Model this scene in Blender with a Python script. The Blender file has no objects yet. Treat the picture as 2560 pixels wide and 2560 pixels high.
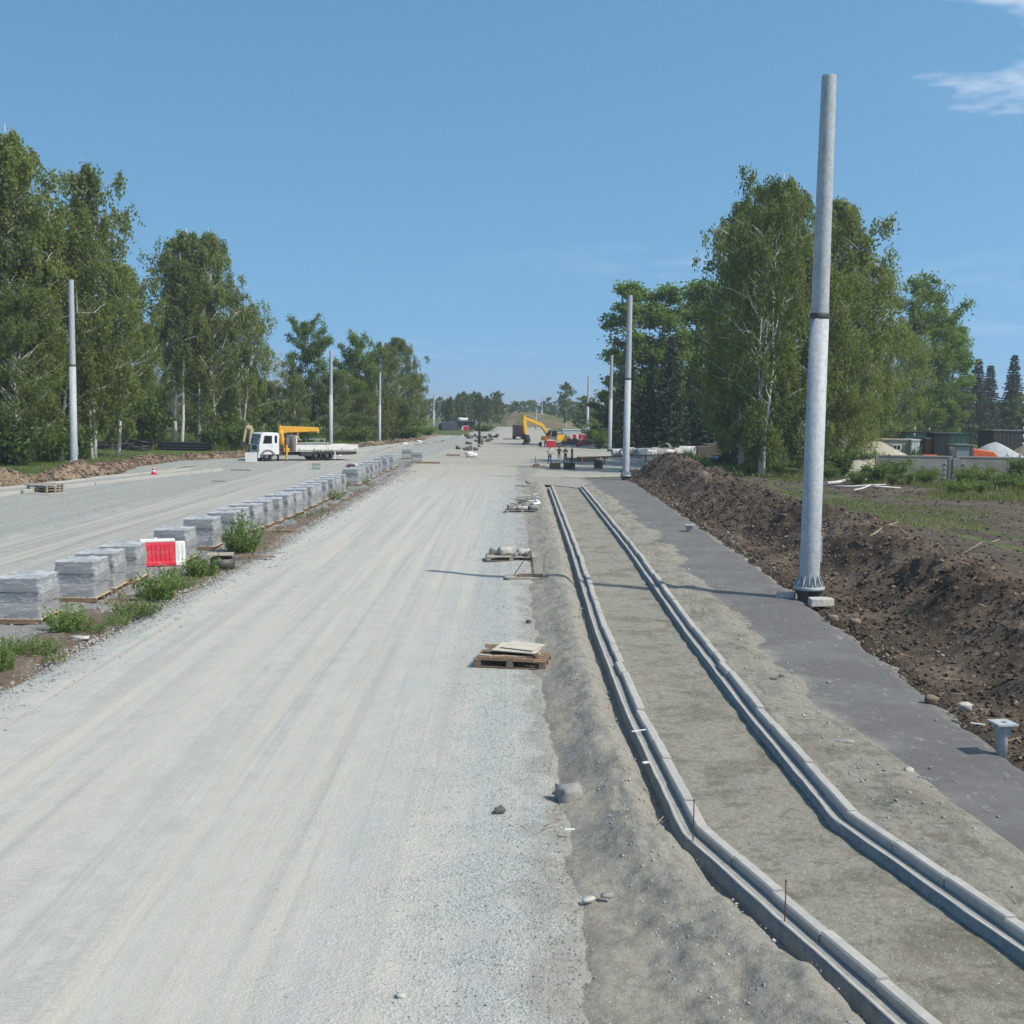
import bpy, math, random
import numpy as np
from mathutils import Vector, Matrix, Euler

rad = math.radians
SC = bpy.context.scene
COL = SC.collection

# ---------------------------------------------------------------- camera
CAM_H, FOC = 5.4, 2900.0            # metres; focal length in pixels of a 2560 px frame
PITCH, ROLL = 5.08, 0.95
cd = bpy.data.cameras.new('camera')
cd.sensor_width = 36.0
cd.lens = 36.0 * FOC / 2560.0
cd.clip_start, cd.clip_end = 0.2, 6000.0
cam = bpy.data.objects.new('camera', cd)
COL.objects.link(cam)
CROT = Matrix.Rotation(rad(90.0 - PITCH), 3, 'X') @ Matrix.Rotation(rad(ROLL), 3, 'Z')
cam.matrix_world = Matrix.Translation((0, 0, CAM_H)) @ CROT.to_4x4()
SC.camera = cam

# ---------------------------------------------------------------- sky, sun, exposure
SUN_EL = 50.0
SUN_DIR = Vector((0.907, -0.42, 0)).normalized()          # horizontal direction towards the sun
world = bpy.data.worlds.new('World'); SC.world = world
world.use_nodes = True
wn, wl = world.node_tree.nodes, world.node_tree.links
wn.clear()
wout = wn.new('ShaderNodeOutputWorld'); wbg = wn.new('ShaderNodeBackground')
sky = wn.new('ShaderNodeTexSky'); sky.sky_type = 'NISHITA'; sky.sun_disc = False
sky.sun_elevation = rad(SUN_EL)
sky.sun_rotation = math.atan2(SUN_DIR.x, SUN_DIR.y)
sky.altitude = 0; sky.air_density = 1.0; sky.dust_density = 0.3; sky.ozone_density = 1.6
wbg.inputs['Strength'].default_value = 0.15
# thin clouds: noise over a flat cloud deck (direction divided by its height)
tc = wn.new('ShaderNodeTexCoord')
sep = wn.new('ShaderNodeSeparateXYZ'); wl.new(tc.outputs['Generated'], sep.inputs[0])
def wmath(op, a, b=None, clamp=False):
    n = wn.new('ShaderNodeMath'); n.operation = op; n.use_clamp = clamp
    for i, v in enumerate((a, b)):
        if v is None: continue
        if isinstance(v, (int, float)): n.inputs[i].default_value = v
        else: wl.new(v, n.inputs[i])
    return n.outputs[0]
zz = wmath('ADD', wmath('MAXIMUM', sep.outputs[2], 0.0), 0.06)
cx_, cy_ = wmath('DIVIDE', sep.outputs[0], zz), wmath('DIVIDE', sep.outputs[1], zz)
cmb = wn.new('ShaderNodeCombineXYZ'); wl.new(cx_, cmb.inputs[0]); wl.new(cy_, cmb.inputs[1])
cmb.inputs[2].default_value = 3.7
n1 = wn.new('ShaderNodeTexNoise'); n1.inputs['Scale'].default_value = 2.2
n1.inputs['Detail'].default_value = 7; n1.inputs['Roughness'].default_value = 0.56
wl.new(cmb.outputs[0], n1.inputs['Vector'])
n2 = wn.new('ShaderNodeTexNoise'); n2.inputs['Scale'].default_value = 0.42; n2.inputs['Detail'].default_value = 2
mp2 = wn.new('ShaderNodeMapping'); mp2.inputs['Location'].default_value = (-3.1, 3.3, 0)
wl.new(cmb.outputs[0], mp2.inputs[0]); wl.new(mp2.outputs[0], n2.inputs['Vector'])
def wramp(v, a, b):
    return wmath('DIVIDE', wmath('SUBTRACT', v, a), b - a, True)
cl = wmath('MULTIPLY', wmath('SUBTRACT', n1.outputs[0], 0.44, True), 4.0, True)
bank = wmath('MULTIPLY', wramp(sep.outputs[0], 0.20, 0.42), wramp(sep.outputs[2], 0.12, 0.32))    # cloud bank drifting in from the right
cov = wmath('MULTIPLY', wmath('SUBTRACT', n2.outputs[0], 0.50, True), 7.0, True)
thick = wmath('MULTIPLY', wmath('SUBTRACT', n1.outputs[0], wmath('SUBTRACT', 0.73, wmath('MULTIPLY', bank, 0.54)), True), 4.2, True)
cl = wmath('MAXIMUM', wmath('MULTIPLY', wmath('MULTIPLY', cl, cov), 0.13), wmath('MULTIPLY', thick, 0.9))
hs = wn.new('ShaderNodeHueSaturation'); hs.inputs['Saturation'].default_value = 1.13; hs.inputs['Value'].default_value = 1.04; hs.inputs['Hue'].default_value = 0.482
# look a little above the true direction, so that the low sky keeps its blue as on this clear dry day
lift = wn.new('ShaderNodeVectorMath'); lift.operation = 'MULTIPLY_ADD'; lift.inputs[1].default_value = (1, 1, 0.8); lift.inputs[2].default_value = (0, 0, 0.29)
wl.new(tc.outputs['Generated'], lift.inputs[0]); wl.new(lift.outputs[0], sky.inputs['Vector'])
wl.new(sky.outputs[0], hs.inputs['Color'])
mixc = wn.new('ShaderNodeMix'); mixc.data_type = 'RGBA'
wl.new(cl, mixc.inputs['Factor']); wl.new(hs.outputs[0], mixc.inputs['A'])
mixc.inputs['B'].default_value = (5.6, 5.9, 6.3, 1)
wl.new(mixc.outputs['Result'], wbg.inputs['Color']); wl.new(wbg.outputs[0], wout.inputs[0])

sd = bpy.data.lights.new('sun', 'SUN'); sd.energy = 3.7; sd.angle = rad(0.53); sd.color = (1.0, 0.925, 0.79)
sun = bpy.data.objects.new('sun', sd); COL.objects.link(sun)
sv = Vector((SUN_DIR.x * math.cos(rad(SUN_EL)), SUN_DIR.y * math.cos(rad(SUN_EL)), math.sin(rad(SUN_EL))))
sun.rotation_euler = sv.to_track_quat('Z', 'Y').to_euler()
sun.location = (40, -20, 60)

SC.view_settings.view_transform = 'Standard'
SC.view_settings.look = 'None'
SC.view_settings.exposure = 0.28
SC.view_settings.gamma = 1.0
SC.view_settings.use_curve_mapping = False
try:
    SC.cycles.use_denoising = True
    SC.cycles.max_bounces = 6
    SC.cycles.transparent_max_bounces = 10
    SC.cycles.volume_bounces = 0
except Exception: pass

# ---------------------------------------------------------------- picture -> ground
K = 2560.0 / 1932.0
def ray(x, y):                       # x, y read off the photograph at 1932 px
    v = CROT @ Vector(((x * K - 1280) / FOC, -(y * K - 1280) / FOC, -1.0))
    return v / v.y                   # one metre of depth
def G(x, y, z=0.0):                  # where the pixel's ray meets the level z
    v = ray(x, y); t = (z - CAM_H) / v.z
    return Vector((v.x * t, v.y * t, z))
def D(x, y, d):                      # the pixel's ray at depth d
    v = ray(x, y); return Vector((v.x * d, d, CAM_H + v.z * d))
def up(x, ytop, p):                  # height of a thing standing at p whose top shows at ytop
    return D(x, ytop, p.y).z

# ---------------------------------------------------------------- numpy helpers
RS = np.random.RandomState
def hash2(ix, iy, seed):
    n = (ix * 374761393 + iy * 668265263 + seed * 1442695041) & 0x7fffffff
    n = ((n ^ (n >> 13)) * 1274126177) & 0x7fffffff
    return ((n ^ (n >> 16)) & 0xffff) / 65535.0
def vnoise(x, y, seed=0):
    x = np.asarray(x, float); y = np.asarray(y, float)
    ix, iy = np.floor(x).astype(np.int64), np.floor(y).astype(np.int64)
    fx, fy = x - ix, y - iy
    fx, fy = fx * fx * (3 - 2 * fx), fy * fy * (3 - 2 * fy)
    a, b = hash2(ix, iy, seed), hash2(ix + 1, iy, seed)
    c, d = hash2(ix, iy + 1, seed), hash2(ix + 1, iy + 1, seed)
    return (a + (b - a) * fx) * (1 - fy) + (c + (d - c) * fx) * fy - 0.5
def fbm(x, y, sc=1.0, octv=4, seed=0, gain=0.5):
    t, a, s = 0, 1.0, sc
    for i in range(octv):
        t = t + a * vnoise(np.asarray(x) * s + 17.3 * i, np.asarray(y) * s - 9.1 * i, seed + i * 7)
        a *= gain; s *= 2.03
    return t
def smooth(a, b, x):
    t = np.clip((np.asarray(x, float) - a) / (b - a), 0, 1); return t * t * (3 - 2 * t)

# ---------------------------------------------------------------- objects
def tag(o, label=None, cat=None, group=None, kind=None):
    if label: o['label'] = label
    if cat: o['category'] = cat
    if group: o['group'] = group
    if kind: o['kind'] = kind
    return o
def link(name, me, parent=None):
    o = bpy.data.objects.new(name, me); COL.objects.link(o)
    if parent is not None: o.parent = parent
    return o
def thing(name, loc, rz=0.0, label=None, cat=None, group=None):
    o = bpy.data.objects.new(name, None); COL.objects.link(o)
    o.empty_display_size = 0.3
    o.location = loc; o.rotation_euler = (0, 0, rz)
    return tag(o, label, cat, group)
def copy_tree(o, parent=None):
    c = o.copy(); COL.objects.link(c); c.parent = parent
    for ch in o.children: copy_tree(ch, c)
    return c

def np_mesh(name, verts, faces, mats=(), midx=None, smooth_=False, cols=None):
    """faces: int array (n,3) or (n,4), or a list of such arrays"""
    fl = faces if isinstance(faces, list) else [faces]
    fl = [np.asarray(f, np.int32) for f in fl if len(f)]
    me = bpy.data.meshes.new(name)
    verts = np.asarray(verts, np.float32)
    me.vertices.add(len(verts)); me.vertices.foreach_set('co', verts.ravel())
    nl = sum(f.size for f in fl); npoly = sum(len(f) for f in fl)
    me.loops.add(nl); me.polygons.add(npoly)
    me.loops.foreach_set('vertex_index', np.concatenate([f.ravel() for f in fl]))
    tot = np.concatenate([np.full(len(f), f.shape[1], np.int32) for f in fl])
    st = np.concatenate([[0], np.cumsum(tot)[:-1]]).astype(np.int32)
    me.polygons.foreach_set('loop_start', st)
    if midx is not None: me.polygons.foreach_set('material_index', np.asarray(midx, np.int32))
    if smooth_: me.polygons.foreach_set('use_smooth', np.ones(npoly, bool))
    for m in mats: me.materials.append(m)
    me.update(calc_edges=True)
    if cols is not None:
        at = me.color_attributes.new('tint', 'FLOAT_COLOR', 'POINT')
        c4 = np.ones((len(verts), 4), np.float32); c4[:, :cols.shape[1]] = cols
        at.data.foreach_set('color', c4.ravel())
    return me

class MB:
    """collects solids; build() links them as one mesh object"""
    def __init__(s): s.v, s.f, s.m, s.sm = [], [], [], []
    def add(s, vs, fs, mi=0, sm=False):
        b = len(s.v); s.v += [tuple(v) for v in vs]
        for f in fs: s.f.append(tuple(i + b for i in f)); s.m.append(mi); s.sm.append(sm)
        return s
    def box(s, x0, x1, y0, y1, z0, z1, mi=0, M=None, tx=0.0, ty=0.0):
        vs = [Vector(p) for p in ((x0, y0, z0), (x1, y0, z0), (x1, y1, z0), (x0, y1, z0),
              (x0 + tx, y0 + ty, z1), (x1 - tx, y0 + ty, z1), (x1 - tx, y1 - ty, z1), (x0 + tx, y1 - ty, z1))]
        if M is not None: vs = [M @ v for v in vs]
        return s.add(vs, [(0, 3, 2, 1), (4, 5, 6, 7), (0, 1, 5, 4), (1, 2, 6, 5), (2, 3, 7, 6), (3, 0, 4, 7)], mi)
    def tube(s, pts, rr, n=8, mi=0, cap=True, sm=True):
        pts = [Vector(p) for p in pts]
        if not hasattr(rr, '__len__'): rr = [rr] * len(pts)
        b = len(s.v); pu = None
        for i, p in enumerate(pts):
            t = (pts[min(i + 1, len(pts) - 1)] - pts[max(i - 1, 0)]).normalized()
            if pu is None: pu = t.orthogonal().normalized()
            else: pu = (pu - t * pu.dot(t)).normalized()
            w = t.cross(pu)
            for k in range(n):
                a = 2 * math.pi * k / n
                s.v.append(tuple(p + (pu * math.cos(a) + w * math.sin(a)) * rr[i]))
        for i in range(len(pts) - 1):
            for k in range(n):
                a0, a1 = b + i * n + k, b + i * n + (k + 1) % n
                s.f.append((a0, a1, a1 + n, a0 + n)); s.m.append(mi); s.sm.append(sm)
        if cap:
            e = b + (len(pts) - 1) * n
            s.f.append(tuple(b + k for k in reversed(range(n)))); s.m.append(mi); s.sm.append(False)
            s.f.append(tuple(e + k for k in range(n))); s.m.append(mi); s.sm.append(False)
        return s
    def lathe(s, prof, n=24, mi=0, c=(0, 0), sm=True, cap=True):
        b = len(s.v)
        for r, z in prof:
            for k in range(n):
                a = 2 * math.pi * k / n
                s.v.append((c[0] + r * math.cos(a), c[1] + r * math.sin(a), z))
        for i in range(len(prof) - 1):
            for k in range(n):
                a0, a1 = b + i * n + k, b + i * n + (k + 1) % n
                s.f.append((a0, a1, a1 + n, a0 + n)); s.m.append(mi); s.sm.append(sm)
        if cap:
            e = b + (len(prof) - 1) * n
            s.f.append(tuple(b + k for k in reversed(range(n)))); s.m.append(mi); s.sm.append(False)
            s.f.append(tuple(e + k for k in range(n))); s.m.append(mi); s.sm.append(False)
        return s
    def prism(s, poly, y0, y1, mi=0, M=None):
        """polygon in x,z (counter-clockwise seen from -y) extruded along y"""
        n = len(poly)
        vs = [Vector((x, y0, z)) for x, z in poly] + [Vector((x, y1, z)) for x, z in poly]
        if M is not None: vs = [M @ v for v in vs]
        fs = [tuple(range(n)), tuple(reversed(range(n, 2 * n)))]
        fs += [(k, k + n, (k + 1) % n + n, (k + 1) % n) for k in range(n)]
        return s.add(vs, fs, mi)
    def mesh(s, name, mats, bev=0.0):
        me = bpy.data.meshes.new(name)
        me.from_pydata(s.v, [], s.f)
        for m in (mats if isinstance(mats, (list, tuple)) else [mats]): me.materials.append(m)
        me.polygons.foreach_set('material_index', s.m)
        me.polygons.foreach_set('use_smooth', s.sm)
        me.update(); return me
    def build(s, name, mats, parent=None, bev=0.0, loc=None, rz=None):
        o = link(name, s.mesh(name, mats), parent)
        if bev > 0:
            b = o.modifiers.new('bevel', 'BEVEL'); b.width = bev; b.segments = 2; b.limit_method = 'ANGLE'
            b.angle_limit = rad(40)
        if loc is not None: o.location = loc
        if rz is not None: o.rotation_euler = (0, 0, rz)
        return o

# ---------------------------------------------------------------- materials
def srgb(r, g, b):
    f = lambda c: (c / 255 / 12.92) if c / 255 <= 0.04045 else ((c / 255 + 0.055) / 1.055) ** 2.4
    return (f(r), f(g), f(b), 1)
class NT:
    def __init__(s, name):
        s.m = bpy.data.materials.new(name); s.m.use_nodes = True
        s.n, s.l = s.m.node_tree.nodes, s.m.node_tree.links
        s.b = s.n['Principled BSDF']; s.out = s.n['Material Output']
    def new(s, t, **kw):
        n = s.n.new(t)
        for k, v in kw.items(): setattr(n, k, v)
        return n
    def put(s, sock, v):
        if isinstance(v, (int, float, tuple, list)): sock.default_value = v
        else: s.l.new(v, sock)
    def coords(s, scale=(1, 1, 1), world=True, loc=(0, 0, 0), rot=(0, 0, 0)):
        if world: src = s.new('ShaderNodeNewGeometry').outputs['Position']
        else: src = s.new('ShaderNodeTexCoord').outputs['Object']
        mp = s.new('ShaderNodeMapping'); mp.inputs['Scale'].default_value = scale
        mp.inputs['Location'].default_value = loc; mp.inputs['Rotation'].default_value = rot
        s.l.new(src, mp.inputs[0]); return mp.outputs[0]
    def noise(s, vec, scale, detail=4, rough=0.55, dist=0.0):
        n = s.new('ShaderNodeTexNoise'); n.inputs['Scale'].default_value = scale
        n.inputs['Detail'].default_value = detail; n.inputs['Roughness'].default_value = rough
        n.inputs['Distortion'].default_value = dist
        s.l.new(vec, n.inputs['Vector']); return n.outputs[0]
    def voro(s, vec, scale, out='Distance', feat='F1', rand=1.0):
        n = s.new('ShaderNodeTexVoronoi'); n.feature = feat; n.inputs['Scale'].default_value = scale
        n.inputs['Randomness'].default_value = rand
        s.l.new(vec, n.inputs['Vector']); return n.outputs[out]
    def ramp(s, fac, stops):
        r = s.new('ShaderNodeValToRGB'); e = r.color_ramp.elements
        while len(e) < len(stops): e.new(0.5)
        for k, (p, c) in enumerate(stops):
            e[k].position = p; e[k].color = c if len(c) == 4 else (*c, 1)
        s.put(r.inputs[0], fac); return r.outputs[0]
    def rng(s, v, a, b, c=0.0, d=1.0):
        r = s.new('ShaderNodeMapRange'); r.interpolation_type = 'SMOOTHSTEP'
        s.put(r.inputs[0], v)
        for i, q in enumerate((a, b, c, d)): r.inputs[i + 1].default_value = q
        return r.outputs[0]
    def mix(s, f, a, b, mode='MIX'):
        m = s.new('ShaderNodeMix'); m.data_type = 'RGBA'; m.blend_type = mode
        s.put(m.inputs['Factor'], f); s.put(m.inputs['A'], a); s.put(m.inputs['B'], b)
        return m.outputs['Result']
    def math(s, op, a, b=None):
        m = s.new('ShaderNodeMath'); m.operation = op; s.put(m.inputs[0], a)
        if b is not None: s.put(m.inputs[1], b)
        return m.outputs[0]
    def sepx(s, world=True):
        n = s.new('ShaderNodeSeparateXYZ')
        s.l.new(s.new('ShaderNodeNewGeometry').outputs['Position'] if world else s.new('ShaderNodeTexCoord').outputs['Object'], n.inputs[0])
        return n.outputs
    def bump(s, h, strength=0.3, dist=0.02, prev=None):
        b = s.new('ShaderNodeBump'); b.inputs['Strength'].default_value = strength
        b.inputs['Distance'].default_value = dist; s.l.new(h, b.inputs['Height'])
        if prev is not None: s.l.new(prev, b.inputs['Normal'])
        return b.outputs[0]
    def set(s, col=None, rough=None, metal=None, nrm=None, spec=None):
        if col is not None: s.put(s.b.inputs['Base Color'], col)
        if rough is not None: s.put(s.b.inputs['Roughness'], rough)
        if metal is not None: s.put(s.b.inputs['Metallic'], metal)
        if spec is not None: s.b.inputs['Specular IOR Level'].default_value = spec
        if nrm is not None: s.l.new(nrm, s.b.inputs['Normal'])
        return s.m

_mc = {}
def plain(name, c, rough=0.6, metal=0.0, var=0.25, sc=2.0, spec=0.4, dirt=None, bump=0.0):
    """painted / moulded surface: base colour with wear, dust and fine relief"""
    if name in _mc: return _mc[name]
    t = NT(name)
    v = t.coords(world=False)
    n = t.noise(v, sc, 6, 0.6)
    lo = tuple(x * (1 - var) for x in c[:3]); hi = tuple(min(1, x * (1 + var * 0.6)) for x in c[:3])
    col = t.ramp(n, [(0.3, lo), (0.7, hi)])
    if dirt:
        d = t.rng(t.noise(v, sc * 2.7, 5, 0.7), 0.5, 0.68)
        col = t.mix(t.math('MULTIPLY', d, 0.55), col, (*dirt[:3], 1))
    nr = t.bump(t.noise(v, sc * 18, 3), 0.3, bump) if bump else None
    _mc[name] = t.set(col, t.rng(n, 0.3, 0.7, rough * 0.85, min(1, rough * 1.12)), metal, nr, spec)
    return _mc[name]
DUST = srgb(168, 160, 146)
# ================================================================ ground materials
def gravel_mat(name, light, dark, tan, streak=True, grain=26.0, bump=0.5, coarse_x=None, sandy=None, tracks=None):
    t = NT(name)
    w = t.coords()
    fine = t.voro(w, grain, 'Color')
    fsep = t.new('ShaderNodeSeparateColor'); t.l.new(fine, fsep.inputs[0])
    fd = t.voro(w, grain, 'Distance')
    n_big = t.noise(w, 0.22, 5, 0.6)
    n_mid = t.noise(w, 1.7, 6, 0.68)
    n_fin = t.noise(w, 46.0, 3, 0.7)
    col = t.ramp(n_mid, [(0.3, dark), (0.66, light)])
    if streak:
        sx = t.coords(scale=(1.5, 0.030, 1), loc=(0, 0.3, 0))
        s1 = t.noise(sx, 1.0, 6, 0.62, 0.35)
        sx2 = t.coords(scale=(2.6, 0.035, 1), rot=(0, 0, 0.03))
        s2 = t.noise(sx2, 1.0, 5, 0.65, 0.25)
        col = t.mix(t.rng(s1, 0.40, 0.63), col, tan)
        col = t.mix(t.math('MULTIPLY', t.rng(s2, 0.40, 0.66), 0.50), col, light)
        col = t.mix(t.math('MULTIPLY', t.rng(s2, 0.52, 0.32), 0.75), col, dark)
        sx3 = t.coords(scale=(9.5, 0.07, 1), rot=(0, 0, -0.02), loc=(3, 0, 0))
        col = t.mix(t.math('MULTIPLY', t.rng(t.noise(sx3, 1.0, 4, 0.6), 0.54, 0.70), 0.28), col, tuple(x * 0.80 for x in dark[:3]) + (1,))
    else:
        col = t.mix(t.math('MULTIPLY', t.rng(n_big, 0.45, 0.62), 0.8), col, tan)
    if tracks:                                           # compacted wheel tracks wandering along the road
        P3 = t.sepx(); tr = None
        brk = t.rng(t.noise(t.coords(scale=(1.2, 0.12, 1)), 1.3, 5, 0.65), 0.40, 0.60)
        for (x0, am, fr, ph) in tracks:
            xc = t.math('ADD', x0, t.math('MULTIPLY', t.math('SINE', t.math('ADD', t.math('MULTIPLY', P3[1], fr), ph)), am))
            b_ = t.rng(t.math('ABSOLUTE', t.math('SUBTRACT', P3[0], xc)), 0.26, 0.10)
            tr = b_ if tr is None else t.math('MAXIMUM', tr, b_)
        tr = t.math('MULTIPLY', tr, brk)
        tread = t.noise(t.coords(scale=(3.0, 14.0, 1)), 2.0, 3, 0.6)
        col = t.mix(t.math('MULTIPLY', tr, 0.45), col, t.mix(t.rng(tread, 0.4, 0.62), tuple(x * 0.93 for x in dark[:3]) + (1,), tan))
    # loose crushed stone: strong in places
    if coarse_x:
        X = t.sepx()
        e = t.math('ADD', X[0], t.math('MULTIPLY', t.math('SUBTRACT', t.noise(w, 0.55, 5, 0.65), 0.5), 3.2))
        m1 = t.rng(e, coarse_x[0] - 0.8, coarse_x[0] + 2.2)
        m0 = t.rng(e, coarse_x[1], coarse_x[1] - 0.8)
        cm = t.math('MAXIMUM', m1, m0)
        cm = t.math('MULTIPLY', cm, t.rng(n_mid, 0.34, 0.60, 0.25, 0.85))
    else:
        cm = t.rng(t.noise(w, 0.9, 4), 0.46, 0.62)
    g = t.ramp(fsep.outputs[0], [(0.0, tuple(x * 0.74 for x in dark[:3])), (0.35, tuple(x * 1.03 for x in dark[:3])), (0.75, light), (1.0, tuple(min(0.85, x * 1.10) for x in light[:3]))])
    g = t.mix(1.0, g, (0.90, 0.955, 0.965, 1), 'MULTIPLY')
    col = t.mix(t.math('MULTIPLY', cm, 0.9), col, g)
    col = t.mix(t.math('MULTIPLY', t.rng(n_fin, 0.35, 0.7), 0.22), col, tuple(x * 0.62 for x in dark[:3]) + (1,))
    if tracks:                                           # dust of the crossing yard carried onto the far end
        yy = t.math('ADD', t.sepx()[1], t.math('MULTIPLY', t.math('SUBTRACT', t.noise(t.coords(scale=(1, 0.35, 1)), 0.35, 6, 0.65), 0.5), 46.0))
        col = t.mix(t.rng(yy, 74, 104), col, t.ramp(n_mid, [(0.3, (0.305, 0.295, 0.262)), (0.66, (0.425, 0.40, 0.345))]))
    if sandy is not None:                                # sand blown and raked over the stones at the rim
        X = t.sepx()
        e = t.math('ADD', X[0], t.math('MULTIPLY', t.math('SUBTRACT', t.noise(w, 0.75, 7, 0.72), 0.5), 3.0))
        sm = t.rng(e, sandy, sandy + 0.55)
        col = t.mix(t.math('MULTIPLY', sm, 0.9), col, t.ramp(t.noise(w, 11, 6, 0.7), [(0.3, (0.205, 0.200, 0.180)), (0.65, (0.305, 0.297, 0.268))]))
    h = t.math('MULTIPLY', fd, t.math('ADD', t.math('MULTIPLY', cm, 1.3), 0.25))
    nr = t.bump(h, bump, 0.05)
    nr = t.bump(n_mid, 0.25, 0.12, nr)
    return t.set(col, 0.93, 0, nr, 0.2)

def soil_mat(name, stops, grain=9.0, sc=0.6, bump=0.8, specks=None, spk=0.08, green=None):
    t = NT(name)
    w = t.coords()
    n = t.noise(w, sc, 8, 0.66); n2 = t.noise(w, grain, 6, 0.7)
    f = t.math('ADD', t.math('MULTIPLY', n, 0.6), t.math('MULTIPLY', n2, 0.4))
    col = t.ramp(f, stops)
    if specks:
        v = t.voro(w, grain * 1.5, 'Color'); sp = t.new('ShaderNodeSeparateColor'); t.l.new(v, sp.inputs[0])
        col = t.mix(t.rng(sp.outputs[0], 1 - spk, 1 - spk + 0.02), col, specks)
    if green:
        col = t.mix(t.rng(t.noise(w, 0.35, 6, 0.7), green[1], green[1] + 0.10), col, green[0])
    nr = t.bump(n2, bump, 0.10); nr = t.bump(t.noise(w, grain * 4, 3), bump * 0.5, 0.03, nr)
    return t.set(col, 0.95, 0, nr, 0.12)

M_ROAD = gravel_mat('crushed_stone_road', (0.445, 0.447, 0.425, 1), (0.335, 0.342, 0.332, 1), (0.475, 0.445, 0.39, 1), True, 34.0, 0.28, (-2.2, -8.4), 0.15, [(-7.6, 0.35, 0.05, 0.3), (-5.7, 0.35, 0.05, 0.25), (-6.6, 0.5, 0.035, 2.0), (-4.7, 0.5, 0.035, 1.95), (-3.9, 0.3, 0.06, 4.0), (-2.1, 0.3, 0.06, 3.9), (-3.0, 0.6, 0.028, 1.0)])
M_LROAD = gravel_mat('far_carriageway_gravel', (0.40, 0.40, 0.38, 1), (0.25, 0.257, 0.245, 1), (0.42, 0.40, 0.35, 1), True, 16.0, 0.5, (-15.2, -19.5))
M_YARD = gravel_mat('dusty_yard_gravel', (0.42, 0.40, 0.355, 1), (0.27, 0.265, 0.24, 1), (0.43, 0.385, 0.31, 1), False, 9.0, 0.4)
M_MED = soil_mat('median_soil', [(0.30, (0.085, 0.062, 0.045)), (0.48, (0.17, 0.13, 0.10)), (0.7, (0.27, 0.235, 0.20))], 11, 0.5, 0.7, (0.34, 0.33, 0.31, 1), 0.06, ((0.07, 0.10, 0.035, 1), 0.57))
M_MEDG = gravel_mat('dark_gravel_bed', (0.30, 0.30, 0.30, 1), (0.17, 0.17, 0.175, 1), (0.24, 0.22, 0.20, 1), False, 12.0, 0.9)
M_SOIL = soil_mat('dug_topsoil', [(0.30, (0.030, 0.024, 0.020)), (0.46, (0.088, 0.068, 0.053)), (0.57, (0.175, 0.135, 0.102)), (0.68, (0.33, 0.265, 0.20))], 7.0, 0.30, 1.0, (0.28, 0.24, 0.20, 1), 0.03)
M_TRACK = soil_mat('dirt_track_soil', [(0.32, (0.045, 0.036, 0.028)), (0.5, (0.10, 0.082, 0.064)), (0.7, (0.19, 0.16, 0.13))], 4.0, 0.35, 0.8, (0.22, 0.19, 0.15, 1), 0.02, ((0.06, 0.085, 0.03, 1), 0.60))
M_FIELD = soil_mat('rough_meadow', [(0.32, (0.05, 0.062, 0.024)), (0.5, (0.085, 0.115, 0.04)), (0.7, (0.15, 0.16, 0.075))], 5.0, 0.12, 0.6)
M_BERM = soil_mat('pushed_up_clay', [(0.30, (0.13, 0.095, 0.065)), (0.5, (0.22, 0.165, 0.12)), (0.72, (0.33, 0.26, 0.20))], 5.0, 0.5, 0.9, (0.36, 0.31, 0.25, 1), 0.06, ((0.10, 0.12, 0.045, 1), 0.58))

def sand_mat(name, light, dark, damp, rust):
    t = NT(name)
    w = t.coords()
    big = t.noise(w, 0.7, 6, 0.62, 0.5); fine = t.noise(w, 60, 4, 0.75); mid = t.noise(w, 9, 6, 0.72)
    wx = t.coords(scale=(1.0, 1.5, 1), rot=(0, 0, 0.35))
    stripe = t.noise(wx, 2.1, 9, 0.74, 0.8)
    col = t.ramp(mid, [(0.28, dark), (0.62, light)])
    col = t.mix(t.math('MULTIPLY', t.rng(stripe, 0.50, 0.64), 0.62), col, damp)
    col = t.mix(t.math('MULTIPLY', t.rng(big, 0.50, 0.62), 0.50), col, damp)
    col = t.mix(t.math('MULTIPLY', t.rng(t.noise(wx, 0.8, 5, 0.6), 0.58, 0.72), 0.40), col, rust)
    col = t.mix(t.rng(fine, 0.40, 0.72, 0.0, 0.45), col, tuple(x * 0.55 for x in dark[:3]) + (1,))
    v = t.voro(w, 60, 'Color'); sp = t.new('ShaderNodeSeparateColor'); t.l.new(v, sp.inputs[0])
    col = t.mix(t.rng(sp.outputs[0], 0.982, 0.99), col, (0.42, 0.42, 0.40, 1))
    nr = t.bump(mid, 0.7, 0.08); nr = t.bump(fine, 0.55, 0.014, nr)
    return t.set(col, 0.94, 0, nr, 0.18)
M_SAND = sand_mat('raked_sand_screenings', (0.330, 0.315, 0.268, 1), (0.225, 0.215, 0.184, 1), (0.130, 0.122, 0.090, 1), (0.30, 0.225, 0.165, 1))
M_SANDB = sand_mat('loose_sand_bank', (0.345, 0.328, 0.285, 1), (0.245, 0.234, 0.204, 1), (0.205, 0.197, 0.172, 1), (0.27, 0.235, 0.20, 1))

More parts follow.
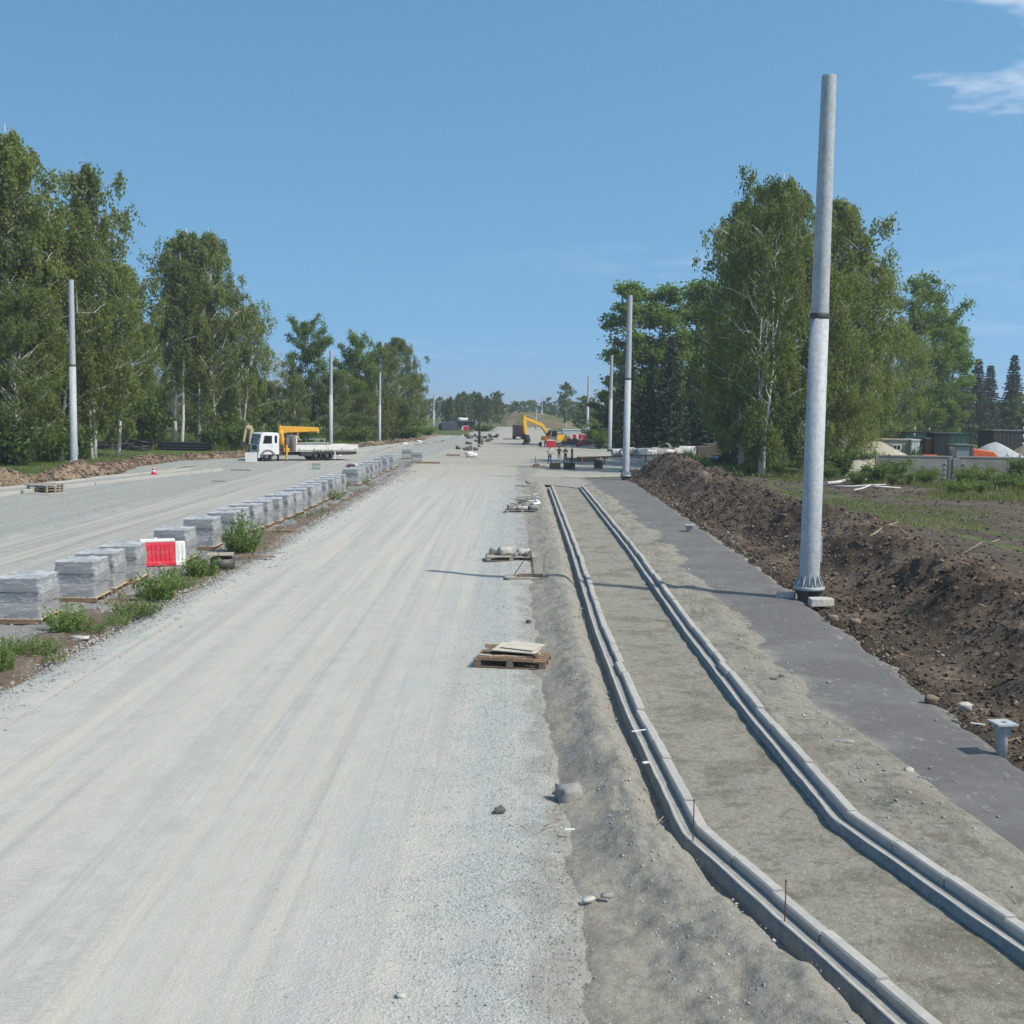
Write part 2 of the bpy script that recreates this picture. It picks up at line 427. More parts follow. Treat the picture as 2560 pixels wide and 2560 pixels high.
t = NT('fresh_asphalt'); w = t.coords()
c = t.ramp(t.noise(w, 70, 4, 0.7), [(0.32, (0.082, 0.081, 0.082)), (0.68, (0.178, 0.175, 0.174))])
c = t.mix(t.rng(t.noise(w, 0.5, 5), 0.42, 0.66, 0.0, 0.5), c, (0.185, 0.185, 0.186, 1))
X = t.sepx()
sc_ = t.noise(t.coords(scale=(1.4, 0.8, 1), rot=(0, 0, 0.5)), 3.2, 7, 0.75)
c = t.mix(t.math('MULTIPLY', t.rng(sc_, 0.58, 0.66), 0.5), c, (0.36, 0.36, 0.355, 1))
ed = t.math('ADD', t.math('SUBTRACT', 6.05, X[0]), t.math('MULTIPLY', t.math('SUBTRACT', t.noise(w, 0.8, 7, 0.7), 0.5), 3.0))
c = t.mix(t.math('MULTIPLY', t.rng(ed, -0.1, 0.9), 0.85), c, t.ramp(t.noise(w, 14, 5, 0.7), [(0.3, (0.24, 0.235, 0.21)), (0.65, (0.36, 0.345, 0.30))]))
c = t.mix(t.rng(t.noise(w, 5.0, 7, 0.75), 0.5, 0.7, 0, 0.45), c, (0.24, 0.235, 0.225, 1))
M_ASPH = t.set(c, 0.9, 0, t.bump(t.noise(w, 60, 5, 0.8), 0.6, 0.02), 0.25)

# ================================================================ ground sheets
def rows(y0, y1, g=0.014, mn=0.05):
    ys = [y0]
    while ys[-1] < y1: ys.append(ys[-1] + max(mn, ys[-1] * g))
    ys[-1] = y1
    return np.array(ys)
def strip(name, L, R, y0, y1, nx, hf, mat, g=0.014, edge=0.35, dip=0.10, jag=0.12, kind='structure', seed=1, ends=True, parent=None):
    """sheet between two lines x(y); its rim dips under its neighbours, with a ragged edge"""
    ys = rows(y0, y1, g)
    u = np.linspace(0, 1, nx)
    xl = np.interp(ys, [p[1] for p in L], [p[0] for p in L]); xr = np.interp(ys, [p[1] for p in R], [p[0] for p in R])
    xl = xl + jag * (fbm(ys, ys * 0, 0.9, 5, seed, 0.6)) ; xr = xr + jag * (fbm(ys, ys * 0 + 40, 0.9, 5, seed + 3, 0.6))
    X = xl[:, None] + (xr - xl)[:, None] * u[None]
    Y = np.repeat(ys[:, None], nx, 1)
    dl = np.minimum(X - xl[:, None], xr[:, None] - X)
    if ends: dl = np.minimum(dl, np.minimum(Y - y0, (y1 - Y)))
    Z = hf(X, Y) - dip * (1 - smooth(0, edge, dl))
    V = np.stack([X, Y, Z], -1).reshape(-1, 3)
    i = np.arange(len(ys) - 1)[:, None] * nx + np.arange(nx - 1)[None]
    F = np.stack([i, i + 1, i + nx + 1, i + nx], -1).reshape(-1, 4)
    o = link(name, np_mesh(name, V, F, [mat], smooth_=True), parent)
    if kind: o['kind'] = kind
    return o

# base ground to the horizon
gx = np.unique(np.concatenate([-np.geomspace(60, 3000, 12), np.linspace(-60, 60, 25), np.geomspace(60, 3000, 12)]))
gy = np.unique(np.concatenate([np.linspace(-60, 400, 47), np.geomspace(400, 4000, 12), [-400, -1500]]))
X, Y = np.meshgrid(gx, gy)
Z = -0.14 + 0.0 * X
V = np.stack([X, Y, Z], -1).reshape(-1, 3)
i = np.arange(len(gy) - 1)[:, None] * len(gx) + np.arange(len(gx) - 1)[None]
F = np.stack([i, i + 1, i + len(gx) + 1, i + len(gx)], -1).reshape(-1, 4)
tag(link('ground', np_mesh('ground', V, F, [M_FIELD], smooth_=True)), kind='structure')
GZ = -0.14

ROAD_L = [(-10.1, 2), (-9.8, 22), (-9.3, 38), (-9.5, 119), (-9.5, 200)]
ROAD_R = [(1.45, 2), (1.25, 10), (0.95, 22), (1.0, 40), (1.15, 80), (1.6, 92), (3.5, 112)]
def h_road(X, Y):
    r = 0.012 * np.sin(X * 2.1 + 0.6 * np.sin(Y * 0.05)) + 0.03 * fbm(X, Y * 0.06, 0.8, 3, 5) + 0.012 * fbm(X, Y, 1.4, 3, 8)
    sh = smooth(-1.5, 0.6, X) * 0.06 + smooth(-8.3, -9.4, X) * 0.05
    return r + sh * (0.6 + fbm(X, Y, 1.1, 4, 3))
strip('gravel_road', ROAD_L, ROAD_R, 3.5, 112, 110, h_road, M_ROAD, 0.014, 0.6, 0.12, 0.15, seed=11)

YARD_L = [(-24.4, 92), (-18.4, 120), (-11.8, 188), (-9.4, 270), (-8, 420)]
YARD_R = [(2, 92), (16, 104), (20, 130), (17, 180), (12, 260), (8, 420)]
strip('gravel_yard', YARD_L, YARD_R, 84, 420, 60, lambda X, Y: -0.045 + 0.03 * fbm(X, Y, 0.2, 4, 9), M_YARD, 0.02, 1.2, 0.10, 1.5, seed=21)
LR_L = [(-36, 16), (-31.5, 45), (-29.6, 64), (-26.6, 88), (-28.5, 98), (-28.0, 110), (-21.5, 124), (-12.0, 188), (-9.6, 270), (-8.5, 420)]
LR_R = [(-13.6, 16), (-13.1, 60), (-12.2, 105), (-9.0, 130), (-4.5, 200), (-3, 260), (-2.0, 420)]
strip('gravel_road', LR_L, LR_R, 14, 420, 70, lambda X, Y: -0.022 + 0.035 * fbm(X, Y * 0.3, 0.35, 4, 15), M_LROAD, 0.02, 0.6, 0.10, 0.8, seed=31)

# median: dark stone bed under the pallets, soil and weeds towards the road
MED_L = [(-13.9, 14), (-13.5, 60), (-12.6, 105), (-11.5, 116)]
MED_C = [(-10.9, 14), (-11.0, 30), (-10.6, 45), (-10.2, 60), (-9.9, 116)]
MED_R = [(-9.7, 14), (-9.45, 22), (-8.95, 38), (-9.1, 90), (-9.5, 116)]
strip('stone_bed', MED_L, [(x + 0.7, y) for x, y in MED_C], 14, 118, 50, lambda X, Y: 0.035 + 0.05 * fbm(X, Y, 1.6, 5, 41) , M_MEDG, 0.012, 0.35, 0.12, 0.4, seed=41)
def h_med(X, Y): return 0.055 + 0.11 * fbm(X, Y, 0.9, 5, 51)
strip('median_strip', MED_C, MED_R, 14, 118, 36, h_med, M_MED, 0.010, 0.35, 0.16, 0.5, seed=51)

# kerb lines (x, y)
KL = [(4.62, 6.0), (3.47, 10.35), (2.42, 14.3), (2.27, 20), (2.25, 27.8), (2.46, 43.7), (2.70, 80)]
KR = [(6.50, 6.0), (5.19, 11.6), (4.46, 14.75), (4.38, 20), (4.40, 27.6), (4.65, 44), (4.80, 80)]
kxl = lambda y: np.interp(y, [p[1] for p in KL], [p[0] for p in KL])
kxr = lambda y: np.interp(y, [p[1] for p in KR], [p[0] for p in KR])

PATH_L = [(7.5, 5), (5.95, 14), (5.5, 21), (5.8, 30), (6.25, 48), (6.3, 70), (5.3, 80), (2.0, 84), (1.6, 92)]
PATH_R = [(5.9, 5), (7.0, 12), (7.75, 17.5), (8.1, 25), (8.35, 36), (8.6, 50), (8.9, 70), (9.0, 85), (8.6, 93)]
PATH_R[0] = (9.2, 5)
PATH_R[1] = (8.3, 12)
def h_path(X, Y): return 0.10 + 0.012 * fbm(X, Y, 0.8, 3, 61)
strip('asphalt_path', [(x - 0.9, y) for x, y in PATH_L], PATH_R, 5, 92, 46, h_path, M_ASPH, 0.016, 0.12, 0.05, 0.16, seed=61)

strip('sub_base', [(1.6, 3), (1.6, 84)], [(9.0, 3), (9.6, 84)], 3, 84, 12, lambda X, Y: -0.10 + 0 * X, M_SANDB, 0.03, 0.1, 0.0, 0.0)
def h_sand_l(X, Y):
    k = kxl(Y)
    d = (k - 0.24) - X                                   # distance left of the kerb's footing
    near = 1 - smooth(12, 40, Y) * 0.45
    rd_ = smooth(0.0, 1.0, X - np.interp(Y, [p[1] for p in ROAD_R[:5]], [p[0] for p in ROAD_R[:5]]) + 0.45)
    hump = 0.0 + near * 0.26 * smooth(0.0, 0.5, d) * (1 - smooth(0.55, 1.7, d))
    lump = near * (0.22 * fbm(X, Y, 0.8, 5, 71, 0.55) + 0.05 * fbm(X, Y, 5.0, 3, 77)) * smooth(-0.1, 0.35, d)
    ridge = 0.10 * np.abs(fbm(X * 0.6, Y * 2.2, 0.9, 3, 79)) * smooth(18, 30, Y) * smooth(0.1, 0.5, d)
    return 0.035 + 0.045 * fbm(X, Y, 2.6, 5, 78, 0.6) + (hump + lump + ridge) * rd_ - 0.14 * (1 - smooth(0.02, 0.22 + 0.12 * fbm(X * 0, Y, 2.5, 3, 73), d))
SL = [(x - 0.75, y) for x, y in ROAD_R[:5]] + [(0.6, 84)]
strip('sand_bank', SL, [(float(kxl(y)) - 0.13, y) for y in (3.5, 6, 8, 10.35, 12, 14.3, 17, 20, 28, 44, 60, 80, 84)], 3.5, 83, 64, h_sand_l, M_SANDB, 0.006, 0.6, 0.10, 0.2, seed=71)
def h_sand_m(X, Y): return 0.02 + 0.035 * fbm(X, Y * 1.6, 1.1, 5, 81) + 0.012 * fbm(X, Y, 7, 3, 82) * (1 - smooth(20, 40, Y))
strip('sand_bed', [(float(kxl(y)) + 0.03, y) for y in (3.5, 6, 10.35, 14.3, 20, 28, 44, 60, 85)], [(float(kxr(y)) - 0.14, y) for y in (3.5, 6, 11.6, 14.7, 20, 28, 44, 60, 85)], 3.5, 84.5, 44, h_sand_m, M_SAND, 0.008, 0.02, 0.02, 0.0, seed=81)
def h_sand_r(X, Y):
    d = X - kxr(Y) - 0.1
    a = 0.14 * fbm(X, Y, 1.1, 5, 91) + 0.05 * np.abs(fbm(X, Y, 3.5, 3, 93))
    w = np.interp(Y, [5, 14, 21, 48, 70, 80], [1.2, 1.75, 1.4, 1.6, 1.55, 0.9])
    return 0.155 + a * (1 - smooth(0.5, 1.0, d / w)) - 0.07 * smooth(0.55, 1.05, d / w) + 0.08 * fbm(X, Y, 0.7, 3, 95) * smooth(0.2, 0.8, d / w)
strip('sand_verge', [(float(kxr(y)) + 0.0, y) for y in (5, 6, 11.6, 14.7, 20, 28, 44, 60, 81)], [(x + 0.45, y) for x, y in PATH_L[:7]], 5, 81, 46, h_sand_r, M_SAND, 0.008, 0.20, 0.06, 0.0, seed=91)

# right: dug soil bank, dirt track and rough ground
BX = [(8.8, 5), (8.2, 12), (7.75, 17.5), (8.1, 25), (8.5, 36), (8.7, 50), (8.9, 70), (9.1, 85), (9.3, 104)]
BH = ([5, 20, 27, 36, 49, 59, 66, 72, 78, 84, 92, 97, 101, 104], [0.75, 0.85, 1.0, 1.2, 1.3, 1.0, 1.05, 1.3, 1.45, 1.0, 1.9, 1.5, 0.5, 0.0])
bxf = lambda Y: np.interp(Y, [p[1] for p in BX], [p[0] for p in BX])
def h_bank(X, Y):
    b = bxf(Y); d = X - b + 0.5 * fbm(X, Y, 0.35, 3, 101)
    top = np.interp(Y, BH[0], BH[1]) * (1 + 0.25 * fbm(X * 0.4, Y, 0.25, 3, 102))
    fr = 0.7 + 0.9 * smooth(20, 34, Y) * (1 - smooth(40, 60, Y))       # level foot round the pole
    up_ = smooth(fr, fr + 2.9, d); dn = 1 - smooth(4.3, 8.2, d)
    body = top * up_ * dn
    rough = 0.42 * fbm(X, Y, 0.9, 5, 103, 0.62) + 0.16 * fbm(X, Y, 4.5, 3, 104, 0.6)
    return 0.03 + body + rough * smooth(0.2, 1.2, d) * (0.35 + 0.65 * smooth(0, 0.8, body))
strip('soil_bank', BX, [(x + 8.6, y) for x, y in BX], 5, 105, 84, h_bank, M_SOIL, 0.0075, 0.5, 0.20, 0.35, seed=101)
def h_track(X, Y):
    return -0.05 + 0.10 * fbm(X, Y, 0.25, 4, 111) - 0.14 * np.exp(-((X - 20.5 - 1.2 * np.sin(Y * 0.05)) / 0.5) ** 2) - 0.14 * np.exp(-((X - 22.6 - 1.2 * np.sin(Y * 0.05)) / 0.5) ** 2) + 0.05 * fbm(X, Y, 1.6, 4, 115)
strip('dirt_track', [(14.5, 5), (15.5, 60), (15, 90), (10, 108), (10, 118)], [(46, 5), (40, 60), (34, 90), (24, 110), (22, 118)], 12, 118, 90, h_track, M_TRACK, 0.012, 1.5, 0.15, 2.0, seed=111)

# left: pale pavement band and pushed-up clay beyond the far carriageway
def lrx(y): return float(np.interp(y, [p[1] for p in LR_L], [p[0] for p in LR_L]))
ysl = (40, 52, 64, 80, 88, 98, 110, 124, 150, 188, 230)
strip('pavement_bed', [(lrx(y) - 3.4, y) for y in ysl], [(lrx(y) + 0.2, y) for y in ysl], 40, 230, 24, lambda X, Y: 0.03 + 0.05 * fbm(X, Y, 0.5, 4, 121), M_LROAD, 0.012, 0.4, 0.08, 0.5, seed=121)
def h_lb(X, Y):
    d = np.interp(Y, ysl, [lrx(y) - 3.1 for y in ysl]) - X
    hgt = np.interp(Y, [40, 88, 96, 110, 125, 150, 230], [1.0, 0.9, 0.6, 0.45, 0.35, 0.25, 0.2])
    return 0.02 + hgt * smooth(0, 1.2, d) * (1 - smooth(1.6, 4.4, d)) * (0.7 + 1.0 * fbm(X, Y, 0.35, 4, 131)) + 0.14 * fbm(X, Y, 1.2, 4, 133)
strip('clay_berm', [(lrx(y) - 8.2, y) for y in ysl], [(lrx(y) - 3.0, y) for y in ysl], 42, 230, 40, h_lb, M_BERM, 0.008, 0.6, 0.18, 0.5, seed=131)
# far spoil heap closing the road
def h_heap(X, Y):
    e = 1 - np.clip(((X - 4.0) / 17.0) ** 2 + ((Y - 372) / 22.0) ** 2, 0, 1)
    return -0.25 + 4.5 * e ** 0.75 * (1 + 0.35 * fbm(X, Y, 0.07, 4, 141)) + 0.8 * fbm(X, Y, 0.3, 4, 142) * (e > 0)
M_HEAP = soil_mat('grassed_spoil', [(0.30, (0.10, 0.075, 0.055)), (0.5, (0.17, 0.13, 0.10)), (0.72, (0.26, 0.22, 0.17))], 1.2, 0.12, 0.6, None, 0, ((0.085, 0.115, 0.04, 1), 0.46))
heap = strip('spoil_heap', [(-14, 340), (-14, 400)], [(22, 340), (22, 400)], 345, 400, 60, h_heap, M_HEAP, 0.003, 0.5, 0.3, 0.3, kind=None, seed=141)
tag(heap, 'long grassed heap of brown spoil closing the far end of the road', 'earth heap')

def ground_z(x, y):
    x_, y_ = np.array([x]), np.array([y])
    b = float(bxf(y_)[0])
    if y < 104 and b + 0.3 < x < b + 8.4: return float(h_bank(x_, y_)[0])
    if y < 84 and float(kxr(y)) < x < b: return 0.10
    if -9.4 < x < 1.2 and y < 195: return float(h_road(x_, y_)[0])
    return 0.0
# ================================================================ trees
def leaf_mat(name, dark, mid, light, trans=0.32):
    t = NT(name)
    a = t.new('ShaderNodeAttribute'); a.attribute_name = 'tint'
    sp = t.new('ShaderNodeSeparateColor'); t.l.new(a.outputs['Color'], sp.inputs[0])
    oi = t.new('ShaderNodeObjectInfo')
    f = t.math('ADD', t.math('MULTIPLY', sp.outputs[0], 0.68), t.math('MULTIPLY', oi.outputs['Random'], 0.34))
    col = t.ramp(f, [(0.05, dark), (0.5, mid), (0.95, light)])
    t.set(col, 0.55, 0, None, 0.25)
    tr = t.new('ShaderNodeBsdfTranslucent'); t.l.new(t.mix(1.0, col, (1.25, 1.35, 0.75, 1), 'MULTIPLY'), tr.inputs[0])
    ms = t.new('ShaderNodeMixShader'); ms.inputs[0].default_value = trans
    t.l.new(t.b.outputs[0], ms.inputs[1]); t.l.new(tr.outputs[0], ms.inputs[2]); t.l.new(ms.outputs[0], t.out.inputs[0])
    return t.m
M_LBIRCH = leaf_mat('birch_leaf', (0.090, 0.120, 0.034), (0.175, 0.215, 0.064), (0.27, 0.30, 0.105), 0.52)
M_LPOP = leaf_mat('poplar_leaf', (0.075, 0.125, 0.032), (0.155, 0.230, 0.062), (0.25, 0.33, 0.10), 0.52)
M_LSPR = leaf_mat('spruce_needle', (0.020, 0.036, 0.022), (0.042, 0.066, 0.038), (0.075, 0.105, 0.058), 0.15)
M_LBUSH = leaf_mat('shrub_leaf', (0.055, 0.090, 0.024), (0.115, 0.180, 0.048), (0.20, 0.27, 0.08), 0.45)
M_LFAR = leaf_mat('far_leaf', (0.070, 0.105, 0.040), (0.125, 0.175, 0.065), (0.20, 0.245, 0.10), 0.45)
M_LGRASS = leaf_mat('grass_blade', (0.065, 0.105, 0.026), (0.135, 0.195, 0.050), (0.26, 0.30, 0.11), 0.4)
M_LDRY = leaf_mat('dry_grass_blade', (0.10, 0.09, 0.045), (0.19, 0.165, 0.085), (0.30, 0.26, 0.15), 0.3)
t = NT('birch_bark'); w = t.coords(world=False)
lent = t.noise(t.coords(world=False, scale=(1.2, 1.2, 5.0)), 1.7, 5, 0.7)
c = t.ramp(t.noise(w, 1.1, 4), [(0.3, (0.50, 0.49, 0.46)), (0.7, (0.66, 0.65, 0.62))])
c = t.mix(t.rng(lent, 0.58, 0.66), c, (0.045, 0.04, 0.036, 1))
M_BBARK = t.set(c, 0.8)
M_BARK = plain('grey_bark', (0.13, 0.115, 0.095), 0.9, 0, 0.4, 1.5)
M_SBARK = plain('spruce_bark', (0.075, 0.058, 0.045), 0.9, 0, 0.4, 1.5)

def leaves(P, Dv, S, T, aspect=0.34, rs=None):
    """diamond leaves: base P, direction Dv, length S, tint T"""
    n = len(P)
    Dv = Dv / (np.linalg.norm(Dv, axis=1, keepdims=True) + 1e-9)
    R = rs.normal(size=(n, 3)); W = np.cross(Dv, R); W /= (np.linalg.norm(W, axis=1, keepdims=True) + 1e-9)
    S = S[:, None]
    V = np.stack([P, P + Dv * S * 0.5 + W * S * aspect, P + Dv * S, P + Dv * S * 0.5 - W * S * aspect], 1).reshape(-1, 3)
    F = np.arange(n * 4).reshape(-1, 4)
    return V, F, np.repeat(T[:, None], 4, 0)
def crown_mesh(name, P, Dv, S, T, mat, rs, aspect=0.34):
    V, F, C = leaves(P, Dv, S, np.clip(T, 0, 1), aspect, rs)
    return np_mesh(name, V, F, [mat], cols=np.repeat(C, 3, 1))

def broad_tree(seed, h=20.0, R=4.5, cb=0.15, style='birch', limbs=46, subs=6, strands=4, per=10, leaf=0.24, stems=1, prof=(0.75, 0.8), mat=None, bark=None, lean=0.0, droop=1.0):
    rs = RS(seed); tb = MB()
    P, Dv, S, T = [], [], [], []
    def env(t): return R * (math.sin(math.pi * min(0.999, max(0.02, t)) ** prof[0]) ** prof[1])
    for st in range(stems):
        off = rs.uniform(-0.5, 0.5, 2) * (stems > 1)
        la = rs.uniform(0, 6.28); lo = (0.05 * h * (stems > 1) + lean) * rs.uniform(0.5, 1.2)
        hs_ = h * (1.0 if st == 0 else rs.uniform(0.8, 0.96))
        r0 = 0.0098 * h * (1.0 if stems == 1 else 0.8)
        n = 12; tp = []
        wob = rs.normal(0, 0.012 * h, (n + 1, 2)).cumsum(0) * 0.35
        for i in range(n + 1):
            q = i / n
            tp.append(Vector((off[0] + math.cos(la) * lo * q ** 1.3 + wob[i, 0] - wob[0, 0], off[1] + math.sin(la) * lo * q ** 1.3 + wob[i, 1] - wob[0, 1], -0.15 + q * (hs_ * 0.915 + 0.15))))
        tb.tube(tp, [r0 * (1.0 - 0.93 * (i / n) ** 0.9) + (0.35 * r0 if i == 0 else 0) for i in range(n + 1)], 8)
        az = rs.uniform(0, 6.28)
        nl = max(8, limbs // stems)
        for L in range(nl):
            q = cb + (0.97 - cb) * ((L + rs.uniform(0, 1)) / nl)
            az += 2.4 + rs.uniform(-0.5, 0.5)
            k = q * n; i0 = min(n - 1, int(k)); b = tp[i0].lerp(tp[i0 + 1], k - i0)
            tt = (q - cb) / (1 - cb)
            el = rad(rs.uniform(28, 58)) if style == 'birch' else rad(rs.uniform(15, 60))
            ln = env(min(1, tt + 0.02)) * rs.uniform(0.65, 1.12) / max(0.55, math.cos(el))
            ln = min(max(ln, 0.05 * h * 0.6), 1.3 * R)
            if b.z + ln * math.sin(el) > hs_ * 1.02: ln = max(0.6, (hs_ * 1.02 - b.z) / math.sin(el))
            dirv = Vector((math.cos(az) * math.cos(el), math.sin(az) * math.cos(el), math.sin(el)))
            bend = (0.22 if style == 'birch' else 0.10) * droop
            pts = []
            for j in range(6):
                s_ = j / 5
                pts.append(b + dirv * (ln * s_) + Vector((rs.normal(0, 0.03), rs.normal(0, 0.03), -bend * s_ ** 2.4)) * ln)
            rl = max(0.018, r0 * 0.32 * (1 - q) ** 0.6 * (ln / R) ** 0.5 + 0.012)
            tb.tube(pts, [rl * (1 - 0.85 * j / 5) for j in range(6)], 5, cap=False)
            lt = rs.uniform(-0.16, 0.16)
            for sI in range(subs):
                s_ = rs.uniform(0.28, 1.0); j = min(4, int(s_ * 5)); p = pts[j].lerp(pts[j + 1], s_ * 5 - j)
                a2 = rs.uniform(0, 6.28); l2 = ln * rs.uniform(0.12, 0.34) * (1.1 - 0.4 * s_)
                d2 = (dirv * 0.7 + Vector((math.cos(a2), math.sin(a2), rs.uniform(-0.2, 0.7)))).normalized()
                e = p + d2 * l2
                if sI % 2 == 0: tb.tube([p, p.lerp(e, 0.5) + Vector((0, 0, 0.04 * l2)), e], [rl * 0.35, rl * 0.22, 0.006], 4, cap=False)
                st_t = lt + rs.uniform(-0.16, 0.16)
                for k2 in range(strands):
                    q2 = rs.uniform(0.1, 1.0); o = p.lerp(e, q2)
                    m = max(3, int(per * rs.uniform(0.6, 1.4)))
                    if style == 'birch':
                        sl = rs.uniform(0.4, 1.5) * h / 20 * 1.15
                        sway = rs.normal(0, 0.16, 3); sway[2] = 0
                        s3 = np.sort(rs.uniform(0, 1, m))[:, None]
                        pos = np.array(o)[None] + np.array([0, 0, -1.0]) * sl * s3 + (sway + np.array(d2) * np.array([0.35, 0.35, 0]))[None] * sl * np.sqrt(s3) + rs.normal(0, 0.10, (m, 3))
                        dv = np.array([0, 0, -0.9])[None] + rs.normal(0, 0.75, (m, 3))
                    else:
                        rr = rs.uniform(0.35, 0.75) * h / 20
                        pos = np.array(o)[None] + rs.normal(0, rr * 0.62, (m, 3)) * np.array([1, 1, 0.72])
                        dv = rs.normal(0, 1, (m, 3)) + np.array([0, 0, -0.25])
                    P.append(pos); Dv.append(dv)
                    S.append(leaf * rs.uniform(0.65, 1.35, m) * h / 20)
                    T.append(0.46 + st_t + rs.normal(0, 0.13, m))
    P, Dv, S, T = np.concatenate(P), np.concatenate(Dv), np.concatenate(S), np.concatenate(T)
    keep = P[:, 2] > 0.15; P, Dv, S, T = P[keep], Dv[keep], S[keep], T[keep]
    return tb.mesh('trunk', bark or M_BBARK), crown_mesh('crown', P, Dv, S, T, mat or M_LBIRCH, rs)

def spruce_tree(seed, h=20.0, R=3.2, step=0.46):
    rs = RS(seed); tb = MB()
    tb.tube([(0, 0, -0.15), (rs.normal(0, .08), rs.normal(0, .08), h * 0.5), (rs.normal(0, .1), rs.normal(0, .1), h)], [0.24, 0.14, 0.015], 8)
    P, Dv, S, T = [], [], [], []
    z = h * 0.05
    while z < h * 0.985:
        t_ = z / h; nb = int(8 + 3 * (1 - t_)); a0 = rs.uniform(0, 6.28)
        for k in range(nb):
            a = a0 + 6.283 * k / nb + rs.normal(0, 0.15)
            ln = R * (1 - t_) ** 0.85 * rs.uniform(0.72, 1.12) + 0.12
            m = int(10 + 26 * ln / R)
            s_ = np.sort(rs.uniform(0.08, 1, m))[:, None]
            rd = np.array([math.cos(a), math.sin(a), 0]); sd_ = np.array([-math.sin(a), math.cos(a), 0])
            side = rs.normal(0, 0.20, (m, 1)) * ln * (1.15 - s_) * 0.9
            pos = np.array([0, 0, z]) + rd * ln * s_ + sd_ * side + np.array([0, 0, 1.0]) * (-0.42 * ln * s_ + 0.22 * ln * s_ ** 3)
            P.append(pos); Dv.append(rd * 0.7 + sd_ * side * 1.5 / max(0.3, ln) + np.array([0, 0, -0.55]) + rs.normal(0, 0.28, (m, 3)))
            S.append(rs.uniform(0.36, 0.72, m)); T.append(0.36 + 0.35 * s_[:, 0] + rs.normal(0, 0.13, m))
        z += step * rs.uniform(0.8, 1.2)
    P, Dv, S, T = map(np.concatenate, (P, Dv, S, T))
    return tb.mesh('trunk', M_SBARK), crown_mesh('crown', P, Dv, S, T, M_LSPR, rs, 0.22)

def bush_mesh(seed, h=2.0, R=1.2, n=1600, leaf=0.17, mat=None):
    rs = RS(seed); tb = MB(); P, Dv, T = [], [], []
    ns = 14
    for k in range(ns):
        a = rs.uniform(0, 6.28); e = rs.uniform(0.35, 1.0); L = h * rs.uniform(0.6, 1.05)
        tip = Vector((math.cos(a) * R * e, math.sin(a) * R * e, L)) ; mid = Vector((tip.x * 0.45, tip.y * 0.45, L * 0.6))
        tb.tube([(0.04 * math.cos(a), 0.04 * math.sin(a), -0.1), mid, tip], [0.025, 0.016, 0.005], 4, cap=False)
        m = n // ns; s_ = rs.uniform(0.12, 1.0, m) ** 0.8
        A = np.array(mid)[None] * 1.0; q = s_[:, None]
        pos = (2 * q * (1 - q)) * A + q * q * np.array(tip)[None] + rs.normal(0, 0.13 * R, (m, 3))
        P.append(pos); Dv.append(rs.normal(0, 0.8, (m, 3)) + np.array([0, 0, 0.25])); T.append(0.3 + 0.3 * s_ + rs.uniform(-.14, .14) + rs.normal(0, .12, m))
    P, Dv, T = map(np.concatenate, (P, Dv, T)); P[:, 2] = np.maximum(P[:, 2], 0.03)
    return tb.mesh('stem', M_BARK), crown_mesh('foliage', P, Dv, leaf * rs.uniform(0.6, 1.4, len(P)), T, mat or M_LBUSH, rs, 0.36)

TV = {
 'b1': broad_tree(1, 20, 4.7, 0.14, 'birch', 62, 8, 4, 14, 0.205),
 'b2': broad_tree(2, 20, 4.5, 0.16, 'birch', 64, 8, 4, 14, 0.205, 2),
 'b3': broad_tree(3, 20, 5.4, 0.06, 'birch', 84, 8, 4, 14, 0.21, 3, (0.95, 0.7)),
 'bs': broad_tree(4, 20, 2.7, 0.40, 'birch', 46, 7, 4, 12, 0.20, 1, (0.85, 0.8), lean=0.8),
 'bs2': broad_tree(14, 20, 2.4, 0.36, 'birch', 44, 7, 4, 12, 0.20, 1, (0.85, 0.8), lean=1.2),
 'bd': broad_tree(5, 20, 6.0, 0.02, 'birch', 96, 8, 4, 14, 0.22, 2, (0.65, 0.6)),
 'p1': broad_tree(6, 20, 3.8, 0.14, 'poplar', 52, 7, 4, 13, 0.30, 1, (0.8, 0.6), M_LPOP, M_BARK),
 'p2': broad_tree(7, 20, 5.8, 0.16, 'poplar', 50, 8, 4, 15, 0.30, 2, (0.8, 0.55), M_LPOP, M_BARK),
 'p3': broad_tree(8, 20, 2.9, 0.10, 'poplar', 46, 7, 4, 12, 0.30, 1, (0.9, 0.5), M_LPOP, M_BARK),
 'f1': broad_tree(9, 20, 5.2, 0.12, 'poplar', 34, 6, 3, 11, 0.52, 1, (0.8, 0.6), M_LFAR, M_BARK),
 'f2': broad_tree(10, 20, 3.9, 0.22, 'birch', 36, 6, 3, 9, 0.42, 1, (0.8, 0.7), M_LFAR, M_BBARK),
 'f3': broad_tree(12, 20, 6.6, 0.08, 'poplar', 36, 6, 3, 11, 0.55, 2, (0.7, 0.5), M_LFAR, M_BARK),
 's1': spruce_tree(1, 20, 4.0), 's2': spruce_tree(2, 20, 3.6, 0.5),
}
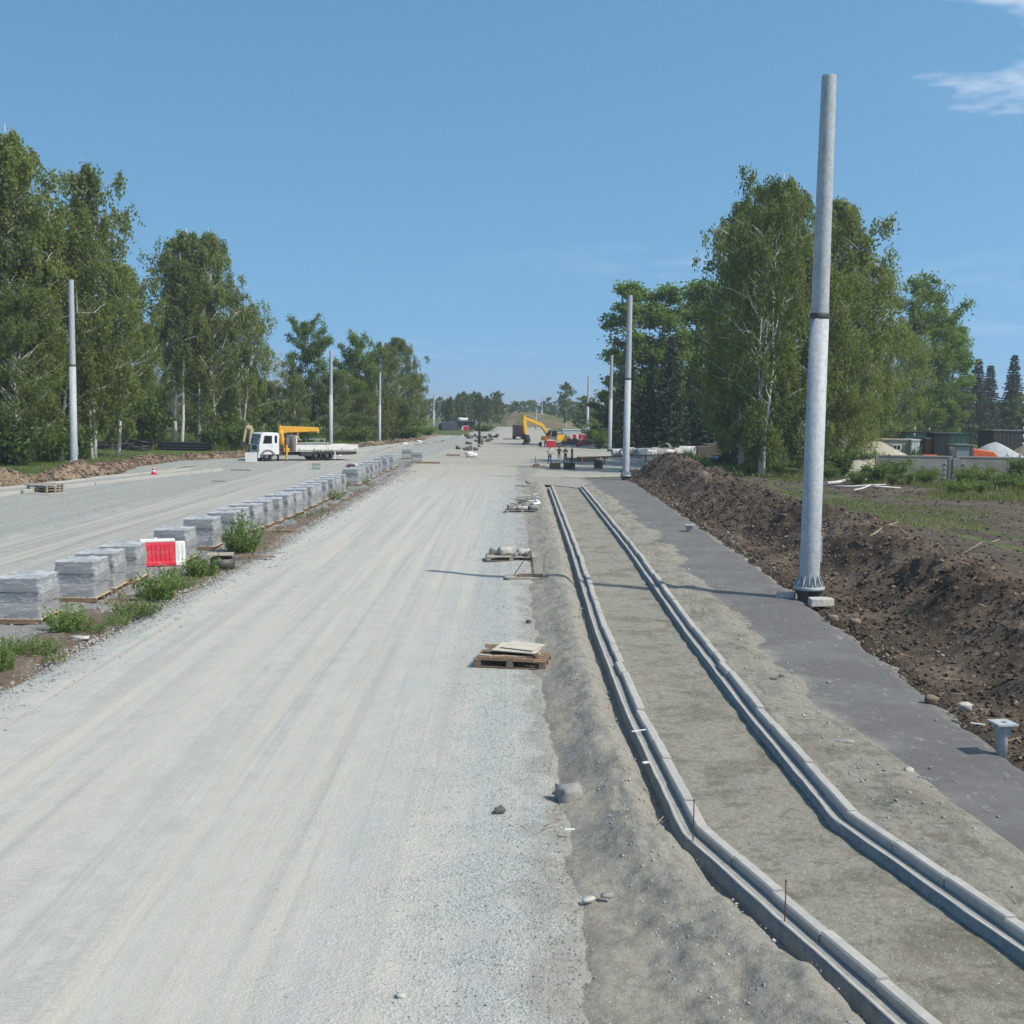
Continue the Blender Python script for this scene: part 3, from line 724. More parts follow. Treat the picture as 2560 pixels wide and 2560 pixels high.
# a pale leafless birch too
_bare = broad_tree(21, 20, 3.4, 0.3, 'birch', 60, 10, 1, 3, 0.14, 2, (0.8, 0.8), M_LDRY)
TV['bare'] = _bare
def weed_mesh(seed, h=0.8, R=0.4, stems=46, per=26, leaf=0.075):
    """upright wormwood-like weed: many thin stems set with narrow leaves"""
    rs = RS(seed); tb = MB(); P, Dv, T = [], [], []
    for k in range(stems):
        a = rs.uniform(0, 6.28); r_ = R * math.sqrt(rs.uniform(0, 1)); L = h * rs.uniform(0.45, 1.05) * (1 - 0.35 * r_ / R)
        b = Vector((0.6 * r_ * math.cos(a), 0.6 * r_ * math.sin(a), -0.03)); e = Vector((r_ * 1.1 * math.cos(a) + rs.normal(0, .04), r_ * 1.1 * math.sin(a) + rs.normal(0, .04), L))
        tb.tube([b, b.lerp(e, 0.5) + Vector((rs.normal(0, .015), rs.normal(0, .015), 0)), e], [0.006, 0.005, 0.002], 3, cap=False)
        s_ = rs.uniform(0.05, 1.0, per)[:, None]
        P.append(np.array(b)[None] * (1 - s_) + np.array(e)[None] * s_ + rs.normal(0, 0.022, (per, 3)))
        Dv.append(rs.normal(0, 0.55, (per, 3)) + np.array([0, 0, 0.75])); T.append(0.42 + 0.2 * s_[:, 0] + rs.uniform(-.15, .15) + rs.normal(0, .1, per))
    P, Dv, T = map(np.concatenate, (P, Dv, T)); P[:, 2] = np.maximum(P[:, 2], 0.0)
    return tb.mesh('stem', M_LGRASSM), crown_mesh('foliage', P, Dv, leaf * rs.uniform(0.6, 1.6, len(P)), T, M_LWEED, rs, 0.17)
M_LWEED = leaf_mat('weed_leaf', (0.075, 0.125, 0.035), (0.145, 0.225, 0.065), (0.24, 0.33, 0.12), 0.35)
M_LGRASSM = plain('weed_stem', (0.12, 0.16, 0.06), 0.7)
BV = {'u1': bush_mesh(1, 2.0, 1.3), 'u2': bush_mesh(2, 2.0, 0.9, 1300), 'u3': bush_mesh(3, 1.6, 1.6, 1700), 'w1': weed_mesh(4, 0.8, 0.42), 'w2': weed_mesh(5, 0.7, 0.7, 44, 22), 'w3': weed_mesh(6, 1.1, 0.42, 56, 34)}
NAMES = {'b': 'birch_tree', 'p': 'poplar_tree', 'f': 'broadleaf_tree', 's': 'spruce_tree'}
_trz = random.Random(77)
def tree(kind, x, yb, yt, label, group=None, depth=None, wide=1.0, rz=None, name=None, lean=0.0):
    p = G(x, yb, GZ)
    if depth: p = Vector((D(x, yb, depth).x, depth, GZ))
    h = (up(x, yt, p) - GZ) * (1.055 if kind[0] == 'b' else 1.0)
    o = thing(name or NAMES[kind[0]], p, _trz.uniform(0, 6.28) if rz is None else rz, label, 'tree', group)
    s = h / 20.0; o.scale = (s * wide, s * wide, s)
    if lean: o.rotation_euler = (0, lean, 0)
    tr, cr = TV[kind]
    link('trunk', tr, o); link('crown', cr, o)
    return o
LG, RG = 'tall trees left of the far carriageway', 'tall trees right of the soil bank'
tree('b1', 45, 871, 216, 'tallest birch at the left edge, its top above all others', LG, wide=0.95)
tree('b2', -22, 868, 262, 'birch cut by the left picture edge, white stems forking high up', LG, wide=1.05)
tree('b2', 172, 866, 286, 'second tallest birch on the left, behind the leftmost steel pole', LG, wide=0.82, rz=1.0)
tree('b3', 112, 868, 380, 'bushy many-stemmed birch between the two tallest left birches', LG, wide=1.0)
tree('b1', 222, 862, 470, 'birch with drooping outer twigs right of the leftmost steel pole', LG, wide=0.98, rz=2.0)
tree('bd', 20, 878, 520, 'dense dark low-branched birch at the lower left picture edge', LG, wide=0.95)
tree('bd', 148, 866, 545, 'dense low-branched birch just behind the leftmost steel pole', LG, wide=0.90, rz=0.7)
tree('bd', 240, 846, 625, 'dark rounded birch above the black pipe coils', LG, wide=0.95, rz=2.4)
tree('bs', 330, 845, 413, 'slender birch with bare white trunk, left one above the pipes', LG, rz=0.4, wide=1.1)
tree('bs2', 342, 847, 462, 'thin bare-trunked birch close right of the slender white one', LG, rz=3.0, wide=0.9)
tree('bs', 374, 846, 500, 'slim birch with freckled trunk between the bare pair and the leafy one', LG, rz=2.2, wide=0.95)
tree('b1', 410, 846, 414, 'leafy tall birch left of the white lorry, peaked top', LG, wide=0.80, rz=4.0)
tree('b3', 458, 845, 545, 'leafy birch reaching right above the lorry cab', LG, wide=0.92, rz=1.2)
tree('bd', 300, 838, 600, 'dark birch in second row behind the slender pair', LG, wide=0.85)
tree('bd', 385, 836, 590, 'dark birch in second row behind the leafy tall birch', LG, wide=0.8, rz=5.0)
tree('bare', 522, 838, 652, 'thin leafless grey-brown birch in the gap above the lorry crane', LG, wide=0.9)
tree('f1', 512, 838, 716, 'low round tree behind the yellow lorry crane', LG, wide=0.9)
tree('f3', 470, 836, 690, 'low spreading tree behind the lorry cab', LG, wide=0.8)
tree('p2', 585, 836, 590, 'open poplar with ragged top above the lorry flatbed', LG, wide=0.78, rz=0.5)
tree('bd', 556, 838, 700, 'low leafy birch left under the ragged poplar', LG, wide=0.8, rz=2.9)
tree('bd', 628, 838, 690, 'low leafy birch beside the second left steel pole', LG, wide=0.85, rz=4.2)
tree('p2', 672, 834, 622, 'broad poplar right of the second left steel pole', LG, wide=0.86, rz=2.0)
tree('b3', 716, 834, 640, 'birch right behind the third left steel pole', LG, wide=0.92, rz=0.2)
tree('b1', 754, 832, 624, 'birch with pale slanting boughs right of the third left pole', LG, wide=1.15, rz=3.3)
tree('b3', 778, 830, 700, 'rightmost low birch of the left group, leaning to the road', LG, wide=0.95, rz=5.2)
tree('bd', 690, 836, 735, 'shrubby birch under the broad poplar', LG, wide=1.0, rz=1.9)
tree('bd', 745, 832, 745, 'shrubby birch at the foot of the pale-boughed birch', LG, wide=1.0, rz=0.9)

tree('p3', 1192, 846, 504, 'leftmost light green poplar of the right group', RG, wide=1.3, rz=0.3)
tree('p3', 1250, 846, 512, 'second light green poplar from the left in the right group', RG, wide=1.35, rz=2.2)
tree('p3', 1300, 844, 502, 'third light green poplar, left of the big birch', RG, wide=1.4, rz=4.1)
tree('p1', 1352, 842, 512, 'poplar half hidden behind the big right birch', RG, wide=1.1, rz=1.0)
for k, (x, yb, yt, wd, lb) in enumerate([
    (1182, 848, 640, 1.0, 'dark spruce right behind the second right steel pole'),
    (1222, 849, 700, 1.15, 'short dark spruce right of the second right steel pole'),
    (1262, 850, 628, 1.05, 'tallest dark spruce left of the big right birch'),
    (1302, 850, 690, 1.2, 'short dark spruce above the pale pipe sections'),
    (1342, 851, 652, 1.1, 'dark spruce above the brick pallets'),
    (1150, 836, 716, 1.0, 'small dark spruce behind the third right steel pole'),
    (1385, 856, 720, 1.1, 'dark spruce behind the parked car')]):
    tree(('s1', 's2')[k % 2], x, yb, yt, lb, 'dark spruces left of the big birch', wide=wd)
tree('b3', 1436, 900, 318, 'big birch with pale ribbed stems nearest the parked car', RG, wide=0.68, rz=0.9)
tree('b1', 1398, 884, 345, 'narrow birch forming the left shoulder of the big birch', RG, wide=0.85, rz=2.7)
tree('b1', 1478, 888, 306, 'highest birch of the right group, left of the nearest pole', RG, wide=0.95, rz=4.4)
tree('b1', 1556, 884, 342, 'tall birch right behind the nearest steel pole', RG, wide=0.95, rz=1.5)
tree('bd', 1384, 874, 520, 'leafy birch spreading left above the parked car', RG, wide=0.75, rz=0.0)
tree('bd', 1510, 892, 470, 'dense birch filling the right group behind the nearest pole', RG, wide=0.85, rz=3.7)
tree('b3', 1612, 882, 462, 'birch with hanging twigs right of the nearest pole', RG, wide=0.92, rz=5.5)
tree('bd', 1590, 892, 610, 'low dense birch hiding the sand heap from the left', RG, wide=0.85, rz=2.3)
tree('b3', 1690, 862, 590, 'olive weeping birch above the grey site cabin', RG, wide=0.95, rz=3.1)
tree('bd', 1650, 872, 640, 'leafy birch left above the grey site cabin', RG, wide=0.8, rz=0.4)
tree('p2', 1738, 858, 512, 'dark rounded poplar with lobed crown on the right', RG, wide=0.95, rz=1.2)
tree('p1', 1790, 856, 600, 'lower poplar lobe right of the dark rounded poplar', RG, wide=0.9, rz=3.9)
tree('f3', 1760, 850, 700, 'dark low tree behind the green containers', RG, wide=1.0)
for k, (x, yt, wd, lb) in enumerate([
    (1812, 680, 1.15, 'leftmost of the spruces above the orange roller'),
    (1838, 672, 1.1, 'middle spruce above the orange roller'),
    (1862, 684, 1.15, 'right spruce of the trio above the grey cone heap'),
    (1906, 664, 1.0, 'lone thin spruce near the right picture edge')]):
    tree(('s2', 's1')[k % 2], x, 838, yt, lb, 'spruces at the right edge', wide=wd)
for x, yt, lb in ((1862, 778, 'round bush left below the lone spruce'), (1898, 742, 'bright green bushy tree below the lone spruce'), (1945, 738, 'bushy tree cut by the right picture edge'), (1835, 790, 'low bushy tree behind the cone heap')):
    tree('f3', x, 838, yt, lb, 'bushy trees at the right edge', wide=1.3)
tree('f2', 1068, 812, 712, 'lone birch with white trunk right of the excavator', wide=0.95)
tree('f1', 1104, 812, 742, 'round tree right of the lone birch by the excavator', wide=1.0)
tree('f3', 1128, 818, 765, 'low round tree left of the third right steel pole', wide=1.1)
tree('f3', 1090, 812, 770, 'low olive tree behind the white site containers', wide=1.2)
rr = random.Random(5)
for k in range(16):                                         # birch grove at the bend
    x = 838 + k * 7.0 + rr.uniform(-2, 2)
    yt = 756 - 20 * math.sin((k + 2) / 18 * math.pi) + rr.uniform(-6, 5)
    tree('f2', x, 808.5 + rr.uniform(-1.5, 0.5), yt, 'slim birch in the far grove beyond the black cable drums', 'birch grove at the far bend', wide=0.9)
tree('f1', 938, 806, 733, 'taller dark tree at the right end of the far birch grove', wide=0.8)
for k in range(46):                                         # wood along the horizon
    x = 700 + k * 10.2 + rr.uniform(-4, 4)
    d_ = rr.uniform(430, 560)
    tree(rr.choice(('f1', 'f3', 'f1', 'f2')), x, 790, 754 + (x - 966) * 0.013 + rr.uniform(-9, 9), 'tree in the far wood along the horizon', 'far wood along the horizon', d_, wide=1.25)
for k in range(26):
    x = 1690 + k * 14 + rr.uniform(-4, 4)
    tree(rr.choice(('f1', 'f3')), x, 810, 765 + rr.uniform(-14, 10), 'tree in the wood behind the fenced yard', 'wood behind the fenced yard', rr.uniform(230, 300), wide=1.3)
for k in range(22):
    x = -60 + k * 36 + rr.uniform(-6, 6)
    tree(rr.choice(('f1', 'f3')), x, 830, 700 + rr.uniform(-30, 30), 'tree in the shaded wood behind the left birches', 'wood behind the left birches', rr.uniform(200, 240), wide=1.2)
for k in range(14):
    x = 1150 + k * 40 + rr.uniform(-6, 6)
    tree(rr.choice(('f1', 'f3')), x, 830, 700 + rr.uniform(-25, 25), 'tree in the shaded wood behind the right birches', 'wood behind the right birches', rr.uniform(190, 230), wide=1.2)
def bush(kind, p, h, label, group, name='shrub', cat='shrub', wide=1.0):
    o = thing(name, p, _trz.uniform(0, 6.28), label, cat, group)
    base = {'u1': 2.0, 'u2': 2.0, 'u3': 1.6, 'w1': 0.8, 'w2': 0.7, 'w3': 1.1}[kind]
    s = h / base; o.scale = (s * wide, s * wide, s)
    a, b = BV[kind]; link('stem', a, o); link('foliage', b, o)
    return o
# ================================================================ steel poles
t = NT('galvanised_steel'); w = t.coords(world=False)
n = t.noise(t.coords(world=False, scale=(3, 3, 0.6)), 2.2, 7, 0.7); sp_ = t.voro(w, 14, 'Color')
c = t.ramp(n, [(0.3, (0.30, 0.335, 0.365)), (0.7, (0.44, 0.47, 0.50))])
sg = t.new('ShaderNodeSeparateColor'); t.l.new(sp_, sg.inputs[0])
c = t.mix(0.10, c, sg.outputs[0])
hz = t.noise(t.coords(world=False, scale=(0.4, 0.4, 1.6)), 1.0, 4, 0.6)
c = t.mix(t.rng(hz, 0.55, 0.68, 0, 0.35), c, (0.22, 0.225, 0.25, 1))
M_GALV = t.set(c, t.rng(n, 0.3, 0.7, 0.6, 0.8), 0.15, t.bump(t.noise(w, 40, 3), 0.12, 0.01), 0.5)
M_DKSTEEL = plain('dark_cast_steel', (0.085, 0.085, 0.088), 0.6, 0.4, 0.4, 6, 0.4, (0.2, 0.17, 0.14))
M_CONC = plain('pale_concrete', (0.44, 0.43, 0.405), 0.9, 0, 0.25, 5, 0.2, (0.28, 0.26, 0.23), 0.01)
M_CONCD = plain('grey_concrete', (0.26, 0.258, 0.25), 0.92, 0, 0.3, 4, 0.2, (0.18, 0.17, 0.15), 0.01)

def pole(p, h, r, label, group, joint=0.555, name='steel_pole', detail=True, lean=(0, 0)):
    o = thing(name, p, 0, label, 'pole', group)
    o.rotation_euler = (lean[0], lean[1], 0)
    hj = h * joint
    r1, r2, r3, r4 = r, r * 0.915, r * 0.80, r * 0.70
    zf = 0.42 if detail else 0.25
    MB().lathe([(r1, zf), (r1 * 0.995, zf + 0.4), (r2, hj)], 28).build('lower_section', M_GALV, o)
    MB().lathe([(r2 * 1.03, hj - 0.10), (r2 * 1.06, hj - 0.06), (r2 * 1.06, hj + 0.02), (r2 * 1.0, hj + 0.06)], 28).build('joint_ring', M_DKSTEEL if detail else M_GALV, o)
    up_ = MB().lathe([(r3 * 1.09, hj + 0.03), (r3 * 1.07, hj + 0.3), (r4, h - 0.08), (r4 * 0.97, h)], 28, cap=False)
    up_.build('upper_section', M_GALV, o)
    MB().lathe([(r4 * 0.9, h - 0.05), (r4 * 0.9, h - 0.02)], 20).build('end_plug', M_DKSTEEL, o)
    MB().lathe([(r * 1.52, zf - 0.03), (r * 1.55, zf), (r * 1.55, zf + 0.05), (r * 1.50, zf + 0.07)], 28).build('base_flange', M_GALV, o)
    MB().lathe([(r * 1.05, -0.1), (r * 1.12, zf * 0.45), (r * 1.42, zf - 0.035)], 24, sm=False).build('anchor_foot', M_DKSTEEL, o)
    if detail:
        g = MB()
        g.prism([(r * 0.97, zf + 0.07), (r * 1.46, zf + 0.07), (r * 1.46, zf + 0.13), (r * 0.99, zf + 0.42)], -0.013, 0.013)
        gm = g.mesh('gusset', M_GALV)
        nb = MB().lathe([(0.035, 0), (0.035, 0.05), (0.016, 0.05), (0.016, 0.13)], 6, sm=False).mesh('anchor_bolt', M_GALV)
        for k in range(14):
            a = 2 * math.pi * k / 14
            q = link('gusset', gm, o); q.rotation_euler = (0, 0, a)
            b = link('anchor_bolt', nb, o); a += math.pi / 14
            b.location = (math.cos(a) * r * 1.30, math.sin(a) * r * 1.30, zf + 0.07)
        hb = MB().box(r * 0.90, r * 1.10, -0.10, 0.10, zf + 0.75, zf + 1.5, tx=0.0, ty=0.01).build('hatch_door', M_GALV, o, 0.01)
    return o
PG_R, PG_L = 'steel poles along the right path', 'steel poles beyond the far carriageway'
p = G(1525, 1137); h = up(1564, 143, p)
pole(p, h, 0.285, 'nearest and largest grey steel pole, at the foot of the soil bank', PG_R)
PN = p.copy()
for x, yb, xt, yt, r, lb in ((1180, 908, 1190, 557, 0.27, 'second steel pole on the right, at the far end of the dark path'),
                             (1150, 851, 1155, 670, 0.27, 'third steel pole on the right, before the pale pipe sections'),
                             (1108, 823, 1112, 709, 0.27, 'fourth steel pole on the right, dark against the white containers')):
    p = G(x, yb); pole(p, up(xt, yt, p), r, lb, PG_R, detail=(yb > 900))
for x, yb, yt, r, lb in ((140, 887, 528, 0.285, 'steel pole nearest on the left, before the tallest birches'),
                         (624, 843, 662, 0.27, 'steel pole rising behind the lorry flatbed'),
                         (716, 838, 702, 0.21, 'shorter steel pole right of the lorry, before the birches'),
                         (818, 812, 744, 0.21, 'thin far steel pole left of the black cable drums')):
    p = G(x, yb); pole(p, up(x, yt, p), r, lb, PG_L, detail=(yb > 880))
for x, yb, yt, r, lb in ((1011, 809, 770, 0.17, 'short pale pole just behind the excavator boom'), (1022, 805, 748, 0.2, 'tall pale pole behind the excavator, before the spoil heap')):
    p = G(x, yb); pole(p, up(x, yt, p), r, lb, 'pale poles by the spoil heap', detail=False)
M_TAR = plain('tarred_post', (0.035, 0.035, 0.032), 0.8, 0, 0.4, 3)
def post(x, yb, yt, r, label):
    p = G(x, yb); h = up(x, yt, p); o = thing('wooden_post', p, 0, label, 'post')
    MB().tube([(0, 0, -0.1), (0.02, 0, h * 0.5), (0, 0.02, h)], [r, r * 0.92, r * 0.85], 9).build('shaft', M_TAR, o)
    MB().lathe([(r * 1.25, -0.05), (r * 1.2, 0.35), (r * 0.95, 0.42)], 9).build('footing_sleeve', M_CONCD, o)
    return o
post(904, 843, 785, 0.18, 'black post standing in the far road between the stone piles')
post(741, 836, 796, 0.09, 'thin black post right of the shorter left steel pole')

# broken slabs under the nearest pole
def slab_rock(name, seed, dims, mat, rnd=0.42):
    """angular stone: a box knocked out of shape"""
    rs = RS(seed); V = []
    import itertools
    n = 3
    pts, idx, F = {}, [], []
    vs = []
    def vid(i, j, k):
        key = (i, j, k)
        if key not in pts:
            pts[key] = len(vs)
            v = np.array([i, j, k], float) / n * 2 - 1
            l = np.linalg.norm(v); v = v / max(1.0, l ** rnd)
            v = v * (1 + rs.normal(0, 0.13)) + rs.normal(0, 0.09, 3)
            vs.append(v * np.array(dims) / 2)
        return pts[key]
    for a in range(n):
        for b in range(n):
            for s_ in (0, n):
                q = [(a, b), (a + 1, b), (a + 1, b + 1), (a, b + 1)]
                if s_ == 0: q = q[::-1]
                F.append([vid(u, v, s_) for u, v in q]); F.append([vid(s_, u, v) for u, v in q])
                F.append([vid(v, s_, u) for u, v in q])
    return np_mesh(name, np.array(vs), np.array(F), [mat])
M_STONE = plain('grey_stone', (0.30, 0.30, 0.29), 0.92, 0, 0.35, 9, 0.2, (0.2, 0.18, 0.16), 0.015)
M_STONED = plain('dark_stone', (0.12, 0.12, 0.115), 0.92, 0, 0.35, 9, 0.2, None, 0.015)
M_STONEB = plain('brown_stone', (0.23, 0.185, 0.14), 0.92, 0, 0.35, 9, 0.2, None, 0.015)
M_PALE = plain('pale_stone', (0.47, 0.46, 0.43), 0.9, 0, 0.25, 9, 0.2, None, 0.015)
def rock(x, y, dims, label, mat=None, seed=1, z=None, rz=0.0, name='rock', cat='rock', group=None, sink=0.3):
    p = G(x, y); gz = ground_z(p.x, p.y) if z is None else z
    if gz: p = G(x, y, gz)
    if 'slab' in name:                                   # broken flat slab
        rs_ = RS(seed); a_, b_, c_ = (q / 2 for q in dims)
        pts_ = [(-a_, -b_), (-a_ * 0.2, -b_ * 1.1), (a_ * 0.9, -b_ * 0.8), (a_, b_ * 0.3), (a_ * 0.5, b_), (-a_ * 0.8, b_ * 0.9)]
        m_ = MB(); vs_ = [(x_, y_, -c_) for x_, y_ in pts_] + [(x_ * 0.97, y_ * 0.95, c_ * (1 + rs_.uniform(-.15, .15))) for x_, y_ in pts_]
        m_.add(vs_, [tuple(reversed(range(6))), tuple(range(6, 12))] + [(k, (k + 1) % 6, (k + 1) % 6 + 6, k + 6) for k in range(6)])
        o = m_.build(name, mat or M_STONE, None, 0.012)
    else: o = link(name, slab_rock(name, seed, dims, mat or M_STONE))
    o.location = (p.x, p.y, gz + dims[2] * (0.5 - sink * 0.5)); o.rotation_euler = (0, 0, rz)
    return tag(o, label, cat, group)
z0 = 0.10
o = rock(1548, 1140, (0.75, 0.42, 0.2), 'white slab of broken concrete right under the nearest pole', M_PALE, 3, 0.12, 0.2, 'concrete_slab', 'slab')
o = rock(1483, 1126, (0.55, 0.34, 0.16), 'grey slab of broken concrete left under the nearest pole', M_CONC, 4, 0.12, -0.3, 'concrete_slab', 'slab')

# flanged stub pipes at the path's edge
def stub(x, yb, yt, s, label):
    p = G(x, yb, 0.1); h = up(x, yt, p) - 0.1
    o = thing('flanged_stub', p, 0.15, label, 'pipe stub', 'flanged stubs at the path edge')
    MB().lathe([(0.115 * s, -0.15), (0.115 * s, h - 0.16), (0.15 * s, h - 0.03)], 22).build('pipe', M_GALV, o)
    e = 0.23 * s
    pl = MB(); 
    ring = [(0.075 * s * math.cos(2 * math.pi * k / 16), 0.075 * s * math.sin(2 * math.pi * k / 16)) for k in range(16)]
    sq = []
    for k in range(16):
        a = 2 * math.pi * k / 16; m = max(abs(math.cos(a)), abs(math.sin(a))); sq.append((e * math.cos(a) / m, e * math.sin(a) / m))
    vs = [(x_, y_, z_) for z_ in (h - 0.03, h) for x_, y_ in ring] + [(x_, y_, z_) for z_ in (h - 0.03, h) for x_, y_ in sq]
    fs = []
    for k in range(16):
        k2 = (k + 1) % 16
        fs += [(16 + k, 48 + k, 48 + k2, 16 + k2), (0 + k, k2, 32 + k2, 32 + k), (k, 16 + k, 16 + k2, k2), (32 + k, 32 + k2, 48 + k2, 48 + k)]
    pl.add(vs, fs).build('flange_plate', M_GALV, o)
    rb = MB().prism([(0.11 * s, h - 0.25), (0.13 * s, h - 0.25), (0.21 * s, h - 0.03), (0.11 * s, h - 0.03)], -0.008, 0.008).mesh('rib', M_GALV)
    for k in range(4):
        q = link('rib', rb, o); q.rotation_euler = (0, 0, rad(45 + 90 * k))
    return o
stub(1889, 1424, 1362, 0.74, 'near flanged steel stub pipe at the lower right path edge')
stub(1300, 1003, 990, 0.9, 'far flanged steel stub pipe by the path beside the bank')

# ================================================================ kerbs
def kerb_mat():
    t = NT('kerb_concrete'); w = t.coords()
    oi = t.new('ShaderNodeObjectInfo')
    c = t.ramp(t.noise(w, 5, 6, 0.7), [(0.3, (0.345, 0.335, 0.315)), (0.7, (0.48, 0.465, 0.435))])
    c = t.mix(t.math('MULTIPLY', oi.outputs['Random'], 0.28), c, (0.30, 0.295, 0.285, 1))
    c = t.mix(t.rng(t.noise(w, 2.2, 6, 0.75), 0.56, 0.70, 0, 0.7), c, (0.34, 0.32, 0.275, 1))
    return t.set(c, 0.9, 0, t.bump(t.noise(w, 35, 4, 0.7), 0.35, 0.012), 0.2)
M_KERB = kerb_mat()
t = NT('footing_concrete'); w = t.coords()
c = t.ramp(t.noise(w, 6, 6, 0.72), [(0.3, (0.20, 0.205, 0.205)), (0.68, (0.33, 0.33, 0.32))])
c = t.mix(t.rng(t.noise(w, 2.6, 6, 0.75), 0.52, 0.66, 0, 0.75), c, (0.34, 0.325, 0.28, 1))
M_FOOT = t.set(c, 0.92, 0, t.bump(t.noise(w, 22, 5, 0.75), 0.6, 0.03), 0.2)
def poly_at(pts, s):
    for a, b in zip(pts, pts[1:]):
        L = math.hypot(b[0] - a[0], b[1] - a[1])
        if s <= L: return (a[0] + (b[0] - a[0]) * s / L, a[1] + (b[1] - a[1]) * s / L), math.atan2(b[1] - a[1], b[0] - a[0])
        s -= L
    return None, None
def kerb_row(name, pts, label, zf, zk, wf=0.19, wk=0.15, group=None, step=1.0):
    """upright stones on the right of a poured footing ledge"""
    o = thing(name, (pts[0][0], pts[0][1], 0), 0, label, 'kerb', group); o.location = (0, 0, 0)
    stone = MB(); c = 0.02
    stone.prism([(0.0, -0.12), (wk, -0.12), (wk, zk - c), (wk - c, zk), (c, zk), (0.0, zk - c)], 0.009, step - 0.009)
    sm = stone.mesh('kerbstone', M_KERB)
    rs = RS(5); s = 0.0; V, F = [], []; left = []
    for a, b in zip(pts, pts[1:]):
      L = math.hypot(b[0] - a[0], b[1] - a[1]); nst = max(1, round(L / step)); ang = math.atan2(b[1] - a[1], b[0] - a[0]); a0 = a
      for j in range(nst):
        a = (a0[0] + (b[0] - a0[0]) * j / nst, a0[1] + (b[1] - a0[1]) * j / nst)
        q = link('kerbstone', sm, o); q.scale = (1, L / nst / step, 1)
        q.location = (a[0] + rs.normal(0, 0.008), a[1], rs.normal(0, 0.008)); q.rotation_euler = (rs.normal(0, 0.005), 0, ang - math.pi / 2 + rs.normal(0, 0.006))
    # ledge as one poured strip with a rough rim
    s, k = 0.0, 0
    while True:
        a, ang = poly_at(pts, s)
        if a is None: break
        nx, ny = -math.sin(ang), math.cos(ang)
        w_ = wf + 0.008 * float(vnoise(s * 2.3, 0.0, 3)) * 2; dz = 0.004 * float(vnoise(s * 3.1, 5.0, 4)) * 2
        for off, z in ((0.004, zf), (w_ * 0.66, zf), (w_ * 0.76, zf + 0.028 + dz), (w_, zf + 0.03 + dz * 2), (w_ + 0.015, -0.15)):
            V.append((a[0] + nx * off, a[1] + ny * off, z))
        s += 0.22; k += 1
    i = np.arange(k - 1)[:, None] * 5 + np.arange(4)[None]
    F = np.stack([i, i + 5, i + 6, i + 1], -1).reshape(-1, 4)
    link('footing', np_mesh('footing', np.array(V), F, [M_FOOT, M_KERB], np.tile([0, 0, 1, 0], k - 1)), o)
    return o
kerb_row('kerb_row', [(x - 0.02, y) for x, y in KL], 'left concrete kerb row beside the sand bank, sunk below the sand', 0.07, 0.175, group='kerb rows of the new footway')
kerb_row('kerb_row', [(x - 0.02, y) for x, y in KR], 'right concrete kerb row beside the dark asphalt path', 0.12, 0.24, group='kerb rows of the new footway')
LKP = [(-33.0, 40), (-31.0, 50), (-29.6, 64), (-26.6, 82), (-24.0, 95)]
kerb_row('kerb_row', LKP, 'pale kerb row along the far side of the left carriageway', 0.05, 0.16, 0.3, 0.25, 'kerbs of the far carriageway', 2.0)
LKP2 = [(x - 2.7, y) for x, y in LKP]
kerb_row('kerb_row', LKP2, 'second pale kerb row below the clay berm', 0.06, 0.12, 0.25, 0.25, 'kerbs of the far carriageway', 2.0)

# ================================================================ pallets
M_WOOD = plain('new_pallet_wood', (0.46, 0.36, 0.235), 0.85, 0, 0.3, 4, 0.2, (0.25, 0.17, 0.11), 0.006)
M_WOODD = plain('weathered_wood', (0.25, 0.17, 0.115), 0.88, 0, 0.35, 4, 0.2, (0.13, 0.095, 0.07), 0.006)
M_WOODG = plain('grey_board', (0.37, 0.33, 0.28), 0.88, 0, 0.25, 4, 0.2, (0.26, 0.20, 0.15), 0.006)
M_PLY = plain('pale_plywood', (0.52, 0.48, 0.40), 0.8, 0, 0.15, 3, 0.2, (0.40, 0.35, 0.27), 0.004)
def pallet_parts(o, W, L, mat, mat2, nslat=7, z0=0.0, along='y', hgt=0.145):
    """top slats, stringers or blocks, bottom boards; W along x, L along y"""
    if along == 'y':
        sw = W / nslat * 0.78
        sm = MB().box(-sw / 2, sw / 2, -L / 2, L / 2, z0 + hgt - 0.024, z0 + hgt).mesh('slat', mat)
        for k in range(nslat):
            q = link('slat', sm, o); q.location = (-W / 2 + sw / 2 + k * (W - sw) / (nslat - 1), 0, 0)
        st = MB().box(-W / 2, W / 2, -0.05, 0.05, z0 + 0.0, z0 + hgt - 0.026).mesh('stringer', mat2)
        for k in range(3):
            q = link('stringer', st, o); q.location = (0, -L / 2 + 0.055 + k * (L - 0.11) / 2, 0)
    else:
        sw = L / nslat * 0.78
        sm = MB().box(-W / 2, W / 2, -sw / 2, sw / 2, z0 + hgt - 0.024, z0 + hgt).mesh('slat', mat)
        for k in range(nslat):
            q = link('slat', sm, o); q.location = (0, -L / 2 + sw / 2 + k * (L - sw) / (nslat - 1), 0)
        cb = MB().box(-0.05, 0.05, -L / 2, L / 2, z0 + hgt - 0.048, z0 + hgt - 0.026).mesh('cross_board', mat2)
        bb = MB().box(-W / 2, W / 2, -0.05, 0.05, z0, z0 + 0.022).mesh('bottom_board', mat2)
        bl = MB().box(-0.07, 0.07, -0.05, 0.05, z0 + 0.024, z0 + hgt - 0.05).mesh('block', mat)
        for k in range(3):
            x_ = -W / 2 + 0.07 + k * (W - 0.14) / 2
            q = link('cross_board', cb, o); q.location = (x_, 0, 0)
            q = link('bottom_board', bb, o); q.location = (0, -L / 2 + 0.05 + k * (L - 0.1) / 2, 0)
            for j in range(3):
                q = link('block', bl, o); q.location = (x_, -L / 2 + 0.05 + j * (L - 0.1) / 2, 0)

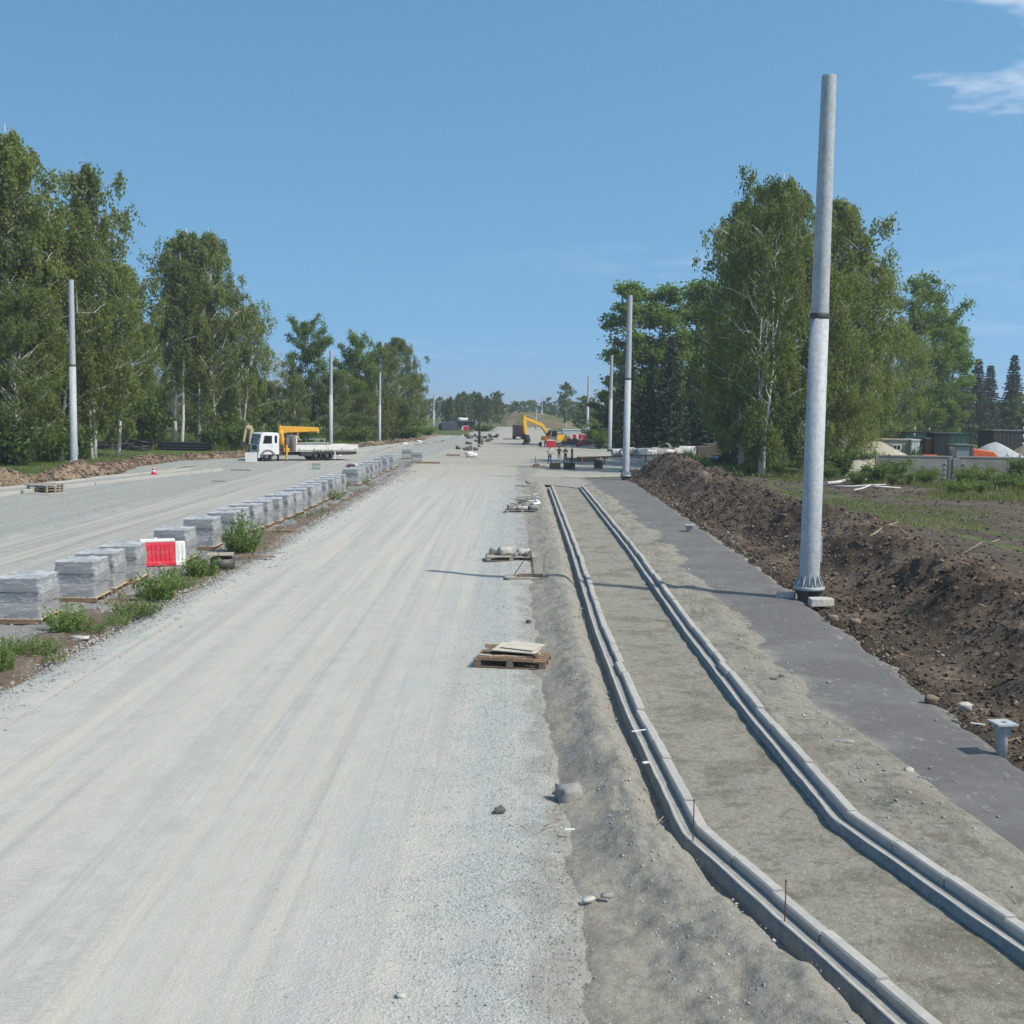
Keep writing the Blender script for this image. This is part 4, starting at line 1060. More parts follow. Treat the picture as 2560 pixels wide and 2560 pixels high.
# film-wrapped kerbstones on pallets
t = NT('wrapped_concrete'); w = t.coords(world=False)
oi = t.new('ShaderNodeObjectInfo')
c = t.ramp(t.noise(w, 3, 6, 0.7), [(0.3, (0.17, 0.177, 0.19)), (0.7, (0.28, 0.285, 0.295))])
c = t.mix(t.math('MULTIPLY', oi.outputs['Random'], 0.45), c, (0.20, 0.208, 0.225, 1))
M_WKERB = t.set(c, 0.75, 0, t.bump(t.noise(w, 30, 3), 0.2, 0.01), 0.3)
t = NT('stretch_film')
w = t.coords(world=False, scale=(1, 1, 5)); nn = t.noise(w, 2.6, 6, 0.7, 1.0)
t.set((0.72, 0.75, 0.78, 1), 0.22, 0, t.bump(nn, 0.9, 0.06), 0.6)
al = t.rng(nn, 0.36, 0.76, 0.14, 0.62); t.l.new(al, t.b.inputs['Alpha'])
M_FILM = t.m
M_FILMT = t.m.copy(); M_FILMT.name = 'sunlit_bunched_film'  # bunched top film, more opaque to paint sunlight onto the stack tops
for n_ in M_FILMT.node_tree.nodes:
    if n_.type == 'MAP_RANGE': n_.inputs[3].default_value = 0.45; n_.inputs[4].default_value = 0.85
def chamf(w, d, h, top):
    """kerbstone lying across: width w (x), thickness d (y), height h, narrower at its top or bottom"""
    m = MB(); q = 0.05
    a, b = (w, w - 2 * q) if top else (w - 2 * q, w)
    m.add([(-a / 2, 0, 0), (a / 2, 0, 0), (a / 2, d, 0), (-a / 2, d, 0), (-b / 2, 0, h), (b / 2, 0, h), (b / 2, d, h), (-b / 2, d, h)],
          [(0, 3, 2, 1), (4, 5, 6, 7), (0, 1, 5, 4), (1, 2, 6, 5), (2, 3, 7, 6), (3, 0, 4, 7)])
    return m.mesh('kerbstone', M_WKERB)
KS = [chamf(1.06, 0.150, 0.33, True), chamf(1.14, 0.150, 0.30, False), chamf(1.06, 0.150, 0.32, True)]
def film_mesh():
    """stretch film: loose skin round the three tiers, slack at the steps"""
    m = MB(); n = 9
    prof = [(0.55, 0.12), (0.56, 0.17), (0.545, 0.40), (0.585, 0.50), (0.592, 0.60), (0.585, 0.76), (0.55, 0.82), (0.53, 1.10)]
    prof = [(a, b) for a, b in prof]
    rings = []
    rs = RS(8)
    for r_, z in prof:
        hx, hy = r_, (0.66 if z < 0.45 else 0.60 if z < 0.78 else 0.62) + 0.006
        ring = []
        for k in range(n): ring.append((-hx + 2 * hx * k / n, -hy))
        for k in range(n): ring.append((hx, -hy + 2 * hy * k / n))
        for k in range(n): ring.append((hx - 2 * hx * k / n, hy))
        for k in range(n): ring.append((-hx, hy - 2 * hy * k / n))
        rings.append([(x + rs.normal(0, 0.004), y + rs.normal(0, 0.004), z + rs.normal(0, 0.012) * (z > 0.2)) for x, y in ring])
    m.add([p for r_ in rings for p in r_], [(i * 4 * n + k, i * 4 * n + (k + 1) % (4 * n), (i + 1) * 4 * n + (k + 1) % (4 * n), (i + 1) * 4 * n + k) for i in range(len(rings) - 1) for k in range(4 * n)], 0, True)
    e = (len(rings) - 1) * 4 * n
    m.add([(0, 0, 1.122)] + rings[-1], [(0, 1 + k, 1 + (k + 1) % (4 * n)) for k in range(4 * n)], 1)
    return m.mesh('film', [M_FILM, M_FILMT])
FILM = film_mesh()
def kerb_stack(p, rz, label, s=1.0, tiers=3):
    o = thing('kerb_pallet', p, rz, label, 'pallet', 'film-wrapped kerbstone pallets on the median')
    o.scale = (s, s, s)
    pallet_parts(o, 1.2, 1.36, M_WOOD, M_WOODD, 8, 0.0, 'y', 0.13)
    for ti in range(tiers):
        nb = (8, 7, 8)[ti]; z = (0.132, 0.466, 0.770)[ti]
        y0 = -nb * 0.155 / 2 + (0.02, 0.03, 0.0)[ti]
        for k in range(nb):
            q = link('kerbstone', KS[ti], o); q.location = ((0.0, 0.01, -0.01)[ti], y0 + k * 0.155, z)
    link('film', FILM, o)
    return o
ORD = ['first', 'second', 'third', 'fourth', 'fifth', 'sixth', 'seventh', 'eighth', 'ninth', 'tenth', 'eleventh', 'twelfth', 'thirteenth', 'fourteenth', 'fifteenth', 'sixteenth', 'seventeenth', 'eighteenth']
stack_d = [28.9, 32.1, 33.75, 35.4, 40.0, 43.7, 46.4, 48.1, 49.9, 51.8, 53.7, 55.6, 57.6, 60.0, 61.9, 63.8, 66.0, 68.0, 70.2, 72.4, 79.5, 82.0, 84.4, 87.2, 90.0, 93.2, 96.5, 100.5, 104.0]
_sr = random.Random(3)
stack_p = []
for k, d in enumerate(stack_d):
    xr = float(np.interp(d, [28, 35, 44, 58, 105], [-11.2, -11.0, -10.8, -10.4, -10.2]))
    p = Vector((xr - 0.62, d - 0.70, 0.045)); stack_p.append(p)
    if k < 4: lb = f'{ORD[k]} film-wrapped kerbstone pallet from the left picture edge'
    elif k < 20: lb = f'{ORD[k - 4]} film-wrapped kerbstone pallet beyond the near red barrier'
    else: lb = f'{ORD[k - 20]} film-wrapped kerbstone pallet beyond the far red barrier'
    p.x += _sr.uniform(-0.13, 0.08)
    kerb_stack(p, _sr.uniform(-0.10, 0.10), lb, 1.0 + _sr.uniform(-0.02, 0.03))
for x, y, lb in ((787, 873, 'lone film-wrapped kerbstone pallet at the road end of the row'), (768, 866, 'kerbstone pallet half hidden behind the lone one at the row end')):
    kerb_stack(G(x, y, 0.0), 0.1, lb, 0.95)

# ================================================================ plastic barriers
M_RED = plain('red_plastic', (0.62, 0.025, 0.05), 0.42, 0, 0.12, 2, 0.5, (0.45, 0.22, 0.2))
M_WHITE = plain('white_plastic', (0.72, 0.72, 0.70), 0.45, 0, 0.10, 2, 0.5, (0.5, 0.47, 0.42))
M_BLK = plain('black_rubber', (0.022, 0.022, 0.024), 0.7, 0, 0.4, 3, 0.4, (0.10, 0.09, 0.08))
def barrier(p, rz, label, s=1.0):
    o = thing('road_barrier', p, rz, label, 'barrier', 'red and white plastic road barriers')
    o.scale = (s, s, s)
    def prof(y0, y1, mat, nm, ribs):
        m = MB(); m.prism([(-0.27, 0), (0.27, 0), (0.27, 0.12), (0.20, 0.16), (0.13, 0.72), (0.11, 0.80), (-0.11, 0.80), (-0.13, 0.72), (-0.20, 0.16), (-0.27, 0.12)], y0, y1)
        b = m.build(nm, mat, o, 0.015)
        n = int((y1 - y0) / 0.13)
        rb = MB().add([(0.222, 0, 0.16), (0.222, 0.05, 0.16), (0.146, 0.05, 0.70), (0.146, 0, 0.70), (0.19, -0.01, 0.16), (0.19, 0.06, 0.16), (0.12, 0.06, 0.71), (0.12, -0.01, 0.71)],
                      [(0, 1, 2, 3), (4, 0, 3, 7), (1, 5, 6, 2), (3, 2, 6, 7), (4, 5, 1, 0)]).mesh('rib', mat)
        for sgn in (0, 1):
            for k in range(n):
                q = link('rib', rb, b)
                q.location = (0, y0 + 0.08 + k * 0.13 + (0.05 if sgn else 0), 0); q.rotation_euler = (0, 0, math.pi * sgn)
    prof(-0.75, 0.28, M_RED, 'red_shell', True); 
    MB().prism([(-0.12, 0.80), (0.12, 0.80), (0.10, 0.90), (-0.10, 0.90)], -0.75, 0.28).build('top_rail', M_WHITE, o, 0.02)
    prof(0.284, 0.58, M_WHITE, 'white_shell', True)
    MB().lathe([(0.06, 0.905), (0.06, 0.94)], 12, c=(0, -0.3)).build('filler_cap', M_WHITE, o)
    return o
xr = -10.7
pb = G(312, 1066, 0.06)
barrier(pb, rad(-66), 'near red water barrier with white top between the kerbstone pallets', 1.06).scale = (1.0, 1.08, 0.98)
pb2 = G(662, 897, 0.05); barrier(pb2, rad(40), 'far red and white barrier among the kerbstone pallets', 1.05)
p = G(342, 1052, 0.06); o = thing('rubber_base_stack', p, 0.3, 'stack of black ribbed rubber bases right behind the near red barrier', 'rubber bases')
rbm = MB().lathe([(0.26, 0.0), (0.27, 0.03), (0.27, 0.10), (0.20, 0.125), (0.20, 0.14)], 18).mesh('rubber_base', M_BLK)
for k in range(4):
    q = link('rubber_base', rbm, o); q.location = (0, 0, k * 0.142); q.rotation_euler = (0, 0, k)
# manhole ring with lid
p = G(420, 1070, 0.06); o = thing('manhole_ring', p, 0.2, 'black manhole ring with a thin lid beside the weeds', 'manhole')
MB().lathe([(0.40, -0.05), (0.40, 0.30), (0.33, 0.30), (0.33, 0.02)], 28).build('ring', M_DKSTEEL, o)
MB().lathe([(0.31, 0.302), (0.31, 0.40), (0.36, 0.41)], 24).build('collar', M_DKSTEEL, o)
MB().box(-0.50, 0.36, -0.36, 0.36, 0.415, 0.45).build('lid_board', M_WOODG, o, 0.005)
# planks on the median
def plank(x, y, L, W, T, rz, label, mat=None, z=None, name='plank', cat='plank', group=None):
    p = G(x, y, z or 0.0); gz = ground_z(p.x, p.y) if z is None else z
    m = MB(); m.box(-L / 2, L / 2, -W / 2, W / 2, 0, T)
    o = m.build(name, mat or M_WOODG, None, 0.004, (p.x, p.y, gz + 0.01), rz)
    return tag(o, label, cat, group)
plank(478, 1052, 1.5, 0.14, 0.04, 0.12, 'brown plank on the median right of the manhole ring', M_WOODD, 0.08)
plank(515, 1003, 1.7, 0.2, 0.05, 0.5, 'weathered plank on the median halfway along the pallet row', M_WOODD, 0.08)
rock(151, 1208, (0.42, 0.2, 0.12), 'pale flat stone at the median edge by the weeds', M_PALE, 7, 0.06)

# weeds on the median
for k, (x, y, yt, kind, wd, lb) in enumerate([
    (452, 1042, 962, 'w3', 1.3, 'tallest weed clump beyond the manhole ring'),
    (380, 1086, 1035, 'w1', 1.25, 'dense weed clump just left of the manhole ring'),
    (300, 1130, 1064, 'w1', 1.4, 'weed clump right before the near red barrier'),
    (255, 1162, 1118, 'w2', 1.2, 'low weed clump halfway between barrier and nearest pallet'),
    (165, 1192, 1160, 'w2', 1.4, 'weed clump beside the pale flat stone'),
    (125, 1190, 1132, 'w1', 1.5, 'broad weed clump before the nearest pallet'),
    (72, 1232, 1190, 'w2', 1.2, 'weed clump left of the pale flat stone'),
    (8, 1268, 1195, 'w3', 0.9, 'weed clump at the left picture edge'),
    (20, 1236, 1196, 'w2', 1.0, 'low weeds at the left edge behind the front clump'),
    (345, 1108, 1085, 'w2', 1.3, 'low spreading weeds by the manhole ring'),
    (590, 946, 912, 'w1', 1.5, 'weed clump by the middle of the kerbstone pallet row'),
    (612, 942, 915, 'w2', 1.6, 'low weeds left of the far barrier'),
    (640, 924, 900, 'w1', 1.6, 'weed clump just left of the far red barrier'),
    (668, 912, 893, 'w2', 1.7, 'low weeds at the foot of the far red barrier'),
    (225, 1178, 1150, 'w2', 1.0, 'small weeds on bare soil in the median')]):
    p = G(x, y, 0.05); bush(kind, p, up(x, yt, p) - 0.05, lb, 'weeds on the median', 'weed_clump', 'weeds', wd)
# ================================================================ vehicles
M_CABW = plain('white_paint', (0.74, 0.75, 0.76), 0.32, 0, 0.06, 1.2, 0.5, (0.52, 0.48, 0.42))
M_BEDW = plain('chalky_white_paint', (0.70, 0.68, 0.66), 0.5, 0, 0.10, 1.4, 0.4, (0.46, 0.40, 0.34))
M_YEL = plain('yellow_paint', (0.70, 0.36, 0.025), 0.4, 0, 0.14, 1.2, 0.5, (0.42, 0.27, 0.10))
M_EXY = plain('excavator_yellow', (0.72, 0.42, 0.03), 0.45, 0, 0.14, 1.2, 0.5, (0.40, 0.30, 0.14))
M_DARK = plain('dark_underbody', (0.045, 0.045, 0.045), 0.7, 0.2, 0.4, 2, 0.4, (0.16, 0.14, 0.12))
M_GREYP = plain('grey_plastic', (0.13, 0.132, 0.14), 0.6, 0, 0.2, 2, 0.4, (0.25, 0.22, 0.19))
M_TYRE = plain('tyre_rubber', (0.03, 0.03, 0.03), 0.85, 0, 0.3, 4, 0.3, (0.16, 0.145, 0.125))
M_RIM = plain('rim_steel', (0.50, 0.51, 0.52), 0.45, 0.5, 0.2, 4, 0.5, (0.3, 0.27, 0.24))
M_BEIGE = plain('beige_paint', (0.48, 0.41, 0.29), 0.6, 0, 0.15, 2, 0.4, (0.3, 0.25, 0.19))
M_ORNG = plain('orange_paint', (0.72, 0.13, 0.035), 0.4, 0, 0.12, 1.5, 0.5, (0.4, 0.22, 0.14))
M_DKRED = plain('dark_red_paint', (0.055, 0.018, 0.02), 0.5, 0, 0.2, 1.5, 0.5, (0.14, 0.09, 0.08))
M_NAVY = plain('dark_car_paint', (0.016, 0.018, 0.026), 0.18, 0.2, 0.15, 1.5, 0.6)
t = NT('vehicle_glass'); t.set((0.016, 0.02, 0.024, 1), 0.06, 0, None, 0.7); M_GLASS = t.m
t = NT('lamp_lens'); t.set((0.65, 0.66, 0.68, 1), 0.12, 0, None, 0.7); M_LENS = t.m
t = NT('tail_lens'); t.set((0.35, 0.02, 0.02, 1), 0.2, 0, None, 0.6); M_TAIL = t.m

def wheel(o, x, y, r, wd, name='wheel', side=-1):
    w_ = MB()
    prof = [(r * 0.55, -wd / 2), (r * 0.90, -wd / 2), (r, -wd * 0.36), (r, wd * 0.36), (r * 0.90, wd / 2), (r * 0.55, wd / 2)]
    M_ = Matrix.Rotation(rad(90), 4, 'X')
    m = MB().lathe(prof, 26, cap=False); m.v = [tuple(M_ @ Vector(v)) for v in m.v]
    q = m.build('tyre', M_TYRE)
    e = bpy.data.objects.new(name, None); COL.objects.link(e); e.parent = o; e.location = (x, y, r)
    q.parent = e
    m = MB().lathe([(r * 0.56, -wd * 0.42), (r * 0.50, -wd * 0.28), (r * 0.30, -wd * 0.22), (r * 0.20, -wd * 0.44), (r * 0.10, -wd * 0.46)], 20)
    m.v = [tuple(M_ @ Vector(v)) for v in m.v]
    k = m.build('rim', M_RIM, e)
    if side > 0: k.rotation_euler = (0, 0, math.pi)
    return e

def crane_lorry():
    c = G(571, 869); c = Vector((c.x, c.y + 1.2, 0.0))
    o = thing('crane_lorry', c, rad(33), 'white flatbed lorry with folded yellow crane parked on the far carriageway', 'lorry')
    B = lambda nm, mat, *bx, bev=0.0: MB().box(*bx).build(nm, mat, o, bev)
    # cab: side profile extruded
    cab = MB().prism([(-5.15, 0.62), (-3.15, 0.62), (-3.15, 2.62), (-3.35, 2.72), (-4.75, 2.72), (-4.98, 2.58), (-5.20, 1.55)], -1.22, 1.22).build('cab', M_CABW, o, 0.06)
    ws = MB().add([(-5.235, -1.06, 1.62), (-5.235, 1.06, 1.62), (-5.02, 1.02, 2.50), (-5.02, -1.02, 2.50)], [(0, 3, 2, 1)]).build('windscreen', M_GLASS, o)
    for s in (-1, 1):
        y = s * 1.226
        d = MB().prism([(-4.92, 0.80), (-3.78, 0.80), (-3.78, 2.56), (-4.72, 2.56), (-4.94, 1.72)], y - 0.008, y + 0.008).build('door', M_CABW, o)
        MB().prism([(-4.82, 1.68), (-3.90, 1.68), (-3.90, 2.44), (-4.66, 2.44)], y - 0.016 , y + 0.016).build('window', M_GLASS, d)
        MB().box(-4.0, -3.85, y - 0.03, y + 0.03, 1.42, 1.47).build('handle', M_GREYP, d)
        MB().prism([(-3.62, 1.74), (-3.38, 1.74), (-3.38, 2.44), (-3.62, 2.44)], y - 0.012, y + 0.012).build('rear_window', M_GLASS, o)
        MB().box(-5.38, -5.26, s * 1.34 - 0.09, s * 1.34 + 0.09, 1.75, 2.25).build('mirror', M_GREYP, o, 0.02)
        MB().box(-5.24, -5.17, s * 0.92 - 0.2, s * 0.92 + 0.2, 0.95, 1.15).build('headlight', M_LENS, o, 0.03)
        f = MB()
        pf = [(-4.32 + 0.74 * math.cos(a), 0.45 + 0.66 * math.sin(a)) for a in np.linspace(0.15, math.pi - 0.1, 10)]
        pf2 = [(-4.32 + 0.56 * math.cos(a), 0.45 + 0.50 * math.sin(a)) for a in np.linspace(math.pi - 0.1, 0.15, 10)]
        f.prism(pf + pf2, min(y * 0.98, y * 1.03), max(y * 0.98, y * 1.03)).build('wheel_arch', M_GREYP, o)
        st = MB().box(-5.12, -4.80, min(y * 0.97, y * 1.025), max(y * 0.97, y * 1.025), 0.36, 0.68).build('step', M_GREYP, o, 0.02)
    B('grille', M_GREYP, -5.245, -5.16, -0.62, 0.62, 1.02, 1.50, bev=0.03)
    gr = o.children[-1]
    for k in range(4): MB().box(-5.262, -5.24, -0.56, 0.56, 1.08 + k * 0.1, 1.12 + k * 0.1).build('grille_bar', M_DARK, gr)
    MB().prism([(-5.32, 0.30), (-5.05, 0.30), (-5.05, 0.90), (-5.24, 0.90)], -1.22, 1.22).build('bumper', M_CABW, o, 0.04)
    B('sun_visor', M_GREYP, -5.16, -4.98, -1.05, 1.05, 2.52, 2.58)
    B('chassis', M_DARK, -5.0, 5.0, -0.45, 0.45, 0.52, 0.80)
    B('engine_block', M_DARK, -3.12, -2.62, -1.0, 1.0, 0.55, 1.55, bev=0.04)
    B('fuel_tank', M_DARK, -0.95, 0.25, -1.2, -0.72, 0.42, 0.92, bev=0.06)
    for s in (-1, 1):
        wheel(o, -4.32, s * 1.03, 0.49, 0.32, side=s)
        wheel(o, 0.85, s * 0.95, 0.49, 0.52, side=s); wheel(o, 2.02, s * 0.95, 0.49, 0.52, side=s)
        for xx in (0.85, 2.02):
            pf = [(xx + 0.64 * math.cos(a), 0.49 + 0.60 * math.sin(a)) for a in np.linspace(0.35, math.pi - 0.35, 9)]
            pf2 = [(xx + 0.60 * math.cos(a), 0.49 + 0.56 * math.sin(a)) for a in np.linspace(math.pi - 0.35, 0.35, 9)]
            MB().prism(pf + pf2, min(s * 0.68, s * 1.23), max(s * 0.68, s * 1.23)).build('mudguard', M_GREYP, o)
        side = B('side_board', M_BEDW, -1.35, 5.15, s * 1.22 - 0.03, s * 1.22 + 0.03, 1.04, 1.56, bev=0.01)
        for k in range(5):
            MB().box(-1.1 + k * 1.5, -1.02 + k * 1.5, min(s * 1.25, s * 1.27), max(s * 1.25, s * 1.27), 1.02, 1.2).build('latch', M_GREYP, side)
        MB().box(1.80, 1.92, min(s * 1.19, s * 1.28), max(s * 1.19, s * 1.28), 0.98, 1.60).build('centre_post', M_BEDW, o)
        og = MB().box(-2.45, -2.27, s * 1.12 - 0.09, s * 1.12 + 0.09, 0.10, 1.5).build('outrigger', M_YEL, o, 0.02)
        MB().lathe([(0.17, 0.0), (0.17, 0.05), (0.06, 0.1)], 14, c=(-2.36, s * 1.12)).build('outrigger_foot', M_DARK, og)
        MB().box(2.70, 2.80, s * 1.1 - 0.03, s * 1.1 + 0.03, 0.12, 1.0).build('marker_post', M_BEDW, o)
    B('bed_floor', M_BEDW, -1.35, 5.15, -1.18, 1.18, 0.90, 1.035)
    B('head_board', M_BEDW, -1.46, -1.36, -1.24, 1.24, 0.90, 2.48, bev=0.02)
    B('tail_board', M_BEDW, 5.16, 5.22, -1.24, 1.24, 1.0, 1.56, bev=0.01)
    B('underrun_bar', M_DARK, 2.9, 5.1, -1.15, 1.15, 0.60, 0.86)
    B('crane_base', M_YEL, -2.62, -2.02, -1.05, 1.05, 0.85, 1.22, bev=0.03)
    MB().tube([(-2.36, 0, 1.2), (-2.36, 0, 1.9), (-2.42, 0, 2.45), (-2.5, 0, 3.0)], [0.30, 0.25, 0.22, 0.2], 12).build('crane_column', M_YEL, o)
    MB().box(-2.15, -1.75, -0.45, 0.45, 1.25, 2.15).build('winch_housing', M_GREYP, o, 0.05)
    MB().prism([(-2.72, 2.62), (-2.35, 2.62), (-1.9, 2.72), (1.2, 2.86), (1.32, 3.02), (1.3, 3.22), (1.0, 3.26), (-2.5, 3.36), (-2.72, 3.5)], -0.19, 0.19).build('boom', M_YEL, o, 0.02)
    MB().box(0.2, 1.34, -0.14, 0.14, 2.80, 3.16).build('boom_extension', M_YEL, o, 0.02)
    MB().prism([(1.05, 3.24), (1.35, 3.24), (1.50, 2.95), (1.46, 2.66), (1.34, 2.66), (1.25, 2.86)], -0.12, 0.12).build('boom_head', M_YEL, o, 0.02)
    MB().tube([(-2.2, 0, 1.7), (-1.25, 0, 2.75)], [0.09, 0.075], 10).build('lift_cylinder', M_GREYP, o)
    hk = MB().tube([(1.42, 0, 2.7), (1.42, 0, 2.1)], 0.02, 6).build('hoist_cable', M_DARK, o)
    MB().tube([(1.42, 0, 2.12), (1.42, 0, 1.98), (1.50, 0, 1.90), (1.44, 0, 1.82), (1.36, 0, 1.86)], [0.07, 0.06, 0.05, 0.04, 0.03], 8).build('hook', M_YEL, hk)
    return o
lorry = crane_lorry()
M_GREENP = plain('green_grey_paint', (0.30, 0.38, 0.36), 0.6, 0, 0.15, 2, 0.4)
def on_lorry(m, nm, mat, lx, ly, lz, label, cat, rz=0.0):
    o = m.build(nm, mat, None, 0.0)
    a = lorry.rotation_euler.z
    o.location = (lorry.location.x + math.cos(a) * lx - math.sin(a) * ly, lorry.location.y + math.sin(a) * lx + math.cos(a) * ly, lz)
    o.rotation_euler = (0, 0, a + rz)
    return tag(o, label, cat)
o_ = thing('steel_rack', (0, 0, 0), 0, 'pale green steel rack lying on the lorry flatbed', 'rack')
a = lorry.rotation_euler.z
o_.location = (lorry.location.x + math.cos(a) * 0.9 - math.sin(a) * 0.2, lorry.location.y + math.sin(a) * 0.9 + math.cos(a) * 0.2, 1.04); o_.rotation_euler = (0, 0, a)
for k in range(3): MB().box(-1.6, 1.7, -0.8 + k * 0.75, -0.70 + k * 0.75, 0.60, 0.70).build('rail', M_GREENP, o_)
for x_ in (-1.5, -0.4, 0.7, 1.6):
    for y_ in (-0.75, 0.75): MB().box(x_ - 0.04, x_ + 0.04, y_ - 0.035, y_ + 0.035, 0.0, 1.02 if y_ > 0 else 0.6).build('stanchion', M_GREENP, o_)
MB().box(-1.6, 1.7, 0.72, 0.80, 0.98, 1.05).build('top_rail', M_GREENP, o_)
MB().box(-1.6, 1.7, -0.72, 0.72, 0.45, 0.60).build('panel_stack', M_GREENP, o_)

# beige digger arm folded behind the lorry's cab
p = G(462, 866); p = Vector((p.x - 0.6, p.y + 5.5, 0))
o = thing('backhoe', p, rad(20), 'beige digger with raised arm behind the lorry cab', 'digger')
MB().box(-0.2, 2.2, -0.9, 0.9, 0.5, 1.4).build('body', M_BEIGE, o, 0.08)
MB().box(0.7, 2.0, -0.75, 0.75, 1.4, 2.6).build('cab', M_GLASS, o, 0.05)
MB().prism([(-0.3, 1.2), (0.05, 1.2), (0.25, 2.7), (0.05, 3.2), (-0.35, 3.35), (-0.6, 3.1), (-0.45, 2.9), (-0.12, 2.8)], -0.22, 0.22).build('boom', M_BEIGE, o, 0.04)
MB().prism([(-0.62, 3.15), (-0.38, 3.05), (-0.68, 1.5), (-0.9, 1.5)], -0.15, 0.15).build('stick', M_BEIGE, o, 0.03)
MB().prism([(-1.05, 1.55), (-0.62, 1.6), (-0.55, 1.1), (-0.9, 0.8), (-1.2, 1.1)], -0.4, 0.4).build('bucket', M_DARK, o, 0.03)
for x_ in (0.2, 1.8):
    for s in (-1, 1): wheel(o, x_, s * 0.95, 0.45, 0.32, side=s)

def excavator():
    p = G(1041, 842.5)
    o = thing('excavator', p, rad(35), 'yellow tracked excavator with raised bent boom in the far yard', 'excavator')
    s = 1.0; o.scale = (s, s, s)
    for sy in (-1, 1):
        tr = MB().prism([(-1.5, 0.12), (-1.3, 0.0), (1.3, 0.0), (1.5, 0.12), (1.62, 0.38), (1.42, 0.62), (-1.42, 0.62), (-1.62, 0.38)], sy * 0.95 - 0.24, sy * 0.95 + 0.24).build('track', M_DARK, o, 0.04)
        for k in range(5): 
            m = MB().lathe([(0.17, -0.02), (0.17, 0.02)], 12); M_ = Matrix.Rotation(rad(90), 4, 'X')
            m.v = [tuple(M_ @ Vector(v)) for v in m.v]; m.build('roller', M_GREYP, tr, 0, (-1.1 + k * 0.55, sy * 1.205, 0.25))
    MB().lathe([(0.55, 0.5), (0.55, 0.82)], 20).build('slew_ring', M_DARK, o)
    MB().prism([(-1.2, 0.82), (1.9, 0.82), (2.0, 1.1), (1.85, 1.75), (0.3, 1.75), (0.2, 1.5), (-1.2, 1.5)], -1.1, 1.1).build('body', M_EXY, o, 0.06)
    MB().box(0.5, 1.7, -0.8, 0.9, 1.76, 1.92).build('engine_hood', M_GREYP, o, 0.05)
    cb = MB().prism([(-1.15, 0.9), (0.15, 0.9), (0.15, 2.45), (-0.85, 2.45), (-1.15, 1.75)], -1.12, -0.25).build('cab', M_GREYP, o, 0.05)
    MB().prism([(-0.95, 1.5), (0.02, 1.5), (0.02, 2.32), (-0.75, 2.32)], -1.135, -1.12).build('window', M_GLASS, cb)
    MB().add([(-1.17, -1.05, 1.75), (-1.17, -0.32, 1.75), (-0.88, -0.32, 2.42), (-0.88, -1.05, 2.42)], [(0, 3, 2, 1)]).build('windscreen', M_GLASS, cb)
    MB().prism([(-0.55, 1.35), (-0.15, 1.3), (-1.6, 3.3), (-3.6, 3.95), (-4.9, 4.25), (-5.0, 3.95), (-3.6, 3.5), (-1.85, 2.85)], 0.0, 0.42).build('boom', M_EXY, o, 0.03)
    MB().prism([(-5.05, 4.55), (-4.70, 4.5), (-4.55, 3.6), (-4.35, 2.1), (-4.65, 1.5), (-4.85, 2.0), (-5.2, 3.8)], 0.03, 0.38).build('stick', M_EXY, o, 0.03)
    MB().tube([(-2.6, 0.2, 3.6), (-4.75, 0.2, 4.6)], [0.09, 0.07], 8).build('stick_cylinder', M_GREYP, o)
    MB().tube([(-0.7, -0.08, 1.2), (-2.0, -0.08, 2.9)], [0.1, 0.08], 8).build('boom_cylinder', M_GREYP, o)
    MB().prism([(-4.8, 1.75), (-4.35, 1.7), (-4.05, 0.95), (-4.35, 0.35), (-4.95, 0.30), (-4.5, 0.8), (-4.75, 1.2)], -0.35, 0.75).build('bucket', M_DARK, o, 0.03)
    return o
excavator()

def dump_truck():
    p = G(980, 829); o = thing('dump_lorry', p, rad(4), 'dark red lorry seen from behind left of the excavator', 'lorry'); o.scale = (0.8, 0.8, 0.76)
    MB().box(-1.2, 1.2, 0.0, 5.5, 1.0, 3.35).build('body', M_DKRED, o, 0.05)
    MB().box(-1.15, 1.15, -0.05, -0.003, 1.4, 3.2).build('tail_gate', M_DKRED, o, 0.03)
    MB().box(-1.1, 1.1, 5.6, 7.2, 0.8, 3.0).build('cab', M_DKRED, o, 0.08)
    MB().box(-1.15, 1.15, -0.02, 0.25, 0.62, 0.92).build('bumper', M_DARK, o, 0.03)
    for s in (-1, 1):
        MB().box(s * 0.95 - 0.16, s * 0.95 + 0.16, -0.06, -0.022, 0.72, 0.88).build('tail_light', M_TAIL, o)
        for y_ in (0.9, 2.1, 6.2):
            w_ = wheel(o, 0, 0, 0.5, 0.4, side=s); w_.location = (s * 0.92, y_, 0.5); w_.rotation_euler = (0, 0, math.pi / 2)
    MB().box(-0.45, 0.45, 0.3, 7.0, 0.6, 0.98).build('chassis', M_DARK, o)
    return o
dump_truck()

